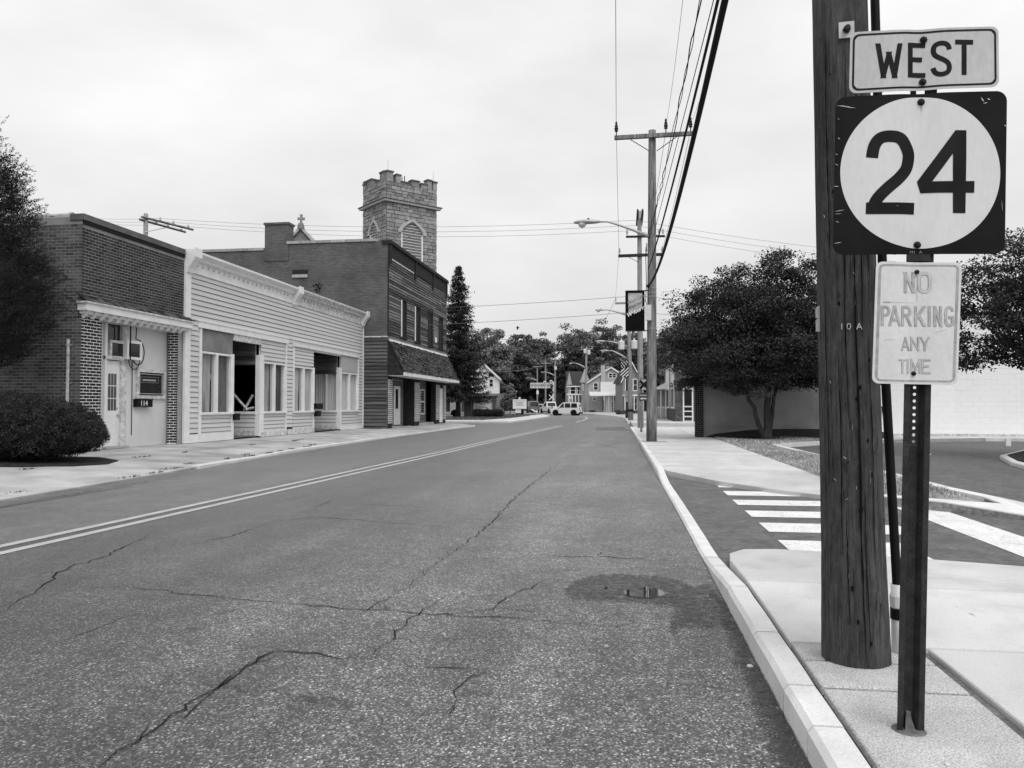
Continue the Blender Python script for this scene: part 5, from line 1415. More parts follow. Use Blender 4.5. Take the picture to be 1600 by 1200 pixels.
# ================================================================== generic house
def house(name, label, P, u, n, w_, dep, eave, ridge, wall, roof, gable_front=True, over=.3, wins=(), trim='trim', cat='house', z0=0.):
    """P: left front corner on the ground; u along the front, n towards the viewer"""
    r = thing(name, label, cat, Vector((P[0], P[1], z0)))
    P3 = Vector((P[0], P[1], z0)); U = Vector((u[0], u[1], 0)); Nn = Vector((n[0], n[1], 0)); Z = Vector((0, 0, 1))
    b = MB()
    if gable_front:
        b.extr([P3, P3 + U * w_, P3 + U * w_ + Z * eave, P3 + U * w_ / 2 + Z * ridge, P3 + Z * eave], -Nn * dep)
    else:
        b.extr([P3, P3 - Nn * dep, P3 - Nn * dep + Z * eave, P3 - Nn * dep / 2 + Z * ridge, P3 + Z * eave], U * w_)
    b.build('wall', wall, r)
    t = .16
    rb = MB(); tb = MB()
    if gable_front:
        sl_ = (ridge - eave) / (w_ / 2)
        for s in (-1, 1):
            m_ = P3 + U * w_ / 2 + Nn * over; e_ = m_ + U * s * (w_ / 2 + over)
            q = [m_ + Z * (ridge + .02), e_ + Z * (eave - over * sl_ + .02), e_ + Z * (eave - over * sl_ + t), m_ + Z * (ridge + t)]
            rb.extr(q if s > 0 else q[::-1], -Nn * (dep + 2 * over))
            q = [m_ + Nn * .02 + Z * (ridge - .16), e_ + Nn * .02 + Z * (eave - over * sl_ - .14), e_ + Nn * .02 + Z * (eave - over * sl_ + t - .02), m_ + Nn * .02 + Z * (ridge + t - .02)]
            tb.extr(q, Nn * .06)
    else:
        sl_ = (ridge - eave) / (dep / 2)
        for s in (0, 1):
            m_ = P3 - Nn * dep / 2 - U * over; e_ = m_ + Nn * (dep / 2 + over) * (1 if s == 0 else -1)
            rb.extr([m_ + Z * (ridge + .02), e_ + Z * (eave - over * sl_ + .02), e_ + Z * (eave - over * sl_ + t), m_ + Z * (ridge + t)], U * (w_ + 2 * over))
        e_ = P3 + Nn * over - U * over
        tb.wbox((P3 + Nn * 0).to_2d(), u, n, -over, w_ + over, over + .01, over + .08, z0 + eave - over * sl_ - .14, z0 + eave - over * sl_ + .1)
    rb.build('roof', roof, r); tb.build('fascia', trim, r)
    for (c, z, ww_, hh_, kind) in wins:
        fb = MB(); tt = .12
        P2 = (P3.x, P3.y)
        fb.wbox(P2, u, n, c - ww_ / 2 - tt, c + ww_ / 2 + tt, .0, .06, z0 + z - tt, z0 + z); fb.wbox(P2, u, n, c - ww_ / 2 - tt, c + ww_ / 2 + tt, .0, .06, z0 + z + hh_, z0 + z + hh_ + tt)
        fb.wbox(P2, u, n, c - ww_ / 2 - tt, c - ww_ / 2, .0, .06, z0 + z, z0 + z + hh_); fb.wbox(P2, u, n, c + ww_ / 2, c + ww_ / 2 + tt, .0, .06, z0 + z, z0 + z + hh_)
        if kind != 'door':
            fb.wbox(P2, u, n, c - ww_ / 2, c + ww_ / 2, .01, .05, z0 + z + hh_ * .5 - .03, z0 + z + hh_ * .5 + .03)
            if ww_ > .9: fb.wbox(P2, u, n, c - .04, c + .04, .01, .051, z0 + z, z0 + z + hh_)
        fo = fb.build('door_frame' if kind == 'door' else 'window', trim if kind != 'dark' else 'dark_trim', r)
        MB().wbox(P2, u, n, c - ww_ / 2, c + ww_ / 2, -.02, .02, z0 + z, z0 + z + hh_).build('pane', 'glass_dark' if kind != 'door' else 'trim', fo)
    return r
def atfront(px, dep): q = atd(px, 634, dep); return q
# white gabled house past the spruce, on its stone base
D_ = 100
A = atd(727, 634, D_); B_ = atd(781, 634, D_); w_ = (B_ - A).length * .99
ex_ = (B_ - A).normalized(); en = Vector((ex_.y, -ex_.x, 0))
wcx = lambda px: (px - 727) / 54 * w_
zz = lambda py, dep=D_: (634 - py) / 1200 * dep + 1.25
# apex near 758: widen the hidden left half so that the ridge sits right
A = atd(735.5, 634, D_); w_ = (atd(779, 634, D_) - A).length
hw_ = house('white_gable_house', 'white gabled upper storey on a rough stone base past the spruce', (A.x, A.y), (ex_.x, ex_.y), (en.x, en.y), w_, 9, zz(590), zz(570), 'clap_white', 'roof_pale', True, .3,
           [((767.5 - 735.5) / 43.5 * w_, zz(604), .42, zz(593) - zz(604), 'w'), ((767.5 - 735.5) / 43.5 * w_, zz(587), .45, .26, 'dark')])
b = MB(); b.wbox((A.x, A.y), (ex_.x, ex_.y), (en.x, en.y), -.4, w_ + .6, -9.1, .5, 0, zz(615)); o = b.build('stone_base', 'stone_fill', hw_)
for i in range(6):
    for j in range(9):
        if random.random() < .8: MB().wbox((A.x, A.y), (ex_.x, ex_.y), (en.x, en.y), w_ * .72 + j * .17 - (i % 2) * .08, w_ * .72 + j * .17 + .15 - (i % 2) * .08, .45, .53, .4 + i * .32, .4 + i * .32 + .28).build('stone', 'stone', hw_)
# far houses beyond the level crossing
def fp(px, py, dep): q = atd(px, 634, dep); return q, (634 - py) / 1200 * dep + 1.25
def facing(px0, px1, dep, skew=0.):
    a = atd(px0, 634, dep); q = atd(px1, 634, dep + skew); e = q - a; L_ = e.length; e.normalize(); return (a.x, a.y), (e.x, e.y), (e.y, -e.x), L_
D_ = 150; hz = lambda py: (634 - py) / 1200 * D_ + 1.25
P, u, n, L_ = facing(888, 911, D_)
h1 = house('turreted_house', 'grey house with pointed dormers and long front porch behind the crossing', P, u, n, L_, 8, hz(602), hz(580), 'clap_grey', 'roof_dark', False, .3, [(.9, hz(616), .9, 1.5, 'w'), (2.0, hz(616), .4, 1.4, 'w')])
b = MB(); Pv = Vector((P[0], P[1], 0)); U = Vector((u[0], u[1], 0)); Nn = Vector((n[0], n[1], 0)); Z = Vector((0, 0, 1))
b.extr([Pv - U * .3 + Nn * .5 + Z * hz(601.5), Pv + U * .7 + Nn * .5 + Z * hz(601.5), Pv + U * .2 + Nn * .5 + Z * hz(582)], -Nn * 2); b.build('gablet', 'clap_grey', h1)
b = MB(); b.wbox(P, u, n, -.4, L_ + 1.5, .0, 2.2, hz(617.5), hz(615.5)); b.build('porch_roof', 'trim', h1)
for i in range(8): MB().wbox(P, u, n, i * .62 - .1, i * .62 + .08, 1.9, 2.1, .1, hz(617.6)).build('porch_post', 'trim', h1)
MB().wbox(P, u, n, -.3, L_ + 1.2, .02, 2.1, 0, .55).build('porch_floor', 'clap_mid', h1)
tq = atd(914, 634, D_ - 2); tr_ = 0.75
tb = MB().lathe((tq.x, tq.y, 0), [(tr_, 0), (tr_, hz(597))], 8).build('turret', 'clap_grey', h1)
MB().lathe((tq.x, tq.y, hz(598)), [(tr_ + .25, 0), (tr_ + .2, .2), (.05, hz(577) - hz(598))], 8).build('turret_roof', 'clap_grey', tb)
for s in (-.35, .45): q = tq - Vector((n[0], n[1], 0)) * 0; MB().wbox((tq.x + n[0] * (tr_ - .02), tq.y + n[1] * (tr_ - .02)), u, n, s - .16, s + .16, 0, .06, hz(611), hz(601)).build('turret_window', 'trim', tb)
P, u, n, L_ = facing(919, 990, D_ - 8); D_ = 142; L_ *= 58 / 71
h2 = house('grey_gable_house', 'grey gabled house with pale chimney, white awning and twin attic windows', P, u, n, L_ * 71 / 58, 9, hz(597), hz(574), 'clap_grey', 'roof_grey', True, .35,
           [((930 - 918) / 58 * L_, hz(609), .7, 1.2, 'w'), ((953 - 918) / 58 * L_, hz(590), .55, .75, 'w'), ((959 - 918) / 58 * L_, hz(590), .55, .75, 'w'), ((928 - 918) / 58 * L_, hz(625), .45, .45, 'w'), ((945 - 918) / 58 * L_, hz(640), .8, 1.6, 'dark'), ((953 - 918) / 58 * L_, hz(636), 1.1, 1.0, 'w'), ((967 - 918) / 58 * L_, hz(640), .8, 1.8, 'door')])
MB().wbox(P, u, n, (938 - 918) / 58 * L_, (944.5 - 918) / 58 * L_, -.2, .45, hz(600), hz(571)).build('chimney', 'stone_dress', h2)
MB().wbox(P, u, n, (951 - 918) / 58 * L_, (955 - 918) / 58 * L_, -4.2, -3.7, hz(580), hz(570)).build('chimney', 'clap_grey', h2)
MB().wbox(P, u, n, (937 - 918) / 58 * L_, (978 - 918) / 58 * L_, .0, .6, hz(618), hz(597)).build('white_addition', 'clap_white', h2)
b = MB(); Pv = Vector((P[0], P[1], 0)); U = Vector((u[0], u[1], 0)); Nn = Vector((n[0], n[1], 0))
b.extr([Pv + U * .1 + Nn * .61 + Z * hz(612), Pv + U * .1 + Nn * 2.6 + Z * hz(618), Pv + U * .1 + Nn * 2.6 + Z * hz(619.2), Pv + U * .1 + Nn * .61 + Z * hz(614)], U * (L_ * 1.02)); b.build('awning', 'roof_pale', h2)
for i in range(6): MB().wbox(P, u, n, L_ * (.38 + i * .12), L_ * (.38 + i * .12) + .12, 2.4, 2.52, 0, hz(619.2)).build('awning_post', 'trim', h2)
MB().wbox(P, u, n, L_ * .45, L_ * .62, .62, .9, 0, hz(620)).build('white_wall', 'clap_white', h2)
P, u, n, L_ = facing(973, 1001, 128); D_ = 128
h3 = house('white_trim_house', 'house with steep dark roof and white trim behind the banner pole', P, u, n, L_, 9, hz(592), hz(566), 'clap_mid', 'roof_dark', True, .35, [(.9, hz(610), .8, 1.8, 'w'), (2.1, hz(610), .6, 1.8, 'w'), (.9, hz(640), .8, 1.9, 'w'), (2.0, hz(640), .7, 1.9, 'w')])
MB().wbox(P, u, n, -.1, L_ + .5, .1, 2.3, hz(619), hz(617)).build('porch_roof', 'trim', h3)
for i in range(5): MB().wbox(P, u, n, i * .75, i * .75 + .13, 2.05, 2.2, 0, hz(619)).build('porch_post', 'trim', h3)

# ================================================================== RIGHT SIDE
# brick shop with dark flank, part hidden by the tree
C0 = atz(1056, 658.5, .15)
rbk = thing('brick_office', 'red-brick single storey office with tall narrow windows under the tree', 'building', C0)
xr0 = C0.x; yr0 = C0.y
MB().box(xr0, xr0 + 12, yr0, yr0 + 14, .1, 5.2).build('wall', 'brick_wall_y', rbk)
MB().box(xr0 - .06, xr0 - .001, yr0 - .02, yr0 + 14, .1, 5.1).build('street_wall', 'brick_wall_x', rbk)
MB().box(xr0 - .12, xr0 - .061, yr0 + .02, yr0 + 14, .1, 1.0).build('plinth', 'render_dark', rbk)
MB().box(xr0 - .15, xr0 + 12.1, yr0 - .15, yr0 + 14.1, 5.2, 5.4).build('coping', 'coping', rbk)
for px0, px1 in ((1041.5, 1046.5), (1049, 1054)):
    a, q = atX(px0, 634, xr0 - .06).y, atX(px1, 634, xr0 - .06).y
    if a > q: a, q = q, a
    fo = frame(MB(), a, q, 1.05, 4.2, .12, xr0 - .12, xr0 - .02).build('window', 'trim', rbk)
    MB().box(xr0 - .09, xr0 - .05, a + .12, q - .12, 1.17, 2.5).build('pane', 'glass_dark', fo); MB().box(xr0 - .09, xr0 - .05, a + .12, q - .12, 2.52, 4.08).build('blind', 'curtain_light', fo)
BQ = Bricks(rbk, 'brick', 'brick_piece', 120); BQ.lay((xr0 + .0, yr0), (1, 0), (0, -1), .48, .15, 4.6, bl=.215, bh=.07, g=.014); BQ.done()
a, q = atY(1069, 634, yr0).x, atY(1081, 634, yr0).x
fo = MB(); fo.box(a - .1, a, yr0 - .06, yr0 + .02, .12, 2.5); fo.box(q, q + .1, yr0 - .06, yr0 + .02, .12, 2.5); fo.box(a - .1, q + .1, yr0 - .06, yr0 + .02, 2.501, 2.6)
fo = fo.build('door', 'trim', rbk); MB().box(a, q, yr0 - .03, yr0 - .01, .12, 2.5).build('pane', 'glass_dark', fo)
for z in (.12, .45, .82, 1.15, 2.40): MB().box(a, q, yr0 - .055, yr0 - .031, z, z + .09).build('rail', 'galv_pale', fo)
MB().box(a - .2, q + .2, yr0 - 1.1, yr0 - .005, 3.0, 3.15).build('door_canopy', 'dark_trim', rbk)
# small white porch beyond it
C1 = atz(1033, 655, .15)
pc = thing('white_porch', 'small white porch with railing beyond the brick office', 'porch', C1)
for dx in (-.42, -.02, .38): MB().box(C1.x + dx - .05, C1.x + dx + .05, C1.y - .05, C1.y + .05, .15, 2.6).build('post', 'trim', pc)
MB().box(C1.x - .42, C1.x + .6, C1.y - .03, C1.y + .03, 1.1, 1.17).build('rail', 'trim', pc)
for i in range(9): MB().box(C1.x - .36 + i * .11, C1.x - .32 + i * .11, C1.y - .02, C1.y + .02, .35, 1.1).build('baluster', 'trim', pc)
b = MB(); b.extr([(C1.x - .7, C1.y - .4, 2.6), (C1.x + 2.2, C1.y - .4, 2.6), (C1.x + 2.2, C1.y - .4, 3.9), (C1.x + 1.9, C1.y - .4, 3.9)], (0, 3, 0)); b.build('roof', 'clap_white', pc)
MB().box(C1.x - .5, C1.x + 2.2, C1.y + 1.8, C1.y + 1.9, .15, 2.6).build('back_wall', 'clap_grey', pc)
MB().box(C1.x - .6, C1.x + 2, C1.y - .5, C1.y + 1.8, .12, .3).build('floor', 'concrete_old', pc)

# wall along the lot: brick end pier, grey rendered stretch, white stretch
PX, PY = atz(1081, 681, .12).x, 28.35
gw = thing('grey_wall', 'dull grey rendered wall ending in a dark brick pier, behind the verge tree', 'wall', (PX, PY, .1))
MB().box(PX + .05, PX + .31, PY + .015, PY + .5, .05, 4.3).build('pier', 'mortar', gw)
BP_ = Bricks(gw, 'brick_dark', 'brick_dark_piece', 300)
BP_.lay((PX + .05, PY + .015), (1, 0), (0, -1), .26, .12, 4.25, bl=.124, bh=.062, jit=.002); BP_.lay((PX + .05, PY + .5), (0, -1), (-1, 0), .485, .12, 4.25, bl=.205, bh=.062, jit=.002); BP_.done()
MB().hexa([(PX + .315, PY + .1, .05), (8.1, 30.2, .05), (8.1, 30.5, .05), (PX + .315, PY + .45, .05), (PX + .315, PY + .1, 4.2), (8.1, 30.2, 4.2), (8.1, 30.5, 4.2), (PX + .315, PY + .45, 4.2)]).build('rendered_wall', 'stucco_grey', gw)
MB().hexa([(PX, PY - .03, 4.301), (8.15, 30.1, 4.301), (8.15, 30.6, 4.301), (PX, PY + .55, 4.301), (PX, PY - .03, 4.4), (8.15, 30.1, 4.4), (8.15, 30.6, 4.4), (PX, PY + .55, 4.4)]).build('coping', 'coping', gw)
# damp, flaking patches on the grey wall
def wallpatch(px, py, w__, h__, m, root):
    Pn = Vector((PX + .315, PY + .1, 0)); e = Vector((8.1, 30.2, 0)) - Pn; e.normalize(); nn = Vector((e.y, -e.x, 0)); c = atp(px, py, Pn, nn) + nn * .006
    pl = [(math.cos(t) * (1 + .3 * math.sin(3 * t)), math.sin(t) * (1 + .2 * math.cos(4 * t))) for t in [i * .35 for i in range(18)]]
    V = []; E_ = []
    for s, ev in ((1, 0.), (.6, .35)):
        V += [c + e * x * w__ * s + Vector((0, 0, y * h__ * s)) for x, y in pl]; E_ += [ev] * 18
    F = [(i, (i + 1) % 18, 18 + (i + 1) % 18, 18 + i) for i in range(18)] + [tuple(18 + i for i in range(18))]
    me = mesh(V, F, m, BASE[root.name]); a = me.attributes.new('edge', 'FLOAT', 'POINT'); a.data.foreach_set('value', E_); link('damp_mark', me, root)
for px, py, w__, h__ in ((1275, 655, .12, .22), (1268, 640, .16, .1), (1140, 668, 1.0, .12), (1235, 668, .6, .14), (1190, 645, 1.5, .05)): wallpatch(px, py, w__, h__, 'dirt', gw)
ww_ = thing('white_wall', 'long white painted block wall behind the parking lot', 'wall', (12, 30.5, 0))
Wp = [(8.12, 30.45), (12.2, 30.6), (30, 29.0)]
for (xa, ya_), (xb, yb2) in zip(Wp, Wp[1:]):
    MB().hexa([(xa, ya_, -.03), (xb, yb2, -.03), (xb, yb2 + .3, -.03), (xa, ya_ + .3, -.03), (xa, ya_, 4.6), (xb, yb2, 4.6), (xb, yb2 + .3, 4.6), (xa, ya_ + .3, 4.6)]).build('wall', 'white_joint', ww_)
    e = Vector((xb - xa, yb2 - ya_)); L_ = e.length; e.normalize()
    MB().wbox((xa, ya_), (e.x, e.y), (e.y, -e.x), .02, L_, .003, .03, .0, .20).build('footing', 'trim_worn', ww_)
    MB().wbox((xa, ya_), (e.x, e.y), (e.y, -e.x), .0, L_, -.4, .06, 4.601, 4.72).build('coping', 'coping', ww_)
    WB = Bricks(ww_, 'white_block', 'white_block', 0, 'block'); WB.lay((xa, ya_), (e.x, e.y), (e.y, -e.x), L_, .21, 4.6, bl=.395, bh=.194, g=.007, proud=.005, jit=.0025); WB.done()
q = atz(1575, 697, .012); tag(MB().prism([(q.x - .07, q.y - .04), (q.x + .07, q.y - .04), (q.x + .07, q.y + .04), (q.x - .07, q.y + .04)], .012, .24).build('marker_block', 'white_plain', None, loc=(q.x, q.y, .012)), 'small white block standing on the lot before the white wall', 'marker')

# ================================================================== POLES, LAMPS, WIRES
def wood_pole(b, x, y, z0, z1, r0, r1, n=20, seg=8, lean=(0, 0)):
    H = z1 - z0
    pts = [(x + lean[0] * i / seg, y + lean[1] * i / seg, z0 + H * i / seg) for i in range(seg + 1)]
    return b.tube(pts, [r0 + (r1 - r0) * i / seg for i in range(seg + 1)], n)
def crossarm(root, x0, z0, x1, z1, y, m='wood_pole', ins=(), t=.055, insm='galv', h=.30):
    a = Vector((x0, y, z0)); c = Vector((x1, y, z1)); e = (c - a).normalized()
    b = MB(); up = Vector((0, 0, 1))
    b.hexa([a + Vector((0, -t, -t)), c + Vector((0, -t, -t)), c + Vector((0, t, -t)), a + Vector((0, t, -t)), a + Vector((0, -t, t)), c + Vector((0, -t, t)), c + Vector((0, t, t)), a + Vector((0, t, t))])
    arm = b.build('crossarm', m, root)
    for f in ins:
        p = a.lerp(c, f) + Vector((0, 0, t))
        MB().lathe(p, [(.018, 0), (.018, h * .3), (.06, h * .32), (.05, h * .45), (.07, h * .5), (.045, h * .62), (.055, h * .7), (.03, h * .8), (.04, h * .9), (.02, h)], 9).build('insulator', insm, arm)
    return arm
def street_lamp(root, x, y, z, dx, dz, r=.035, head=.75):
    """mast arm to the left with a cobra head"""
    hx = x - dx
    pts = [Vector((x, y, z)), Vector((x - dx * .33, y - .0, z + dz * .45)), Vector((x - dx * .66, y, z + dz * .82)), Vector((x - dx * .86, y, z + dz)), Vector((hx, y, z + dz * 1.0))]
    arm = MB().tube(pts, [r * 1.5, r * 1.25, r, r * .8, r * .75], 8).build('lamp_arm', 'galv', root, smooth=True)
    b = MB(); hz_ = z + dz
    prof = [(0, .05, .04), (.12, .09, .07), (.35, .15, .09), (.62, .17, .09), (.85, .13, .07), (1.0, .05, .04)]
    n = 10; k0 = 0
    for t, wy, h in prof:
        for j in range(n):
            a = 2 * math.pi * j / n; b.v.append(Vector((hx - head * t, y + wy * math.cos(a), hz_ + h * math.sin(a) * (1 if math.sin(a) > 0 else .6))))
    for i in range(len(prof) - 1):
        for j in range(n): q = (j + 1) % n; b.f.append((i * n + j, i * n + q, (i + 1) * n + q, (i + 1) * n + j)); b.t.append(.5)
    b.f.append(tuple(range(n))); b.f.append(tuple((len(prof) - 1) * n + j for j in range(n))); b.t += [.5, .5]
    hd = b.build('lamp_head', 'galv', arm, smooth=True)
    MB().lathe((hx - head * .68, y, hz_ - .02), [(.14, 0), (.13, -.07), (.08, -.13), (.02, -.15)], 12).build('lens', 'lens', arm, smooth=True)
    MB().lathe((hx - head * .45, y, hz_ + .08), [(.035, 0), (.035, .05)], 8).build('photocell', 'steel_dark', arm)
    return arm
LEN = 'utility poles along the right kerb'
# ---- the near pole
nb = atz(1340, 1045, .12); NX, NY = nb.x + .035, nb.y + .14
npole = thing('utility_pole', 'thick dark weathered utility pole right behind the route signs', 'utility pole', (NX, NY, .12), LEN)
b = MB(); nseg, na_ = 60, 64
for i in range(nseg + 1):
    t = i / nseg; z = .10 + 10.2 * t ** 1.8
    r = (.137 - .020 * min(1, z / 3.0) - .020 * max(0, z - 3) / 7.3) + (.008 * max(0, 1 - (z - .1) / .5))
    for j in range(na_):
        a = 2 * math.pi * j / na_
        q = r + .0012 * math.sin(a * 9 + 1.3 * math.sin(z * .6)) + .0009 * math.sin(a * 23 + z * .4) + rng.normal() * .0005
        b.v.append(Vector((NX - .012 * z + q * math.cos(a), NY + q * math.sin(a), z)))
for i in range(nseg):
    for j in range(na_): q = (j + 1) % na_; b.f.append((i * na_ + j, i * na_ + q, (i + 1) * na_ + q, (i + 1) * na_ + j)); b.t.append(.5)
b.build('pole', 'wood_near', npole, smooth=True)
def pr(z): return (.137 - .020 * min(1, z / 3.0)) + (.008 * max(0, 1 - (z - .1) / .5))
def onpole(ang, z, e=.0): r = pr(z) + e; return Vector((NX - .012 * z + r * math.cos(ang), NY + r * math.sin(ang), z))
# drying checks, knots and splinters in the wood
for ang, z0, z1, wd in ((-1.58, .15, 2.1, .006), (-1.35, 1.55, 2.9, .004), (-1.9, 1.2, 2.6, .004), (-2.15, .6, 1.5, .003), (-1.15, .5, 1.6, .003), (-2.4, 1.9, 2.95, .004), (-1.72, 1.75, 2.9, .003), (-1.05, 1.7, 2.4, .003), (-2.6, .9, 1.8, .003), (-1.45, .2, .9, .003), (-2.0, .3, .8, .003)):
    b = MB(); k = 26; L0 = []
    for i in range(k + 1):
        t = i / k; z = z0 + (z1 - z0) * t; a = ang + .018 * math.sin(z * 7) + random.gauss(0, .006); ww2 = wd * math.sin(math.pi * min(1, max(.02, t))) ** .5 * random.uniform(.6, 1.5) * 1.5 / .15
        L0.append((onpole(a - ww2 / 2, z, .0042), onpole(a + ww2 / 2, z, .0042)))
    for i in range(k): b.quad(L0[i][0], L0[i][1], L0[i + 1][1], L0[i + 1][0])
    b.build('drying_check', 'check', npole)
for ang, z, s in ((-1.575, .80, .02), (-1.5, 1.33, .012), (-1.75, .32, .012), (-1.9, .46, .014), (-1.2, .95, .012), (-2.1, 1.7, .012), (-1.3, 1.1, .010), (-1.62, 1.28, .012), (-1.15, 1.45, .010), (-2.2, 2.2, .012), (-1.95, 2.5, .012), (-1.4, .23, .012)):
    c = onpole(ang, z, .003); nn = Vector((math.cos(ang), math.sin(ang), 0))
    tk = Vector((-nn.y, nn.x, 0)); ow = [c + tk * (s * .42 * math.cos(t_) * (1 + .3 * math.sin(3 * t_ + s * 900))) + Vector((0, 0, s * .9 * math.sin(t_))) for t_ in [i_ * .628 for i_ in range(10)]]; MB().extr(ow, nn * .002).build('knot', 'check', npole)
for k in range(13):
    ang = random.uniform(-2.6, -.6); z = random.uniform(.6, 2.8); c = onpole(ang, z, .003); nn = Vector((math.cos(ang), math.sin(ang), 0)); tt = Vector((-nn.y, nn.x, 0)); e = (tt * random.uniform(-1, 1) + Vector((0, 0, random.uniform(-1, 1)))).normalized()
    MB().tube([c - e * .007, c + e * .007], .0013, 4).build('staple', 'galv' if k % 3 else 'check', npole)
for k in range(70):
    ang = random.uniform(-2.9, -.3); z = random.uniform(.2, 2.9); h = random.uniform(.02, .09)
    b = MB(); p0, p1, p2 = onpole(ang, z, .0025), onpole(ang + .02, z, .0025), onpole(ang + .01, z + h, random.uniform(.004, .010))
    b.add([p0, p1, p2, onpole(ang + .01, z + h, .001)], [(0, 1, 2), (0, 2, 3), (1, 3, 2)]); b.build('splinter', 'wood_pole' if k % 4 == 0 else 'wood_near', npole)
# plate and bolt, numerals, staples, tags
ang = -1.5708 - .12
pp = atY(1325, 43, NY - .15); zc = pp.z; aa = -1.5708 + (pp.x - (NX - .012 * zc)) / .122
c = onpole(aa, zc, .010); nn = Vector((math.cos(aa), math.sin(aa), 0)); tt = Vector((-nn.y, nn.x, 0))
b = MB(); b.hexa([c + tt * x + Vector((0, 0, z)) + nn * e for e in (-.004, .004) for x, z in ((-.032, -.036), (.032, -.036), (.032, .036), (-.032, .036))]); pl = b.build('washer_plate', 'galv', npole)
MB().lathe(c + nn * .004, [(.017, 0), (.017, .010), (.012, .016), (.012, .028)], 6, nn).build('bolt', 'steel_dark', pl)
for ch_, px in (('1', 1318), ('0', 1328), ('A', 1343.5)):
    q = atY(px, 510, NY - .14); aa = -1.5708 + math.asin(max(-1, min(1, (q.x - (NX - .012 * q.z)) / .128))); c = onpole(aa, q.z, .004); nn = Vector((math.cos(aa), math.sin(aa), 0)); tt = Vector((-nn.y, nn.x, 0))
    M4 = Matrix(((tt.x, 0, nn.x, c.x), (tt.y, 0, nn.y, c.y), (0, 1, 0, c.z), (0, 0, 0, 1)))
    me = text_mesh(ch_, .040, M4, 'brass_tag', .002); me.transform(Matrix.Translation(-BASE[npole.name])); link('numeral', me, npole)
for py, h in ((487, .05), (507, .055)):
    q = atY(1281, py, NY - .02); aa = math.pi + .06; c = onpole(aa, q.z, .004); nn = Vector((math.cos(aa), math.sin(aa), 0)); tt = Vector((-nn.y, nn.x, 0))
    b = MB(); b.hexa([c + tt * x + Vector((0, 0, z)) + nn * e for e in (-.003, .004) for x, z in ((-.022, -h / 2), (.022, -h / 2 - .006), (.020, h / 2), (-.022, h / 2 - .004))]); b.build('tag', 'tag_white', npole)
crossarm(npole, NX - 1.25, 9.6, NX + 1.25, 9.6, NY, ins=(.03, .62, .95))
# cable and pipe running down its right side
cx = lambda px, py, yy: atY(px, py, yy)
q0, q1, q2 = cx(1403, 940, NY + .12), cx(1384, 600, NY + .13), cx(1367, 0, NY + .14)
ris = thing('riser_cable', 'thick black riser cable running down the near pole into a white pipe', 'cable', (q0.x, q0.y, .12))
b = MB().tube([q0 + Vector((0, 0, -.12)), q0, q1, q2, q2 + (q2 - q1).normalized() * 4], .021, 10); b.build('cable', 'black_plastic', ris, smooth=True)
p3 = cx(1397, 1045, NY + .10)
MB().lathe((q0.x - .0, q0.y, .10), [(.030, 0), (.030, .33)], 14).build('pipe', 'pvc', ris, smooth=True)
zc = cx(1397, 958, NY + .12).z
MB().lathe((q0.x, q0.y, zc - .025), [(.034, 0), (.034, .05)], 14).build('coupling', 'black_plastic', ris)
MB().lathe((q0.x, q0.y, zc + .03), [(.034, 0), (.036, .05), (.031, .06)], 14).build('pipe_collar', 'pvc', ris)

# ---- second pole (with lamp, banner, arms)
MXp = atz(1018, 690, .12); MX, MY = MXp.x, MXp.y
mp_ = thing('utility_pole', 'tall pale utility pole carrying a street lamp and the Welcome banner', 'utility pole', (MX, MY, .12), LEN)
zt_ = atY(1019, 204, MY).z; lx = atY(1019, 204, MY).x - MX
b = MB(); wood_pole(b, MX, MY, .1, zt_, .165, .115, 20, 12, (lx, 0)); b.build('pole', 'wood_pole', mp_, smooth=True)
MB().box(MX - .3, MX + .45, MY - .3, MY + .3, .10, .128).build('pole_pad', 'concrete_old', mp_)
px_ = lambda px, py: atY(px, py, MY - .16)
a, c = px_(960, 215.5), px_(1083.5, 208.5)
arm = crossarm(mp_, a.x, a.z, c.x, c.z, MY - .16, 'wood_pole', (.025, .655, .965), .06, 'steel_dark', .46)
for p, q in ((px_(985, 219), px_(1014, 236)), (px_(1058, 214), px_(1026, 236))):
    MB().tube([(p.x, MY - .22, p.z), (q.x, MY - .17, q.z)], .014, 5).build('arm_brace', 'steel_dark', arm)
lp = px_(1014, 369); le = px_(938, 346)
street_lamp(mp_, lp.x, MY - .1, lp.z, lp.x - le.x, le.z - lp.z, .035, .85)
bx0, bx1, bz0, bz1 = px_(977, 455).x, px_(1008, 455).x, px_(990, 516.5).z, px_(990, 455).z
bn_ = thing('banner', 'black hanging banner reading Welcome three times on the lamp pole', 'banner', (bx1, MY - .16, bz0))
b = MB(); b.box(bx0, bx1 - .02, MY - .168, MY - .152, bz0, bz1); b.build('cloth', 'banner_black', bn_)
ig0, ig1, ig2, ig3 = px_(981.5, 458), px_(1003.5, 458), px_(1003.5, 482), px_(982, 491)
MB().add([(ig0.x, MY - .1695, ig0.z), (ig1.x, MY - .1695, ig1.z), (ig2.x, MY - .1695, ig2.z), (ig3.x, MY - .1695, ig3.z)], [(3, 2, 1, 0)]).build('pale_panel', 'banner_grey', bn_)
for k, (py, m_) in enumerate(((468, 'panel_grey'), (476.5, 'dark_trim'), (486.5, 'white_plain'))):
    c = px_(993.5, py); ca_, sa2 = math.cos(R(26)), math.sin(R(26))
    M4 = Matrix(((ca_, -sa2, 0, c.x), (0, 0, -1, MY - .171 - .0005 * k), (sa2, ca_, 0, c.z), (0, 0, 0, 1)))
    me = text_mesh('Welcome', .158, M4, m_, .0005, shear=.35, off=(0, 0, .007)[k]); me.transform(Matrix.Translation(-BASE[bn_.name])); link('lettering', me, bn_)
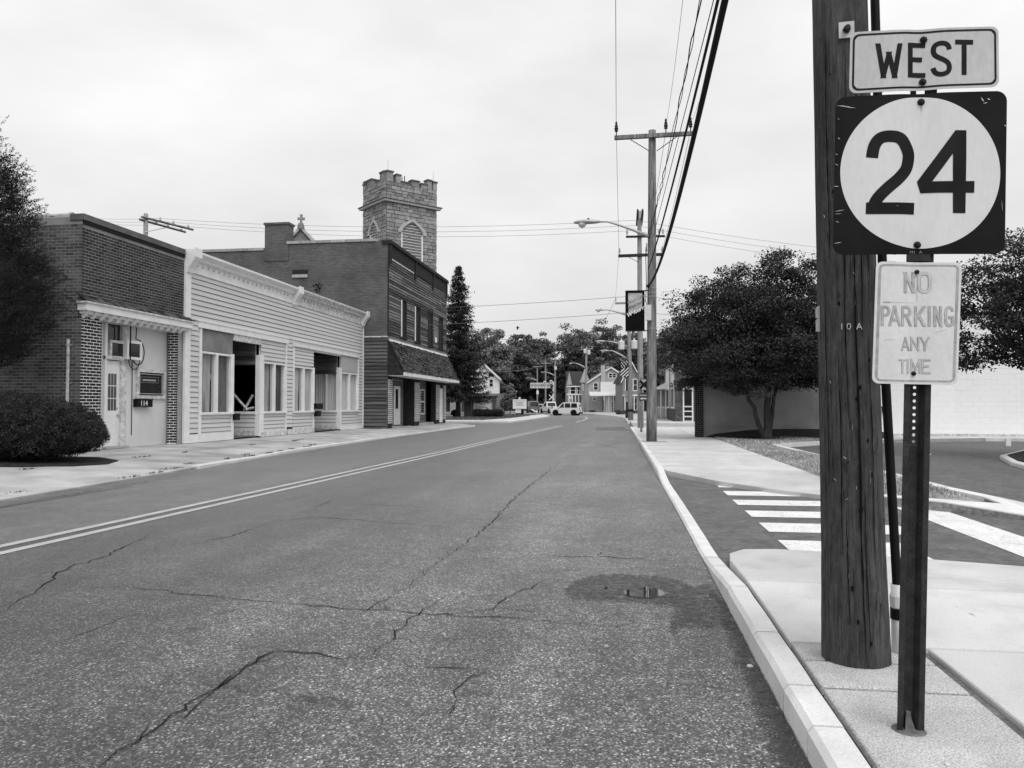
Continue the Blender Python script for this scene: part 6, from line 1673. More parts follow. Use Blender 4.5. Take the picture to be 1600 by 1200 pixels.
for z in (bz0 - .01, bz1 + .01): MB().tube([(bx0, MY - .16, z), (bx1 + .1, MY - .16, z)], .018, 6).build('banner_rod', 'black_plastic', bn_)
q = px_(1014.5, 488); MB().box(q.x - .12, q.x + .06, MY - .30, MY - .16, px_(1014, 501).z, px_(1014, 477).z).build('meter_box', 'galv_pale', mp_)
for py in (450, 457, 463, 513): q = px_(1019, py); MB().lathe((MX + lx * (q.z / zt_), MY, q.z), [(.148, 0), (.15, .02)], 16).build('strap', 'galv', mp_)
MB().tube([px_(1010, 380) + Vector((0, -.02, 0)), px_(1009, 402), px_(1010, 440), px_(1009, 470), px_(1012, 485)], .012, 5).build('drop_cable', 'wire', mp_)
MB().lathe(px_(1013, 447), [(.02, -.06), (.05, -.03), (.05, .04), (.02, .06)], 8).build('dead_end', 'black_plastic', mp_)

# ---- wires from the near pole to the second one
WG = 'street cables between the near pole and the lamp pole'
W0 = MY - .16
wire('cable', 'thickest black cable rising from the lamp pole to the upper right', (.81, W0, 5.06), (.826, NY, 4.732), .030, .579, 'wire', 40, group=WG, n=8)
wire('cable', 'medium black cable just left of the thickest one', (.80, W0, 5.57), (.966, NY, 5.343), .017, .257, 'wire', 40, group=WG, n=6)
wire('cable', 'thin straight black cable left of the medium one', (.94, W0, 6.54), (1.347, NY, 6.734), .0075, 0, 'wire', 30, group=WG)
A, B_ = Vector((.80, W0, 6.55)), Vector((1.29, NY, 7.937))
for ph, r_, lab in ((0, .010, 'thicker wavy strand of the twisted service cable'), (math.pi, .007, 'thinner wavy strand of the twisted service cable')):
    k = 200; P = []
    for i in range(k + 1):
        t = i / k; p = A.lerp(B_, t) - Vector((0, 0, 4 * .426 * t * (1 - t))); P.append(p + Vector((math.cos(ph + t * 46 + 1.6 * math.sin(t * 23)), 0, math.sin(ph + t * 46))) * (.022 + .010 * math.sin(t * 31)) * (1 if t < .6 else .4))
    tag(MB().tube(P, r_, 5).build('twisted_cable', 'wire', None, loc=A), lab, 'cable', WG)
wire('power_line', 'line from the middle insulator of the lamp pole overhead', (1.4, W0, 10.29), (.902, NY, 9.175), .005, .663, 'wire_thin', 40, group=WG)
wire('power_line', 'line from the right insulator of the lamp pole overhead', (2.19, W0, 10.25), (2.051, NY, 10.498), .005, .929, 'wire_thin', 40, group=WG)
wire('power_line', 'line from the far left insulator running straight up the sky', (-.19, W0, 10.12), (-.03, NY, 9.639), .008, .031, 'wire_grey', 30, group=WG)

# ---- third pole, carrying the lines across the street
P2 = atz(1001, 668.5, .12); p2x, p2y = P2.x, P2.y
pl2 = thing('utility_pole', 'pale utility pole with two dark crossarms behind the banner', 'utility pole', (p2x, p2y, .12), LEN)
t2 = atY(999, 330, p2y)
b = MB(); wood_pole(b, p2x, p2y, .1, t2.z, .16, .11, 14, 8, (t2.x - p2x, 0)); b.build('pole', 'wood_pale', pl2, smooth=True)
q2_ = lambda px, py, dy=-.14: atY(px, py, p2y + dy)
a, c = q2_(966, 400), q2_(1037, 397.5); arm2 = crossarm(pl2, a.x, a.z, c.x, c.z, p2y - .14, 'steel_dark', (.03, .62, .97), .07, 'galv', .35)
MB().tube([q2_(981, 401), q2_(998, 410)], .014, 5).build('arm_brace', 'steel_dark', arm2)
a, c = q2_(978, 370), q2_(1039, 369); crossarm(pl2, a.x, a.z, c.x, c.z, p2y - .14, 'steel_dark', (.03, .85, .95), .05, 'galv', .35)
for dx in (-.12, .12):
    b = MB(); z = q2_(996, 341).z
    b.hexa([(p2x + t2.x - p2x + dx - .05, p2y - 1.3, z - .06), (p2x + dx + .05, p2y - 1.3, z - .06), (p2x + dx + .05, p2y + 1.3, z - .06), (p2x + dx - .05, p2y + 1.3, z - .06), (p2x + dx - .05, p2y - 1.3, z + .06), (p2x + dx + .05, p2y - 1.3, z + .06), (p2x + dx + .05, p2y + 1.3, z + .06), (p2x + dx - .05, p2y + 1.3, z + .06)]); am = b.build('crossarm', 'steel_dark', pl2)
    for yy2 in (-1.1, 0.0, 1.1): MB().lathe((p2x + dx, p2y + yy2, z + .06), [(.03, 0), (.06, .05), (.04, .12), (.05, .16)], 7).build('insulator', 'steel_dark', am)
# lines over the street: from a pole behind the brick shop
Lp = atd(228, 334, 44); 
lpole = thing('utility_pole', 'utility pole top with slanting crossarm behind the brick shop roof', 'utility pole', (Lp.x, Lp.y, 0))
b = MB(); wood_pole(b, Lp.x, Lp.y, 0, Lp.z, .17, .12, 12, 4); b.build('pole', 'wood_pale', lpole, smooth=True)
fwd_ = Vector((-_sa, _ca, 0))
for k_, s in ((0, .12), (1, .0)):
    c = Vector((Lp.x, Lp.y, Lp.z - .28)) + Vector((s, -.1, 0))
    a = c + RT * -.16 - fwd_ * .3 + Vector((0, 0, -.14 * k_)); q = c + RT * (1.45 - .35 * k_) + fwd_ * 2.9 + Vector((0, 0, -.14 * k_))
    am = MB().tube([a, q], .07, 4).build('crossarm', 'wood_pole', lpole)
    for f in (.35, .6, .9): MB().lathe(a.lerp(q, f) + Vector((0, 0, .05)), [(.02, 0), (.07, .05), (.05, .12), (.06, .18)], 7).build('insulator', 'galv_pale', am)
MB().tube([Lp + Vector((.1, -.2, -1.1)), q + (a - q) * .4], .025, 4).build('arm_brace', 'galv_pale', lpole)
CG = 'power lines crossing the street'
for k, (pl_, pr_) in enumerate((((243, 341), (994, 344)), ((252, 346), (992, 352)), ((260, 351), (990, 360)))):
    A = atd(pl_[0], pl_[1], 43.5); Bq = atY(pr_[0], pr_[1], p2y - .9 + .9 * k)
    wire('power_line', ('upper', 'middle', 'lowest')[k] + ' of three thin lines crossing before the tower', A, Bq, .0085, .42 + .04 * k, 'wire_grey', 30, group=CG)
    Cq = atd(1400, 398 + 11 * k, 40); wire('power_line', ('upper', 'middle', 'lowest')[k] + ' of three thin lines running right from the crossarm pole', Bq, Cq, .008, .18, 'wire_grey', 16, group=CG)
    A2 = atd(120, 339 + 4 * k, 50); wire('power_line', ('upper', 'middle', 'lowest')[k] + ' of three short lines left of the roof pole', A, A2, .008, .1, 'wire_grey', 8, group=CG)
for k, (y0, y1, y2) in enumerate(((489, 462, 470), (516, 487, 493))):
    A = atd(300, y0, 44); Bq = atY(997, y1, p2y); wire('telephone_line', ('upper', 'lower')[k] + ' of two low lines running left behind the spruce top', A, Bq, .011, .25, 'wire_grey', 30, group='low lines crossing the street')
    Cq = atd(1300, y2 + 14, 40); wire('telephone_line', ('upper', 'lower')[k] + ' of two low lines running right into the verge tree', Bq, Cq, .011, .12, 'wire_grey', 14, group='low lines crossing the street')
# ---- further poles
P3 = atz(985.5, 657, .12)
pl3 = thing('utility_pole', 'utility pole with transformer cans and flag, fourth along the kerb', 'utility pole', (P3.x, P3.y, .12), LEN)
t3 = atY(982, 466, P3.y)
b = MB(); wood_pole(b, P3.x, P3.y, .1, t3.z, .2, .12, 12, 6, (t3.x - P3.x, 0)); b.build('pole', 'wood_pale', pl3, smooth=True)
q3 = lambda px, py, dy=-.16: atY(px, py, P3.y + dy)
a, c = q3(961, 474), q3(1003, 473); crossarm(pl3, a.x, a.z, c.x, c.z, P3.y - .16, 'wood_pale', (.03, .62, .97), .07, 'galv', .4)
l0, l1 = q3(977, 491), q3(946, 484); street_lamp(pl3, l0.x, P3.y, l0.z, l0.x - l1.x, l1.z - l0.z, .05, .8)
for px, py in ((971, 539), (991, 538)):
    q = q3(px, py); tc_ = MB().lathe((q.x, P3.y - .1, q.z - .35), [(.2, 0), (.24, .03), (.24, .6), (.2, .66), (.06, .7), (.05, .85)], 12).build('transformer', 'galv_pale', pl3, smooth=False)
l0, l1 = q3(981, 541), q3(946, 533); street_lamp(pl3, l0.x, P3.y, l0.z, l0.x - l1.x, l1.z - l0.z, .05, .8)
MB().lathe((P3.x, P3.y, q3(985, 643).z), [(.25, 0), (.25, .15)], 12).build('band', 'black_plastic', pl3)
# flag
f0 = q3(984, 560); 
fl = thing('flag', 'stars and stripes hanging from a short staff on the fourth pole', 'flag', (f0.x, P3.y - .2, f0.z - 1))
MB().tube([(f0.x + .1, P3.y - .2, f0.z - .6), (q3(969, 564).x, P3.y - .25, q3(969, 564).z + .1)], .02, 5).build('staff', 'galv', fl)
c0, c1, c2, c3 = [q3(px, py, -.26) for px, py in ((969.5, 565), (982, 563), (982, 589), (969.5, 590))]
def fpt(s, t): return c0.lerp(c1, s).lerp(c3.lerp(c2, s), t) + Vector((0, -.05 * math.sin(s * 7 + t * 2), 0))
b = MB(); k = 8
for i in range(k):
    for j in range(k): b.quad(fpt(i / k, (j + 1) / k), fpt((i + 1) / k, (j + 1) / k), fpt((i + 1) / k, j / k), fpt(i / k, j / k))
b.build('cloth', 'dark_trim', fl)
for i in range(5):
    b = MB(); o_ = Vector((0, -.012, 0)); y0_ = .62 + i * .20
    for j in range(6):
        s0, s1 = j / 6, (j + 1) / 6; f = lambda s, e: fpt(s, min(1, max(.0, y0_ - s * .42 + e))) + o_
        if y0_ - s0 * .42 + .0 < 1.0 and y0_ - s1 * .42 > .42 - s1 * .1: b.quad(f(s0, .085), f(s1, .085), f(s1, 0), f(s0, 0))
    if b.v: b.build('stripe', 'white_plain', fl)
for i, (s, t) in enumerate([(.15, .08), (.45, .06), (.75, .04), (.3, .17), (.6, .15), (.88, .12), (.12, .26), (.42, .27), (.72, .24), (.2, .37), (.5, .36)]):
    c = fpt(s, t) + Vector((0, -.015, 0)); b = MB(); sp_ = [(math.cos(R(90 + 36 * j)) * (.06 if j % 2 == 0 else .028), math.sin(R(90 + 36 * j)) * (.06 if j % 2 == 0 else .028)) for j in range(10)]
    b.add([c + Vector((x, 0, z)) for x, z in sp_], [tuple(range(9, -1, -1))]); b.build('star', 'white_plain', fl)
P4 = atz(979.5, 653.5, .12)
pl4 = thing('utility_pole', 'thin dark pole with a street lamp just left of the flag pole', 'utility pole', (P4.x, P4.y, .12), LEN)
t4 = atY(980, 553, P4.y); b = MB(); wood_pole(b, P4.x, P4.y, .1, t4.z, .15, .1, 10, 4, (t4.x - P4.x, 0)); b.build('pole', 'wood_near', pl4, smooth=True)
l0, l1 = atY(979, 560, P4.y), atY(952, 548, P4.y); street_lamp(pl4, l0.x, P4.y, l0.z, l0.x - l1.x, l1.z - l0.z, .06, .85)
for px0, px1, py0, py1 in ((976, 983, 611, 620), (977, 983, 621, 628)):
    q0, q1 = atY(px0, py1, P4.y - .2), atY(px1, py0, P4.y - .2); MB().box(q0.x, q1.x, P4.y - .22, P4.y - .2, q0.z, q1.z).build('small_sign', 'back_metal', pl4)
P5 = atz(914.5, 644.5, .1)
pl5 = thing('utility_pole', 'distant pole with lamp standing before the grey gabled house', 'utility pole', (P5.x, P5.y, .1), LEN)
t5 = atY(916.5, 543, P5.y); b = MB(); wood_pole(b, P5.x, P5.y, .1, t5.z, .22, .16, 10, 4, (t5.x - P5.x, 0)); b.build('pole', 'wood_pale', pl5, smooth=True)
l0, l1 = atY(915, 574.5, P5.y), atY(897, 567.5, P5.y); street_lamp(pl5, l0.x, P5.y, l0.z, l0.x - l1.x, l1.z - l0.z, .08, .9)
a, c = atY(907, 546, P5.y), atY(927, 545, P5.y); crossarm(pl5, a.x, a.z, c.x, c.z, P5.y - .2, 'wood_pale', (.1, .5, .9), .08, 'galv_pale', .4)
for px, py in ((914, 549), (920, 551)): q = atY(px, py, P5.y - .3); MB().lathe((q.x, q.y, q.z - .3), [(.25, 0), (.28, .6), (.1, .75)], 9).build('transformer', 'galv_pale', pl5)
for px, pt_, pa, dep, lamp, lab in ((867.5, 557.5, 562, 158, True, 'distant pole with lamp beside the railway signal'), (852.5, 563.5, 568, 165, False, 'thin distant pole left of the railway signal'), (839.5, 572, 573, 170, True, 'most distant pole with a lamp over the vans')):
    q = atd(px, 634, dep); tp = atd(px, pt_, dep)
    pl_ = thing('utility_pole', lab, 'utility pole', (q.x, q.y, .05), 'distant poles at the level crossing')
    b = MB(); wood_pole(b, q.x, q.y, 0, tp.z, .2, .15, 8, 2); b.build('pole', 'wood_pale', pl_)
    a, c = atd(px - 7, pa, dep), atd(px + 8, pa, dep); 
    MB().tube([a, c], .1, 4).build('crossarm', 'wood_pale', pl_)
    if px > 860: e = atd(868, 575, dep - .3); MB().lathe((e.x, e.y, e.z - .35), [(.28, 0), (.28, .7)], 8).build('transformer', 'galv_pale', pl_)
    if lamp:
        l0, l1 = (atd(867, 587, dep), atd(852, 581.5, dep)) if px > 860 else (atd(839, 595, dep), atd(827, 590.5, dep))
        street_lamp(pl_, l0.x, l0.y, l0.z, l0.x - l1.x, l1.z - l0.z, .09, 1.0)
# wires strung along the street
SG = 'power lines running away along the street'
for k, (A, Bq, lab) in enumerate(((Vector((-.19, MY, 10.15)), q2_(967, 392), 'left line dropping from the lamp pole to the crossarm pole'), (q2_(967, 392), q3(961.5, 468), 'left line dropping from the crossarm pole to the flag pole'), (Vector((1.4, MY, 10.2)), q2_(1010, 392), 'middle line between the lamp pole and the crossarm pole'), (Vector((2.19, MY, 10.2)), q2_(1035, 390), 'right line between the lamp pole and the crossarm pole'), (q2_(1035, 390), q3(1001, 468), 'right line between the crossarm pole and the flag pole'), (q3(961.5, 468), atY(908, 541, P5.y), 'left line from the flag pole to the distant lamp pole'), (q3(985, 560), atY(915, 562, P5.y), 'low cable from the flag pole to the distant lamp pole'))):
    wire('power_line', lab, A, Bq, .008 if k < 5 else .014, .15 if k < 5 else 1.1, 'wire_grey', 16, group=SG)
wire('telephone_line', 'dark cable drooping across the far tree crowns', atd(745, 526, 150), atd(975, 546, 140), .035, .15, 'wire', 20, group='far cables before the trees')
wire('telephone_line', 'pale cable sagging from the white gable to the far poles', atd(778, 581, 120), atd(852, 570, 150), .03, .3, 'wire_grey', 16, group='far cables before the trees')

# ================================================================== NEAR SIGNS
pb = atz(1420, 1140, .12)
tx = Vector((math.cos(R(3.35)), math.sin(R(3.35)), 0)); lean = .034
tz_ = (Vector((0, 0, 1)) + tx * lean).normalized(); tn = tx.cross(tz_).normalized()      # tn points to the viewer (-Y)
if tn.y > 0: tn = -tn
FR = .030
sp0 = pb + tn * 0
def loc(px, py, d_=.034):
    """photograph sight line -> (along, up) on the plane of the sign faces"""
    q = atp(px, py, pb + tn * d_, tn) - pb; return (q.dot(tx) - lean * q.z, q.z * math.sqrt(1 + lean * lean))
BC = loc(1440, 150)[0]
def bend(x): return -.010 * math.exp(-((x - BC) / .05) ** 2) - .03 * max(0, abs(x - BC) - .02) * (1.6 if x > BC else .6)
def W3(x, z, d_): return pb + tx * x + tz_ * z + tn * (d_ + bend(x))
class Plate:
    def __init__(s, quad): s.q = [loc(*p) for p in quad]     # tl tr br bl
    def uv(s, u, v):
        a, b_, c, d_ = s.q; x = (a[0] * (1 - u) + b_[0] * u) * v + (d_[0] * (1 - u) + c[0] * u) * (1 - v); z = (a[1] * (1 - u) + b_[1] * u) * v + (d_[1] * (1 - u) + c[1] * u) * (1 - v); return x, z
    def size(s):
        a, b_, c, d_ = s.q; return math.hypot(b_[0] - a[0], b_[1] - a[1]), math.hypot(a[0] - d_[0], a[1] - d_[1])
    def outline(s, inset, rad):
        """x-monotone upper and lower edges in uv of a rounded rectangle"""
        w_, h_ = s.size(); iu, iv, ru, rv = inset / w_, inset / h_, rad / w_, rad / h_
        def lohi(u):
            d_ = 0
            if u < iu + ru: t = (iu + ru - u) / ru; d_ = rv * (1 - math.sqrt(max(0, 1 - t * t)))
            elif u > 1 - iu - ru: t = (u - 1 + iu + ru) / ru; d_ = rv * (1 - math.sqrt(max(0, 1 - t * t)))
            return iv + d_, 1 - iv - d_
        return iu, lohi
    def cols(s, iu, k=110):
        w_, h_ = s.size(); e = [iu + (.5 - .5 * math.cos(math.pi * i / 10)) * .16 for i in range(11)]
        m_ = [iu + .16 + (1 - 2 * iu - .32) * i / k for i in range(k + 1)]
        return sorted(set([round(x, 5) for x in e + m_ + [1 - x for x in e]]))
    def sheet(s, inset, rad, d_, name, m, parent, thick=0.):
        iu, lh = s.outline(inset, rad); us = s.cols(iu); b = MB(); V = []
        for u in us:
            lo, hi = lh(min(max(u, iu + 1e-5), 1 - iu - 1e-5)); V.append((W3(*s.uv(u, lo), d_), W3(*s.uv(u, hi), d_)))
        for i in range(len(us) - 1): b.quad(V[i][0], V[i + 1][0], V[i + 1][1], V[i][1])
        if thick:
            B2 = [(p - tn * thick, q - tn * thick) for p, q in V]
            for i in range(len(us) - 1):
                b.quad(B2[i][1], B2[i + 1][1], B2[i + 1][0], B2[i][0]); b.quad(V[i][1], V[i + 1][1], B2[i + 1][1], B2[i][1]); b.quad(V[i + 1][0], V[i][0], B2[i][0], B2[i + 1][0])
            for i in (0, len(us) - 1): b.quad(V[i][0], V[i][1], B2[i][1], B2[i][0])
        return b.build(name, m, parent)
    def ring(s, in0, r0, in1, r1, d_, name, m, parent):
        i0, l0 = s.outline(in0, r0); i1, l1 = s.outline(in1, r1); us = sorted(set(s.cols(i0) + [round(i1, 5), round(1 - i1, 5)])); b = MB()
        def ev(u):
            a, q = l0(min(max(u, i0 + 1e-5), 1 - i0 - 1e-5))
            if u <= i1 or u >= 1 - i1: m_ = (a + q) / 2; return a, m_, m_, q
            c, d2 = l1(min(max(u, i1 + 1e-5), 1 - i1 - 1e-5)); return a, c, d2, q
        for u0, u1 in zip(us, us[1:]):
            A, B2 = ev(u0 + (1e-6 if u0 == round(i1, 5) else 0)), ev(u1 - (1e-6 if u1 == round(1 - i1, 5) else 0))
            if u0 >= i1 - 1e-6 and u1 <= 1 - i1 + 1e-6:
                pr2 = ((0, 1), (2, 3))
                A = A if u0 > i1 + 1e-4 else (A[0], (A[0] + A[3]) / 2 if u0 < i1 - 1e-4 else l1(i1 + 1e-5)[0], l1(i1 + 1e-5)[1], A[3])
                B2 = B2 if u1 < 1 - i1 - 1e-4 else (B2[0], l1(1 - i1 - 1e-5)[0], l1(1 - i1 - 1e-5)[1], B2[3])
            else: pr2 = ((0, 3),)
            for lo, hi in pr2: b.quad(W3(*s.uv(u0, A[lo]), d_), W3(*s.uv(u1, B2[lo]), d_), W3(*s.uv(u1, B2[hi]), d_), W3(*s.uv(u0, A[hi]), d_))
        return b.build(name, m, parent)

def smooth(P, k=6):
    o = []; n = len(P)
    for i in range(n - 1):
        p0, p1, p2, p3 = [Vector(P[j]) for j in (max(0, i - 1), i, i + 1, min(n - 1, i + 2))]
        for j in range(k):
            t = j / k; o.append(tuple(.5 * (2 * p1 + (p2 - p0) * t + (2 * p0 - 5 * p1 + 4 * p2 - p3) * t * t + (3 * p1 - p0 - 3 * p2 + p3) * t ** 3)))
    o.append(tuple(P[-1])); return o
_O = [(.5, 1), (.2, .96), (.03, .8), (0, .5), (.03, .2), (.2, .04), (.5, 0), (.8, .04), (.97, .2), (1, .5), (.97, .8), (.8, .96), (.5, 1)]
_Pb = [(0, 1), (.55, 1), (.85, .95), (1, .77), (.85, .59), (.55, .54), (0, .54)]
GL = {
 'W': [[(.02, 1), (.25, 0)], [(.25, 0), (.5, .72)], [(.5, .72), (.75, 0)], [(.75, 0), (.98, 1)]],
 'E': [[(0, 0), (0, 1)], [(0, 1), (1, 1)], [(0, .52), (.75, .52)], [(0, 0), (1, 0)]],
 'S': [smooth([(1, .80), (.92, .93), (.70, 1), (.38, 1), (.12, .93), (.02, .78), (.10, .63), (.34, .54), (.66, .46), (.92, .36), (1, .21), (.90, .07), (.62, 0), (.32, 0), (.10, .07), (0, .20)], 4)],
 'T': [[(0, 1), (1, 1)], [(.5, 0), (.5, 1)]], 'N': [[(0, 0), (0, 1)], [(0, 1), (1, 0)], [(1, 0), (1, 1)]],
 'O': [smooth(_O, 4)], 'P': [[(0, 0), (0, 1)], smooth(_Pb, 4)], 'R': [[(0, 0), (0, 1)], smooth(_Pb, 4), [(.5, .54), (1, 0)]],
 'A': [[(.0, 0), (.5, 1)], [(1, 0), (.5, 1)], [(.17, .27), (.83, .27)]],
 'K': [[(0, 0), (0, 1)], [(1, 1), (.08, .36)], [(.36, .58), (1, 0)]], 'I': [[(.5, 0), (.5, 1)]],
 'G': [smooth([(1, .78), (.9, .93), (.6, 1), (.25, .96), (.04, .8), (0, .5), (.04, .2), (.25, .04), (.6, 0), (1, .08)], 4), [(1, .08), (1, .45)], [(1, .45), (.58, .45)]],
 'Y': [[(0, 1), (.5, .45)], [(1, 1), (.5, .45)], [(.5, 0), (.5, .47)]], 'M': [[(0, 0), (0, 1)], [(1, 0), (1, 1)], [(0, 1), (.5, .25)], [(.5, .25), (1, 1)]],
 '2': [smooth([(0, .70), (.06, .86), (.22, .97), (.5, 1), (.8, .96), (.98, .80), (1, .68), (.93, .54), (.72, .41), (.40, .27), (.14, .13), (.02, -.0)], 5), [(0, 0), (1, 0)]],
 '4': [[(.78, 0), (.78, 1)], [(.0, .315), (1, .315)], [(.76, 1), (.03, .315)]]}
def glyph(chh, box, sw, d_, m, parent, name='letter', out=0.):
    """box: photograph corners x0, x1, top, bottom of the letter; sw: stroke in metres"""
    x0, x1, yt, yb = box
    (ax, az), (bx, bz), (cx_, cz), (dx_, dz) = loc(x0, yt), loc(x1, yt), loc(x1, yb), loc(x0, yb)
    w_ = math.hypot(bx - ax, bz - az); h_ = math.hypot(ax - dx_, az - dz); mu, mv = sw / 2 / w_, sw / 2 / h_
    if chh == 'I': mu = 0
    def mp2(u, v):
        u = mu + u * (1 - 2 * mu); v = mv + v * (1 - 2 * mv)
        return Vector(((ax * (1 - u) + bx * u) * v + (dx_ * (1 - u) + cx_ * u) * (1 - v), (az * (1 - u) + bz * u) * v + (dz * (1 - u) + cz * u) * (1 - v)))
    b = MB()
    for si, st_ in enumerate(GL[chh]):
        P = [mp2(*p) for p in st_]
        closed = (P[0] - P[-1]).length < 1e-6 and len(P) > 3
        if len(P) == 2:                                # straight stroke, ends cut level or upright
            k = max(1, int((P[1] - P[0]).length / .012)); d2 = (P[1] - P[0]).normalized(); nn = Vector((-d2.y, d2.x)) * (sw / 2 + out)
            diag = abs(d2.x) > .12 and abs(d2.y) > .3
            if diag: hw = Vector(((sw / 2 + out) / abs(d2.y), 0)); hw = hw if nn.x > 0 else -hw; nn2 = hw; ext = d2 * (sw / 2 / abs(d2.y))
            else: nn2 = nn; ext = d2 * (sw / 2)
            if diag or True: P = [P[0] - ext, P[1] + ext]
            Q = [P[0].lerp(P[1], i / k) for i in range(k + 1)]; L_ = [(q + nn2, q - nn2) for q in Q]
        else:
            L_ = []; n = len(P)
            for i in range(n):
                if closed: d2 = (P[(i + 1) % (n - 1) if i < n - 1 else 1] - P[i - 1 if i > 0 else n - 2]).normalized()
                else: d2 = (P[min(i + 1, n - 1)] - P[max(i - 1, 0)]).normalized()
                nn = Vector((-d2.y, d2.x)) * (sw / 2 + out); L_.append((P[i] + nn, P[i] - nn))
        dd3 = d_ + si * .00012
        for (a, c), (e, f) in zip(L_, L_[1:]):
            for s_ in range(4):
                q4 = [p.lerp(q, t) for p, q, t in ((c, a, s_ / 4), (f, e, s_ / 4), (f, e, (s_ + 1) / 4), (c, a, (s_ + 1) / 4))]
                b.quad(*[W3(q.x, q.y, dd3) for q in q4])
    return b.build(name, m, parent)
PXM = (pb - EYE).dot(FW) / 1200
# post: rolled channel with punched holes
ps = thing('sign_post', 'dark steel channel post with punched holes carrying the route signs', 'sign post', pb, 'near route signs on the post')
b = MB(); zt2 = loc(1444, 66)[1]
prof = [(-.045, .012), (-.045, .016), (-.026, .016), (-.015, -.010), (.015, -.010), (.026, .016), (.045, .016), (.045, .012), (.029, .012), (.018, -.014), (-.018, -.014), (-.029, .012)]
h0 = loc(1422, 694)[1]; hs_ = [loc(1422, 690 - 10.55 * i, -.010)[1] for i in range(0, 34)]
def pw(x, z, d_): return pb + tx * x + tz_ * z + tn * d_
# flanges and sides as a strip; the web is pierced
strip = [(-.045, .016), (-.026, .016), (-.015, -.010)], [(.015, -.010), (.026, .016), (.045, .016)]
for st_ in strip:
    for (xa, da), (xb, db2) in zip(st_, st_[1:]):
        for k in range(12): za, zc = -.05 + k * (zt2 + .05) / 12, -.05 + (k + 1) * (zt2 + .05) / 12; b.quad(pw(xa, za, da), pw(xb, za, db2), pw(xb, zc, db2), pw(xa, zc, da)); b.quad(pw(xa, zc, da - .004), pw(xb, zc, db2 - .004), pw(xb, za, db2 - .004), pw(xa, za, da - .004))
for xa in (-.045, .045): b.quad(pw(xa, -.05, .012), pw(xa, -.05, .016), pw(xa, zt2, .016), pw(xa, zt2, .012))
zs0 = hs_[0] - .0125
b.quad(pw(-.015, -.05, -.010), pw(.015, -.05, -.010), pw(.015, zs0, -.010), pw(-.015, zs0, -.010))
pitch = (hs_[-1] - hs_[0]) / (len(hs_) - 1); hr = .0055
for zc in hs_:
    ac_ = math.atan2(abs(pitch) / 2, .015); an_ = [0, ac_ / 2, ac_, (ac_ + math.pi / 2) / 2, math.pi / 2]; an_ = an_ + [math.pi - x for x in an_[-2::-1]]; an_ = an_ + [math.pi + x for x in an_[1:-1]]
    ring_ = [(hr * math.cos(x), hr * math.sin(x)) for x in an_]
    def edge(x, z): s_ = max(abs(x) / .015, abs(z) / (abs(pitch) / 2)); return x / s_, z / s_
    for j in range(16):
        p, q = ring_[j], ring_[(j + 1) % 16]; P_, Q_ = edge(*p), edge(*q)
        b.quad(pw(p[0], zc + p[1], -.010), pw(P_[0], zc + P_[1], -.010), pw(Q_[0], zc + Q_[1], -.010), pw(q[0], zc + q[1], -.010))
b.build('channel', 'steel_dark', ps)
MB().lathe(pb + Vector((0, 0, -.01)), [(.060, 0), (.058, .008), (.05, .014)], 18).build('grout_ring', 'soil', ps)
b = MB(); b.add([pw(-.014, 0, -.004), pw(.014, 0, -.004), pw(.018, 0, .014), pw(-.018, 0, .014), pw(-.008, .065, -.006), pw(.008, .06, -.006), pw(.004, .05, .002), pw(-.006, .05, .002)], [(0, 1, 5, 4), (1, 2, 6, 5), (2, 3, 7, 6), (3, 0, 4, 7), (4, 5, 6, 7)]); b.build('debris', 'soil', ps)
def bolt(px, py, parent, r_=.0125, d_=.036):
    x, z = loc(px, py); c = W3(x, z, d_); MB().lathe(c, [(r_, 0), (r_, .003), (r_ * .72, .004), (r_ * .62, .011), (r_ * .3, .013)], 12, tn).build('bolt', 'bolt', parent)
def drip(px, py, ln, wd, parent, m='rust', d_=.0356):
    V = []; E_ = []; k = 10
    for i in range(k + 1):
        t = i / k; q = wd * (1 - .5 * t) * (1 + .2 * math.sin(i * 2)); x, z = loc(px + 1.0 * math.sin(i), py + ln * t)
        for s, ev in ((-1, -.1), (0, .55 * (1 - t * .8)), (1, -.1)): V.append(W3(x + s * q, z, d_)); E_.append(ev)
    F = []
    for i in range(k):
        for s in (0, 1): F.append((i * 3 + s, (i + 1) * 3 + s, (i + 1) * 3 + s + 1, i * 3 + s + 1))
    me = mesh(V, F, m, BASE[parent.name]); a = me.attributes.new('edge', 'FLOAT', 'POINT'); a.data.foreach_set('value', E_); link('stain', me, parent)
SG_ = 'near route signs on the post'
# WEST plate
pw_ = Plate([(1329.5, 49.5), (1563, 38.5), (1564, 133.5), (1327.5, 145.5)])
ws2 = thing('direction_sign', 'white WEST plate, topmost sign on the post', 'road sign', W3(*pw_.uv(.5, 0), .034), SG_)
pw_.sheet(0, .024, .034, 'plate', 'sign_face', ws2, .002)
pw_.ring(.0085, .022, .0155, .018, .0348, 'border', 'sign_ink', ws2)
for chh, bx_ in (('W', (1368, 1410.5, 67.5, 121.8)), ('E', (1419.5, 1447.5, 65.7, 120)), ('S', (1455, 1488, 63.3, 118.6)), ('T', (1493.3, 1522, 61, 116))):
    glyph(chh, bx_, 7.6 * PXM, .0352, 'sign_ink', ws2)
bolt(1444.5, 61, ws2); bolt(1443, 127, ws2)
drip(1443, 128, 8, .010, ws2)
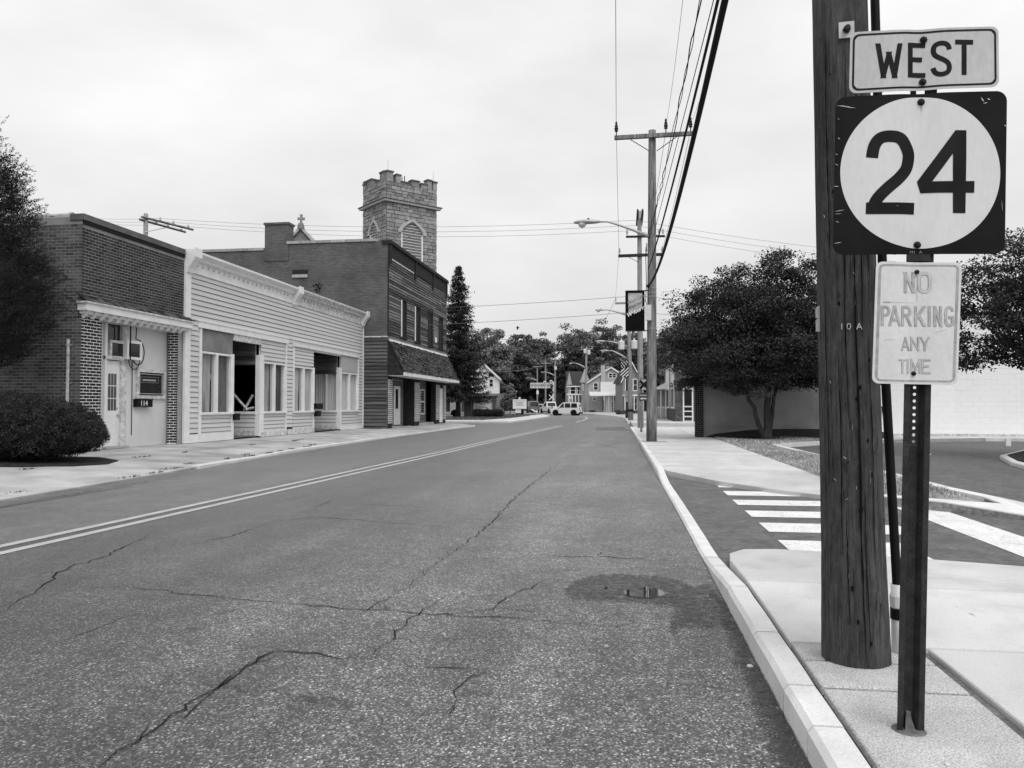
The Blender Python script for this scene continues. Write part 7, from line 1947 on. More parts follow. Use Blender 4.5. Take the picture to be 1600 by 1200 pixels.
# route marker
p24 = Plate([(1306.5, 150.5), (1577.5, 139), (1574, 395.5), (1302, 398)])
rs = thing('route_sign', 'square black route marker with 24 on a white disc', 'road sign', W3(*p24.uv(.5, 0), .032), SG_)
p24.sheet(0, .036, .032, 'plate', 'sign_black', rs, .002)
b = MB(); k = 200; cxp_, czp = 1440, 269
us = [math.cos(math.pi * (1 - i / k)) for i in range(k + 1)]
Vd = []
for u in us:
    h_ = math.sqrt(max(0, 1 - u * u)); l_, t_ = loc(cxp_ + u * 126.2, czp + h_ * 118.6), loc(cxp_ + u * 126.2, czp - h_ * 118.6); Vd.append((W3(*l_, .0329), W3(*t_, .0329)))
for i in range(k): b.quad(Vd[i][0], Vd[i + 1][0], Vd[i + 1][1], Vd[i][1])
b.build('disc', 'sign_white', rs)
glyph('2', (1353.5, 1430, 203.3, 334.2), 18.6 * PXM, .0341, 'sign_ink', rs, 'digit')
b = MB()
for k_, Q4 in enumerate(([(1434.6, 283), (1457.8, 282.7), (1490, 239), (1494, 202.5)], [(1490, 239), (1511.5, 239), (1511.5, 202.4), (1494, 202.5)], [(1490, 332.3), (1510, 332.3), (1511.5, 239), (1490, 239)], [(1440, 300.8), (1524, 300.2), (1524.5, 281.8), (1434.6, 283)])):
    A4 = [loc(*p) for p in Q4]; dz4 = .0341 + .00012 * k_
    for i in range(14):
        for j in range(14):
            def f(u_, v_, A4=A4):
                p = [(A4[0][c] * (1 - u_) + A4[1][c] * u_) * (1 - v_) + (A4[3][c] * (1 - u_) + A4[2][c] * u_) * v_ for c in (0, 1)]; return W3(p[0], p[1], dz4)
            b.quad(f(i / 14, j / 14), f((i + 1) / 14, j / 14), f((i + 1) / 14, (j + 1) / 14), f(i / 14, (j + 1) / 14))
b.build('digit', 'sign_ink', rs)
bolt(1441, 158, rs, .0125, .034); bolt(1435, 382, rs, .0125, .034)
drip(1441, 164, 30, .020, rs, 'rust', .0333)
for (xa, ya2), (xb, yb2), wd in (((1308, 164), (1330, 166), .0035), ((1318, 166), (1338, 168), .003), ((1535, 150), (1540, 158), .005), ((1545, 152), (1550, 154), .005), ((1538, 160), (1546, 158), .004), ((1310, 214), (1313, 217), .004), ((1303, 290), (1312, 291), .003), ((1304, 330), (1322, 327), .0025), ((1305, 334), (1316, 333), .002), ((1303, 380), (1316, 378), .003), ((1306, 240), (1310, 241), .003), ((1572, 193), (1576, 195), .004), ((1305, 255), (1311, 258), .0025), ((1306, 345), (1312, 347), .0025), ((1568, 310), (1570, 330), .0015), ((1310, 184), (1312, 186), .003), ((1398, 320), (1408, 322), .002), ((1498, 330), (1500, 332), .002)):
    a, c = loc(xa, ya2), loc(xb, yb2); e = Vector((c[0] - a[0], c[1] - a[1])).normalized(); nn = Vector((-e.y, e.x)) * wd / 2
    MB().add([W3(a[0], a[1], .0342), W3((a[0] + c[0]) / 2 - nn.x, (a[1] + c[1]) / 2 - nn.y, .0342), W3(c[0], c[1], .0342), W3((a[0] + c[0]) / 2 + nn.x * .6, (a[1] + c[1]) / 2 + nn.y * .6, .0342)], [(0, 1, 2, 3)]).build('scratch', 'scratch', rs)
x, z = loc(1433, 393.5); c = W3(x, z, .0345); M4 = Matrix(((tx.x, tz_.x, tn.x, c.x), (tx.y, tz_.y, tn.y, c.y), (tx.z, tz_.z, tn.z, c.z), (0, 0, 0, 1)))
me = text_mesh('MI  A', .016, M4, 'panel_grey', .0002, space=1.2); me.transform(Matrix.Translation(-BASE[rs.name])); link('maker_mark', me, rs)
# NO PARKING
pn = Plate([(1369.5, 408.5), (1504.5, 410), (1497.5, 601.5), (1363, 599)])
npk = thing('parking_sign', 'faded NO PARKING ANY TIME plate, lowest sign on the post', 'road sign', W3(*pn.uv(.5, 0), .034), SG_)
pn.sheet(0, .022, .034, 'plate', 'sign_pale', npk, .002)
pn.ring(.0085, .020, .0145, .016, .0347, 'border', 'ink_faded', npk)
SW = 4.0 * PXM
rows_ = [('NO', [(1413, 1431, 424.5, 457.5), (1435, 1456.5, 424.5, 458)], 5.2), ('PARKING', [(1376.4, 1391.5, 477.4, 509), (1388.5, 1408, 477.4, 509.5), (1408.8, 1426, 477.5, 509.5), (1430, 1447, 477.8, 510), (1449.5, 1456.5, 478, 510), (1459.2, 1472.5, 478, 510.3), (1476, 1491.3, 478, 510.8)], 4.4), ('ANY', [(1409, 1422.7, 526, 548), (1424, 1437.8, 526, 548.2), (1439, 1453.4, 526.3, 548.6)], 3.1), ('TIME', [(1405, 1416.8, 561, 583.5), (1417.5, 1422, 561, 583.8), (1424.4, 1440, 561, 584), (1441.2, 1455, 561.3, 584.2)], 3.0)]
for wd, bxs, sw in rows_:
    for i, (chh, bx_) in enumerate(zip(wd, bxs)):
        m1, m2 = ('ink_faded', 'ink_faded_fill') if wd != 'TIME' else ('ink_faded', 'ink_faint')
        if wd == 'NO' and chh == 'O': m2 = 'ink_faint'
        g_ = glyph(chh, bx_, sw * PXM, .0348, m1, npk); glyph(chh, (bx_[0] + .5, bx_[1] - .5, bx_[2] + .5, bx_[3] - .5), (sw - 1.6) * PXM, .0356, m2, g_, 'letter_fill')
bolt(1434, 424.5, npk, .0078); bolt(1429, 583.5, npk, .0082)
drip(1433.5, 428, 165, .010, npk, 'rust', .0362); drip(1429, 586, 12, .003, npk, 'rust', .0362)
for (xa, ya2), (xb, yb2), wd in (((1380, 471.8), (1392, 472), .003), ((1392, 472), (1430, 473), .0008), ((1381, 531), (1400, 530), .0008), ((1460, 520), (1480, 515), .0008)):
    a, c = loc(xa, ya2), loc(xb, yb2); MB().add([W3(a[0], a[1] - wd / 2, .036), W3(c[0], c[1] - wd / 2, .036), W3(c[0], c[1] + wd / 2, .036), W3(a[0], a[1] + wd / 2, .036)], [(0, 1, 2, 3)]).build('scratch', 'ink_faded', npk)
# small dark bracket between the plates
for (xa, xb, ya2, yb2) in ((1416, 1452, 398, 409),):
    a, c = loc(xa, yb2, .017), loc(xb, ya2, .017); MB().hexa([pw(a[0], a[1], .0165), pw(c[0], a[1], .0165), pw(c[0], a[1], .026), pw(a[0], a[1], .026), pw(a[0], c[1], .0165), pw(c[0], c[1], .0165), pw(c[0], c[1], .026), pw(a[0], c[1], .026)]).build('spacer', 'steel_dark', ps)

# ================================================================== SMALL SIGNS AND FURNITURE
r0 = atz(1002, 675, .12); RYd = r0.y
rrp = thing('crossing_sign', 'round railway crossing warning sign half hidden behind the lamp pole', 'road sign', r0)
qq = lambda px, py, dy=0.: atY(px, py, RYd + dy)
MB().box(r0.x - .05, r0.x + .05, RYd - .04, RYd + .06, .1, qq(1002, 590).z).build('post', 'wood_pole', rrp)
c = qq(1006, 601, -.06); rr_ = (qq(1014.5, 601).x - qq(997.5, 601).x) / 2 * 1.05
MB().lathe(c, [(rr_, 0), (rr_, .006)], 32, (0, -1, 0)).build('disc', 'sign_face', rrp)
b = MB()
k = 40
for i in range(k):
    t0, t1 = 2 * math.pi * i / k, 2 * math.pi * (i + 1) / k
    f = lambda r, t: c + Vector((r * math.cos(t), -.008, r * math.sin(t)))
    b.quad(f(rr_ * .93, t0), f(rr_ * .93, t1), f(rr_ * .98, t1), f(rr_ * .98, t0))
b.build('border', 'sign_ink', rrp)
b = MB()
for s in (1, -1):
    e = Vector((1, 0, s)).normalized(); nn = Vector((-s, 0, 1)).normalized(); o_ = Vector((0, -.009 - .0004 * s, 0))
    b.quad(c + o_ - e * rr_ * .93 - nn * .055, c + o_ + e * rr_ * .93 - nn * .055, c + o_ + e * rr_ * .93 + nn * .055, c + o_ - e * rr_ * .93 + nn * .055)
    if s < 0: b.f[-1] = tuple(reversed(b.f[-1]))
b.build('cross', 'sign_ink', rrp)
for s in (-1, 1):
    M4 = Matrix(((1, 0, 0, c.x + s * rr_ * .62), (0, 0, -1, c.y - .010), (0, 1, 0, c.z), (0, 0, 0, 1)))
    me = text_mesh('R', .30, M4, 'sign_ink', .001); me.transform(Matrix.Translation(-BASE[rrp.name])); link('letter', me, rrp)
pk0, pk1 = qq(998.5, 626, -.06), qq(1016, 615, -.06)
pks = thing('parking_sign', 'small dark PARKING arrow sign under the railway crossing sign', 'road sign', (pk0.x, RYd - .06, pk0.z))
b = MB(); cxm = (pk0.x + pk1.x) / 2
b.extr([(pk0.x, RYd - .06, pk0.z), (pk1.x, RYd - .06, pk0.z), (pk1.x, RYd - .06, pk1.z), (cxm + .1, RYd - .06, pk1.z + .03), (cxm, RYd - .06, pk1.z + .07), (cxm - .1, RYd - .06, pk1.z + .03), (pk0.x, RYd - .06, pk1.z)], (0, .006, 0)); b.build('plate', 'brown_sign', pks)
M4 = Matrix(((1, 0, 0, cxm), (0, 0, -1, RYd - .064), (0, 1, 0, pk0.z + .22), (0, 0, 0, 1))); me = text_mesh('PARKING', .10, M4, 'white_plain', .001); me.transform(Matrix.Translation(-BASE[pks.name])); link('lettering', me, pks)
b = MB(); z = pk0.z + .09; b.extr([(pk0.x + .04, RYd - .065, z), (pk0.x + .14, RYd - .065, z - .05), (pk0.x + .14, RYd - .065, z - .022), (pk1.x - .05, RYd - .065, z - .022), (pk1.x - .05, RYd - .065, z + .022), (pk0.x + .14, RYd - .065, z + .022), (pk0.x + .14, RYd - .065, z + .05)], (0, .002, 0)); b.build('arrow', 'white_plain', pks)
# church notice boards
def dashes(root, x0, x1, y, z, n, h, m='sign_ink'):
    b = MB(); a = x0
    while a < x1:
        w__ = random.uniform(.5, 1.3) * (x1 - x0) / n; b.box(a, min(x1, a + w__ * .75), y, y + .004, z, z + h); a += w__
    o = b.build('print_line', m, root)
B0 = atd(755, 634, 80); Yb = B0.y
q_ = lambda px, py: atY(px, py, Yb)
cb = thing('church_board', 'wide brick framed church notice board above the clipped shrubs', 'sign', (B0.x, Yb, .13))
x0, x1 = q_(737, 634).x, q_(775, 634).x; zt5 = q_(750, 620.5).z
MB().box(x0, x1, Yb + .08, Yb + .5, .1, zt5).build('brick_back', 'brick_wall_y', cb)
MB().box(q_(770, 634).x, q_(774, 634).x, Yb - .2, Yb + .079, .1, zt5 + .0).build('brick_pier', 'brick_wall_y', cb)
MB().box(x0 - .1, x1 + .1, Yb - .25, Yb + .55, zt5 + .001, zt5 + .12).build('cap', 'dark_trim', cb)
MB().box(q_(740, 634).x, q_(770, 634).x, Yb - .12, Yb + .079, q_(750, 626.5).z, q_(750, 623).z).build('lamp_box', 'trim', cb)
MB().box(q_(739.5, 634).x, q_(770, 634).x, Yb + .02, Yb + .079, q_(750, 640).z, q_(750, 626.8).z).build('panel', 'clap_white', cb)
for py, a, b2 in ((630.5, 745, 766), (632, 749, 759), (635, 743, 757), (637, 744, 762)): dashes(cb, q_(a, 634).x, q_(b2, 634).x, Yb + .012, q_(750, py).z, 10, .055)
pp_ = atd(731.5, 634, 79)
bp = thing('brick_pier', 'stout brick gate pier left of the church board', 'pier', (pp_.x, pp_.y, .13))
MB().box(pp_.x - .36, pp_.x + .36, pp_.y - .3, pp_.y + .4, .1, (634 - 619) / 1200 * 79 + 1.25).build('shaft', 'brick_wall_y', bp); MB().box(pp_.x - .42, pp_.x + .42, pp_.y - .36, pp_.y + .46, (634 - 619) / 1200 * 79 + 1.251, (634 - 617) / 1200 * 79 + 1.25).build('cap', 'stone_dress', bp)
fq = atd(712, 634, 84)
fe = thing('white_fence', 'short white picket fence panel beside the brick gate pier', 'fence', (fq.x, fq.y, .13))
for i in range(10): MB().box(fq.x - .62 + i * .125, fq.x - .51 + i * .125, fq.y, fq.y + .03, .13, (634 - 628.5) / 1200 * 84 + 1.25 + .05 * math.cos(i * 2.0)).build('picket', 'clap_white', fe)
for z in (.5, 1.3): MB().box(fq.x - .65, fq.x + .65, fq.y + .031, fq.y + .07, z, z + .1).build('rail', 'clap_white', fe)
s2 = atd(812, 634, 96); q_ = lambda px, py: atY(px, py, s2.y)
nb2 = thing('notice_sign', 'free standing white notice board in a dark peaked frame on the church lawn', 'sign', (s2.x, s2.y, .13))
xa, xb = q_(800, 634).x, q_(824, 634).x; za, zb2, zc2 = q_(810, 639.5).z, q_(810, 624).z, q_(812, 619.5).z
b = MB(); b.extr([(xa, s2.y, za), (xb, s2.y, za), (xb, s2.y, zb2), ((xa + xb) / 2, s2.y, zc2), (xa, s2.y, zb2)], (0, .2, 0)); b.build('frame', 'black_plastic', nb2)
MB().box(xa + .1, xb - .1, s2.y - .02, s2.y - .001, za + .06, zb2).build('panel', 'clap_white', nb2)
MB().lathe(((xa + xb) / 2, s2.y - .001, zb2 + .14), [(.14, 0), (.14, .02)], 14, (0, -1, 0)).build('emblem', 'clap_white', nb2)
for py, a, b2 in ((626.8, 802.5, 821.5), (629.5, 805, 817.5), (631.5, 808, 817), (633.5, 806, 819)): dashes(nb2, q_(a, 634).x, q_(b2, 634).x, s2.y - .028, q_(810, py).z, 9, .06)
MB().box(q_(805.5, 634).x, q_(814, 634).x, s2.y - .03, s2.y + .1, q_(810, 645).z, za - .01).build('lower_panel', 'clap_white', nb2); dashes(nb2, q_(807, 634).x, q_(813, 634).x, s2.y - .036, q_(810, 641).z, 4, .05)
MB().box(q_(814.2, 634).x, q_(818, 634).x, s2.y, s2.y + .15, .1, za).build('post', 'black_plastic', nb2); MB().box(q_(806, 634).x, q_(818, 634).x, s2.y - .1, s2.y + .25, .1, .3).build('foot', 'black_plastic', nb2)
# white direction arrow on the kerb by the bend, white gate arm
aq = atd(838, 634, 108)
ga = thing('barrier_arm', 'low white slanting board beside the kerb at the bend', 'barrier', (aq.x, aq.y, .1))
a, c = atd(830, 640, 108), atd(839, 644.5, 108); MB().tube([a, c], .12, 4).build('board', 'clap_white', ga); MB().box(c.x - .06, c.x + .06, c.y, c.y + .1, .05, c.z + .4).build('post', 'clap_white', ga)
# railway signal gantry
dg = 150; g_ = lambda px, py, dd=dg: atd(px, py, dd)
gt = thing('signal_gantry', 'white lattice cantilever with railway crossing lights over the street', 'signal', Vector((g_(865, 634).x, g_(865, 634).y, 0)))
b = MB()
for py in (599, 606): b.tube([g_(829, py), g_(864, py)], .09, 4)
for i in range(7):
    x0, x1 = 829 + i * 5, 834 + i * 5; b.tube([g_(x0, 599), g_(x1, 606)], .06, 4); b.tube([g_(x0, 606), g_(x1, 599)], .06, 4); b.tube([g_(x0, 599), g_(x0, 606)], .07, 4)
b.build('truss', 'galv_pale', gt)
MB().tube([Vector((g_(864.5, 634).x, g_(864.5, 634).y, 0)), g_(864.5, 596)], .2, 8).build('mast', 'galv_pale', gt)
for px, py in ((862.5, 603), (861.5, 607), (861, 613), (863, 613), (851, 597.5), (861, 596)):
    q = g_(px, py, dg - .5); lt = MB().lathe(q, [(.28, 0), (.28, .05), (.2, .1)], 12, (-FW).normalized()).build('lamp_disc', 'black_plastic' if py > 600 else 'galv_pale', gt)
    MB().lathe(q - FW * .1, [(.12, 0), (.12, .05)], 10, (-FW).normalized()).build('lamp_glass', 'lamp_red', lt)
b = MB(); 
for s in (1, -1): q = g_(862, 621, dg - .4); b.tube([q - RT * .5 - UP * .5 * s, q + RT * .5 + UP * .5 * s], .08, 4)
b.build('crossbuck', 'clap_white', gt)
q0, q1 = g_(860, 628, dg - .4), g_(865, 622, dg - .4); MB().tube([q0, Vector((q0.x, q0.y, 0))], .3, 6).build('signal_case', 'galv_pale', gt)
cq = g_(891, 621, 140); xb_ = thing('crossbuck_sign', 'white crossbuck sign on a post before the long porch', 'road sign', Vector((cq.x, cq.y, 0)))
b = MB()
for s in (1, -1): b.tube([cq - RT * .35 - UP * .35 * s, cq + RT * .35 + UP * .35 * s], .07, 4)
b.build('blades', 'clap_white', xb_); MB().tube([Vector((cq.x, cq.y, 0)), cq + Vector((0, .1, 0))], .05, 5).build('post', 'galv_pale', xb_)
# roadside sign seen edge left of the frame of vans
sq = atd(840, 613, 145); rg = thing('roadside_sign', 'small white rectangular sign on the most distant pole', 'road sign', Vector((sq.x, sq.y, sq.z))); b = MB(); b.extr([sq - RT * .2 - UP * .35, sq + RT * .2 - UP * .35, sq + RT * .2 + UP * .35, sq - RT * .2 + UP * .35], FW * .05); b.build('plate', 'clap_white', rg)

# ================================================================== VEHICLES
def vehicle(name, label, cat, c, head, Lg, Wd, Ht, paint, kind='suv', group=None):
    """c: ground point under the middle; head: level unit vector it points along"""
    r = thing(name, label, cat, c, group)
    h = Vector((head[0], head[1], 0)).normalized(); s = Vector((-h.y, h.x, 0)); C = Vector(c)
    P = lambda a, w__, z: C + h * (a * Lg) + s * (w__ * Wd / 2) + Vector((0, 0, z * Ht))
    if kind == 'suv': low = [(-.49, .20), (-.495, .40), (-.485, .58), (.20, .57), (.40, .52), (.48, .44), (.495, .25), (.46, .16), (-.46, .16)]; up = [(-.485, .58), (-.455, .93), (-.40, .985), (.02, 1.0), (.10, .96), (.265, .57)]
    elif kind == 'van': low = [(-.49, .18), (-.495, .5), (.30, .5), (.46, .44), (.495, .25), (.47, .15), (-.47, .15)]; up = [(-.495, .5), (-.485, .96), (-.45, 1.), (.18, 1.), (.24, .96), (.42, .46)]
    elif kind == 'pickup': low = [(-.49, .25), (-.495, .55), (.28, .56), (.47, .50), (.495, .28), (.47, .18), (-.47, .18)]; up = [(-.10, .56), (-.08, .95), (-.05, 1.), (.10, 1.), (.14, .97), (.25, .56)]
    else: low = [(-.49, .22), (-.495, .45), (-.42, .60), (.25, .57), (.45, .48), (.495, .28), (.47, .15), (-.47, .15)]; up = [(-.40, .59), (-.24, .95), (-.15, 1.), (.03, 1.), (.10, .96), (.27, .56)]
    def shell(prof, w0, w1, zlo, zhi, nm, m):
        b = MB(); ws2_ = (-1, -.93, .93, 1); rows = []
        for w__ in ws2_:
            row = []
            for a, z in prof:
                t = (z - zlo) / (zhi - zlo); wt = w0 + (w1 - w0) * t; k = 1 if abs(w__) < 1 else .985; row.append(P(a * k, w__ * wt, z if abs(w__) < 1 else zlo + (z - zlo) * .985))
            rows.append(row)
        n = len(prof); V = sum(rows, [])
        F = []
        for i in range(3):
            for j in range(n): F.append((i * n + j, i * n + (j + 1) % n, (i + 1) * n + (j + 1) % n, (i + 1) * n + j))
        F += [tuple(range(n - 1, -1, -1)), tuple(3 * n + j for j in range(n))]
        b.add(V, F); return b.build(nm, m, r)
    body = shell(low, 1., .97, .15, .58, 'body', paint)
    cab = shell(up, .95, .78, .5, 1., 'cabin', paint)
    zl_, zh_ = .60, .93
    for sd_ in (-1, 1):
        segs = [(-.43, -.22), (-.20, .0), (.02, .20)] if kind == 'suv' else ([(.05, .30)] if kind == 'van' else ([(-.06, .19)] if kind == 'pickup' else [(-.30, -.08), (-.06, .20)]))
        for a0, a1 in segs:
            top1 = min(a1, .08) if kind != 'van' else min(a1, .24); e = .965
            wl = (.95 + (.78 - .95) * (zl_ - .5) / .5) + .012; wh = (.95 + (.78 - .95) * (zh_ - .5) / .5) + .012
            q = [P(a0, sd_ * wl, zl_), P(a1, sd_ * wl, zl_), P(top1, sd_ * wh, zh_), P(max(a0, min(a0 + .02, top1)), sd_ * wh, zh_)]
            b = MB(); b.extr(q if sd_ < 0 else q[::-1], s * sd_ * .012); b.build('side_window', 'car_glass', cab)
    # rear and front glass
    ra = up[0]; rb2 = up[1]
    def onp(p, q, t, w__, e): a = p[0] + (q[0] - p[0]) * t; z = p[1] + (q[1] - p[1]) * t; return P(a + e, w__, z)
    for p, q, e, nm in ((up[0], up[1], -.004, 'rear_window'), (up[-1], up[-2], .004, 'windscreen')):
        b = MB(); b.quad(onp(p, q, .12, -.74, e), onp(p, q, .12, .74, e), onp(p, q, .9, .66, e), onp(p, q, .9, -.66, e)); b.build(nm, 'car_glass', cab)
    for a in (-.31, .31):
        for sd_ in (-1, 1):
            c2 = P(a, sd_ * .86, 0) + Vector((0, 0, .34)); w_ = MB().lathe(c2 - s * sd_ * .10, [(.335, 0), (.345, .03), (.345, .19), (.32, .22)], 18, s * sd_).build('wheel', 'tyre', r)
            MB().lathe(c2 + s * sd_ * .121, [(.21, 0), (.2, .015), (.06, .02)], 12, s * sd_).build('rim', 'rim', w_)
            b = MB(); b.lathe(P(a, sd_ * .965, 0) + Vector((0, 0, .36)), [(.41, 0), (.41, .03 * Wd)], 18, s * sd_); b.build('wheel_arch', 'black_plastic', body)
    for w__ in (-.78, .78):
        b = MB(); b.extr([P(-.497, w__ - .12, .42), P(-.497, w__ + .12, .42), P(-.49, w__ + .12, .60), P(-.49, w__ - .12, .60)], -h * .03); b.build('tail_light', 'lamp_red', body)
        b = MB(); b.extr([P(.47, w__ - .16, .38), P(.47, w__ + .16, .38), P(.46, w__ + .16, .47), P(.46, w__ - .16, .47)], h * .05); b.build('headlight', 'lens', body)
    b = MB(); b.extr([P(-.49, -.9, .16), P(-.49, .9, .16), P(-.49, .9, .26), P(-.49, -.9, .26)], -h * .1); b.build('bumper', 'black_plastic', body)
    b = MB(); b.extr([P(-.496, -.2, .32), P(-.496, .2, .32), P(-.496, .2, .39), P(-.496, -.2, .39)], -h * .012); b.build('number_plate', 'panel_grey', body)
    for sd_ in (-1, 1): b = MB(); b.extr([P(.17, sd_ * .93, .60), P(.21, sd_ * .93, .60), P(.21, sd_ * .93, .68), P(.17, sd_ * .93, .68)], s * sd_ * .2); b.build('mirror', paint, body)
    return r
sc = atz(885, 649.2); hd = -RT * math.cos(R(20)) + Vector((-_sa, _ca, 0)) * math.sin(R(20))
vehicle('sport_utility_vehicle', 'white sport utility vehicle turning left at the bend', 'car', sc, hd, 3.85, 1.75, 1.68, 'car_white', 'suv')
fwd = Vector((-_sa, _ca, 0))
sc = atd(860, 634, 128); sc.z = 0.02; vehicle('pickup_truck', 'white pickup truck stopped ahead of the sport utility vehicle', 'truck', sc, (fwd - RT * .35), 5.2, 1.95, 1.9, 'car_white', 'pickup')
sc = atd(842, 634, 140); sc.z = 0.02; vehicle('sedan', 'white car at the crossing left of the pickup truck', 'car', sc, (-RT * .9 + fwd * .4), 4.4, 1.8, 1.55, 'car_white', 'sedan')
sc = atd(828, 634, 132); sc.z = 0.05; vehicle('grey_van', 'grey van partly hidden behind the church notice board', 'van', sc, (fwd - RT * .3), 4.8, 1.95, 2.0, 'car_grey', 'van')
# a bird over the trees
q = atd(809, 512, 90); bd = thing('bird', 'small dark bird flying above the far trees', 'bird', q)
b = MB(); b.lathe(q, [(.01, -.22), (.07, -.1), (.08, .05), (.05, .16), (.015, .22)], 8, RT); b.build('body', 'bird', bd)
for s in (-1, 1): b = MB(); b.extr([q + RT * -.08, q + RT * .1, q + RT * .02 + UP * .22 * s + fwd * .2, q - RT * .12 + UP * .2 * s + fwd * .2], fwd * .012); b.build('wing', 'bird', bd)

# ================================================================== VEGETATION
# verge tree (several stems, wide low crown) in the mulch bed
tb_ = atd(1197, 634, 26.4); tb_ = Vector((tb_.x, tb_.y, .17))
broad_tree('verge_tree', 'broad dark low-branched tree on the mulch bed before the grey wall', 'tree', tb_, (.17, 1.75), (tb_.x + .1, tb_.y - .1, 2.95), (4.0, 2.5, 3.6), 760, 220, .084, 'leaf_tree',
           stems=[((-.05, 0), .085, (-.85, -.2)), ((.02, .02), .145, (.12, .1)), ((.07, .03), .085, (.40, .2))], clump=.155, lower=-.27, hollow=.25, limbs=46, updir=.6)
# tree right of the signs
tr2 = atd(1660, 634, 17.5); tr2.z = .12
broad_tree('lot_tree', 'dark spreading tree rising from the kerbed bed right of the signs', 'tree', tr2, (.13, 1.7), (tr2.x + .3, tr2.y + .3, 3.1), (2.9, 2.4, 2.55), 380, 170, .078, 'leaf_tree',
           stems=[((-.06, 0), .09, (-.5, 0)), ((.06, 0), .09, (.5, .2)), ((0, .07), .08, (0, .5))], clump=.17, lower=-.38, hollow=.3, limbs=30, updir=.5)
# foliage further back on the right
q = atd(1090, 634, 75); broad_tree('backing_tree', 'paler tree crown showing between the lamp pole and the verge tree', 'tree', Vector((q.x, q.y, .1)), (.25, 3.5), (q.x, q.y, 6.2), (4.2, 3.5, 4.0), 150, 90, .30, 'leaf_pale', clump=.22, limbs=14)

# cedar at the left edge
cb_ = atd(-62, 634, 15.4); cb_.z = .2
cd = thing('cedar', 'dark feathery cedar at the left edge beside the brick flank', 'tree', cb_)
b = MB(); limb(b, cb_, cb_ + Vector((.1, 0, 6.2)), .16, .03, .02, 9, 8); Cc = []; Uo = []
cz_t, cr_t = [1.7, 2.0, 2.3, 3.0, 3.6, 4.2, 4.7, 5.5, 6.0, 6.4, 7.2], [.25, .6, 1.0, 1.45, 1.65, 1.35, 1.1, 1.1, .85, .55, .1]
while len(Cc) < 950:
    z = 1.7 + 5.4 * rng.random(); rad = float(np.interp(z, cz_t, cr_t)); 
    if rng.random() > rad / 1.9 + .12: continue
    a = rng.random() * 6.283; f = .35 + .63 * rng.random() ** .5; rad *= 1 + .12 * math.sin(a * 5 + z * 3)
    Cc.append((cb_.x + rad * f * math.cos(a), cb_.y + rad * f * math.sin(a), z)); Uo.append((math.cos(a), math.sin(a)))
for i in range(0, 950, 18): limb(b, (cb_.x, cb_.y, Cc[i][2] - .35), Cc[i], .03, .008, .06, 5, 4)
b.build('trunk', 'bark', cd, smooth=True)
# sprays: short plumes of scale leaves pointing out and up
nC, nS, nJ = len(Cc), 11, 30
def unit(a): return a / np.linalg.norm(a, axis=-1, keepdims=True)
Ca = np.array(Cc)[:, None, :] + rng.normal(size=(nC, nS, 3)) * .11
D2 = unit(np.concatenate([np.array(Uo), np.full((nC, 1), .55)], 1)[:, None, :] + rng.normal(size=(nC, nS, 3)) * .45)
LN = .16 + .18 * rng.random((nC, nS, 1, 1)); Tt = rng.random((nC, nS, nJ, 1))
Pp = Ca[:, :, None, :] + D2[:, :, None, :] * LN * Tt + rng.normal(size=(nC, nS, nJ, 3)) * .020 * (1.2 - Tt)
Ee = unit(D2[:, :, None, :] + rng.normal(size=(nC, nS, nJ, 3)) * .55); Ll = .036 * (.7 + .6 * rng.random((nC, nS, nJ, 1)))
Sd = unit(np.cross(Ee, rng.normal(size=Ee.shape))) * Ll * .17
Vv = np.stack([Pp - Sd, Pp + Ee * Ll * .5 - Sd * 1.1, Pp + Ee * Ll, Pp + Ee * Ll * .5 + Sd * 1.1], 3).reshape(-1, 3)
T_ = (.2 + .35 * rng.random((nC, nS, nJ)) + .35 * rng.random((nC, 1, 1))).ravel()
link('foliage', npmesh(Vv, 4, 'leaf_cedar', BASE[cd.name], T_), cd)

# clipped hedge before the brick shop
hc = atd(17, 634, 14.9)
hg = thing('hedge', 'rounded clipped dark hedge before the brick shop', 'hedge', Vector((hc.x, hc.y, .15)))
hax = RT; hfw = fwd
def hpt(v, k=1.0):
    v = np.array(v); p = np.sign(v) * np.abs(v) ** .80
    n_ = 1 + .025 * math.sin(v[0] * 9 + v[2] * 4) + .02 * math.sin(v[1] * 11 + v[0] * 5 + 2) + .012 * math.sin(v[2] * 13 + v[0] * 17)
    return np.array([hc.x, hc.y, .80]) + (np.array(hax) * p[0] * 1.72 + np.array(hfw) * p[1] * .95 + np.array([0, 0, 1]) * (p[2] * (.74 if p[2] > 0 else .60) * (1 - .30 * max(0, p[0]) ** 1.2) - .10 * max(0, p[0]))) * n_ * k
Hc = []
while len(Hc) < 2900:
    v = rng.normal(size=3); v /= np.linalg.norm(v); Hc.append(hpt(v, 1 - .12 * rng.random() ** 2))
Q, t = leaf_quads(np.array(Hc), 28, .031, .075, up=.4, ratio=.6, tonev=rng.random(len(Hc)), flat=.9)
link('leaves', npmesh(Q, 4, 'leaf_hedge', BASE[hg.name], t), hg)
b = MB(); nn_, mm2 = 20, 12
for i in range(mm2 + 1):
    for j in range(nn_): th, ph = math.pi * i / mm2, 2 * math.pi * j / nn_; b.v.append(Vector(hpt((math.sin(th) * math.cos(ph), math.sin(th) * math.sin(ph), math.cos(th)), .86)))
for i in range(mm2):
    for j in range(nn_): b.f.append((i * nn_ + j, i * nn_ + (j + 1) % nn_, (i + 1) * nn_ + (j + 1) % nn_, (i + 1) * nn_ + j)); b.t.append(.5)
b.build('shade_core', 'core_dark', hg)  # added solid core, coloured dark for the shaded inside of the hedge
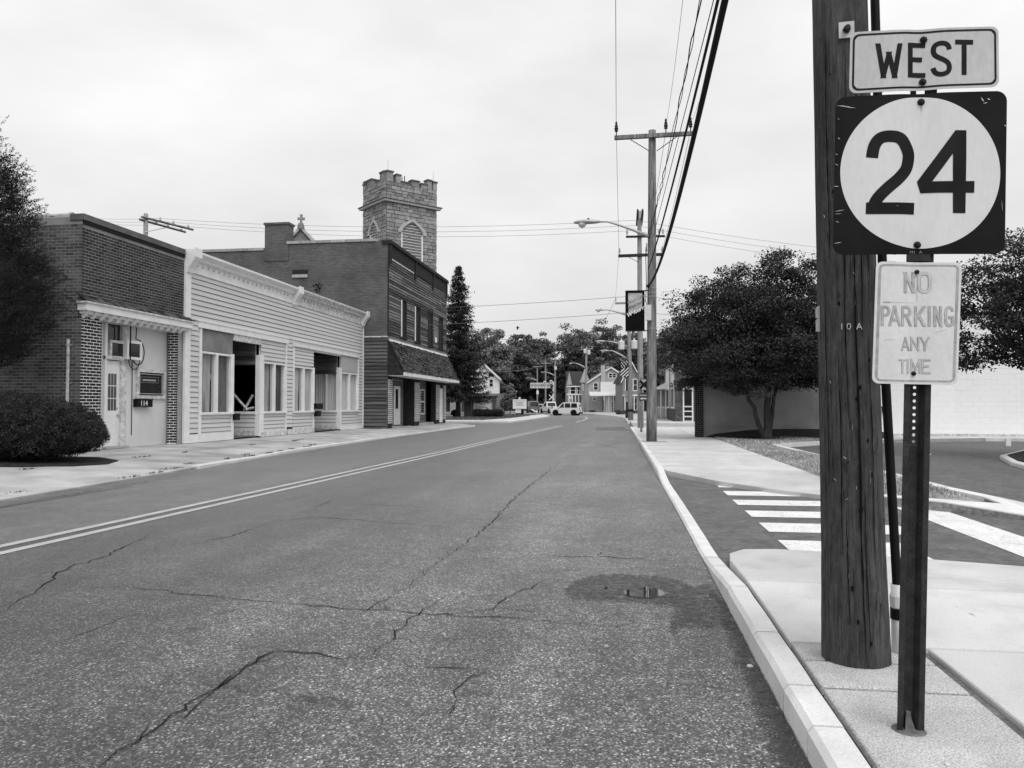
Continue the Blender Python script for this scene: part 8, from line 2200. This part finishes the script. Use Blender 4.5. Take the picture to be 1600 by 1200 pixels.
for k in range(14):
    a = hc + hax * random.uniform(-1.2, .9) + hfw * random.uniform(-.3, .5); MB().tube([(a.x, a.y, .12), (a.x + random.uniform(-.1, .1), a.y, .55)], [.02, .012], 5).build('stem', 'bark', hg)
hp = [hc + hax * x + hfw * y for x, y in ((-3, -1.0), (-1.2, -1.35), (0, -1.32), (1.0, -1.2), (1.65, -.75), (1.95, -.1), (1.8, .6), (1.2, 1.0), (-3, 1.3))]
hb = MB(); hb.prism([(p.x, p.y) for p in hp], .1, lambda x, y: zl(x) + .02, .01); structure('hedge_bed', hb, 'mulch')

# spruce
sb = atd(716, 634, 78); sb.z = .13; Hs = (634 - 412) / 1200 * 78 + 1.25 - .13
sp = thing('spruce', 'tall dark spruce beyond the dark boarded shop', 'tree', sb)
b = MB().tube([sb, sb + Vector((0, 0, Hs * .5)), sb + Vector((0, 0, Hs - .2))], [.28, .16, .02], 9)
SP = []
z = 2.2
while z < Hs - .05:
    f = (z / Hs); rad = 3.7 * (1 - f) ** .76 + .04; nb_ = int(6 + 7 * (1 - f)); a0 = rng.random() * 6.28
    for i in range(nb_):
        a = a0 + 6.283 * i / nb_ + rng.normal() * .2; L_ = rad * (.62 + .5 * rng.random()); dirx = np.array([math.cos(a), math.sin(a), 0.]); tone_c = rng.random()
        base_ = np.array([sb.x, sb.y, sb.z + z + rng.normal() * .12]); ns = max(4, int(L_ * 7))
        for j in range(ns):
            t = (j + 1) / ns; p = base_ + dirx * L_ * t + np.array([0, 0, -.30 * L_ * t + .24 * L_ * t * t * t]); wd2 = (.34 * (1 - .75 * t) + .09) * min(1., L_)
            SP.append(np.concatenate([p, dirx, [wd2, tone_c]]))
        if i % 2 == 0: b.tube([base_, base_ + dirx * L_ * .8 + np.array([0, 0, -.2 * L_])], [.04, .012], 4, False)
    z += .36 + .2 * (1 - f)
b.build('trunk', 'bark', sp, smooth=True)
SP = np.repeat(np.array(SP), 13, 0); m_ = len(SP)
o_ = rng.normal(size=(m_, 3)) * np.stack([SP[:, 6], SP[:, 6], np.full(m_, .10)], 1); o_[:, 2] -= np.abs(o_[:, 0]) * .25
e_ = SP[:, 3:6] * .8 + rng.normal(size=(m_, 3)) * .6; e_[:, 2] -= .15; e_ = unit(e_); l_ = .20 + .12 * rng.random((m_, 1))
sd2 = unit(np.cross(e_, np.array([0, 0, 1]) + rng.normal(size=(m_, 3)) * .5)) * .05; pp2 = SP[:, :3] + o_
link('foliage', npmesh(np.stack([pp2 - e_ * l_ * .5, pp2 - sd2, pp2 + e_ * l_ * .5, pp2 + sd2], 1).reshape(-1, 3), 4, 'leaf_spruce', BASE[sp.name], .15 + .35 * rng.random(m_) + .4 * SP[:, 7]), sp)

# background trees, one by one
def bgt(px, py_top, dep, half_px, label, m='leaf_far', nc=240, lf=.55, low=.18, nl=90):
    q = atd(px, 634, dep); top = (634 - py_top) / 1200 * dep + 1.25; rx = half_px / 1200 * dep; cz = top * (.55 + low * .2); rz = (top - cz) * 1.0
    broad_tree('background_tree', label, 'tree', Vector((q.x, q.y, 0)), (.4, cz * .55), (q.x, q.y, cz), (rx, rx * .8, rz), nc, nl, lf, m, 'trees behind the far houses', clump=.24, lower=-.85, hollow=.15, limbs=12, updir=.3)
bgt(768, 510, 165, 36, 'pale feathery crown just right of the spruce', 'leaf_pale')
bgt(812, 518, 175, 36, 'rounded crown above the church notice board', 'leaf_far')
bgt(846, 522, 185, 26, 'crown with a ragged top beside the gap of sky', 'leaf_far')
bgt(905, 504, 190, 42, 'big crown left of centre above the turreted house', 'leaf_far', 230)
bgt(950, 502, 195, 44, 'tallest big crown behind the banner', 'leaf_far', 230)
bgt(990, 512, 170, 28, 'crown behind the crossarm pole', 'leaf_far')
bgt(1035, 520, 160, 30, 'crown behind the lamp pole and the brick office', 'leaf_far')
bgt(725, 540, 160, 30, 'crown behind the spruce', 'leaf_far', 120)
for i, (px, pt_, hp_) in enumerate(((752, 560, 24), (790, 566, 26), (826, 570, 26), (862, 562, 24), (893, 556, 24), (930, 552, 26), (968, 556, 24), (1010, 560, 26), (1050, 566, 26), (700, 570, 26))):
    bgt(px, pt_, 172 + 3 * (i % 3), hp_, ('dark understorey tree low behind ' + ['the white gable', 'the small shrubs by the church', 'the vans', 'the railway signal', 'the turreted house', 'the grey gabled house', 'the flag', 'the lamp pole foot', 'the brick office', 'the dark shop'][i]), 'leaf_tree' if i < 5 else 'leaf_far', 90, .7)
q = structure('far_wood', MB().prism([(-160, 205), (140, 205), (140, 225), (-160, 225)], 0, 9), 'leaf_far')
# shrubs and small trees by the church board
def shrub(px, py0, py1, hpx, dep, label, cat='shrub', m='leaf_hedge', n=160, lf=.10, group='clipped shrubs by the church board'):
    q = atd(px, 634, dep); z1 = (634 - py1) / 1200 * dep + 1.25; r_ = hpx / 1200 * dep; z0 = max(.1, (634 - py0) / 1200 * dep + 1.25)
    rt_ = thing('shrub', label, cat, Vector((q.x, q.y, .13)), group)
    C = []
    for k in range(n):
        v = rng.normal(size=3); v /= np.linalg.norm(v); C.append(np.array([q.x, q.y, (z0 + z1) / 2]) + v * np.array([r_, r_, (z1 - z0) / 2]) * (.55 + .4 * rng.random()))
    Q, t = leaf_quads(np.array(C), 22, lf, .16 * r_ + .04, up=.4, tonev=rng.random(n)); link('leaves', npmesh(Q, 4, m, BASE[rt_.name], t), rt_)
    MB().tube([(q.x, q.y, .08), (q.x, q.y, (z0 + z1) / 2)], [.06, .03], 6).build('stem', 'bark', rt_)
for px, hp_, lab in ((748, 11, 'left clipped shrub under the church board'), (762, 9, 'middle clipped shrub under the church board'), (777, 11, 'right clipped shrub at the end of the church board')): shrub(px, 654, 638, hp_, 76, lab)
shrub(712, 651, 640, 8, 80, 'low rounded shrub in front of the picket fence')
shrub(797, 642, 598, 11, 98, 'loose pale shrub right of the white gable', m='leaf_pale', n=120, lf=.2, group=None)
shrub(788, 640, 620, 8, 98, 'small loose bush below the pale shrub', m='leaf_far', n=60, lf=.16, group=None)
for px, hp_, dep, lab in ((966, 6, 100, 'flowering bush left of the flag pole foot'), (975, 6, 102, 'second low bush before the porch, left of the dark pole'), (992, 6, 112, 'bush between the flag pole and the crossarm pole'), (1038, 3, 70, 'dark bush on the white porch steps'), (925, 7, 136, 'low flower bed bush before the grey gabled house')): shrub(px, 650, 641, hp_, dep, lab, m='leaf_far', n=50, lf=.15, group='low bushes before the far houses')
blades('church_grass', [(-16, -10.6, 61, 100)], [5000], .08, 'grass_dark', zf=lambda x, y: .13)
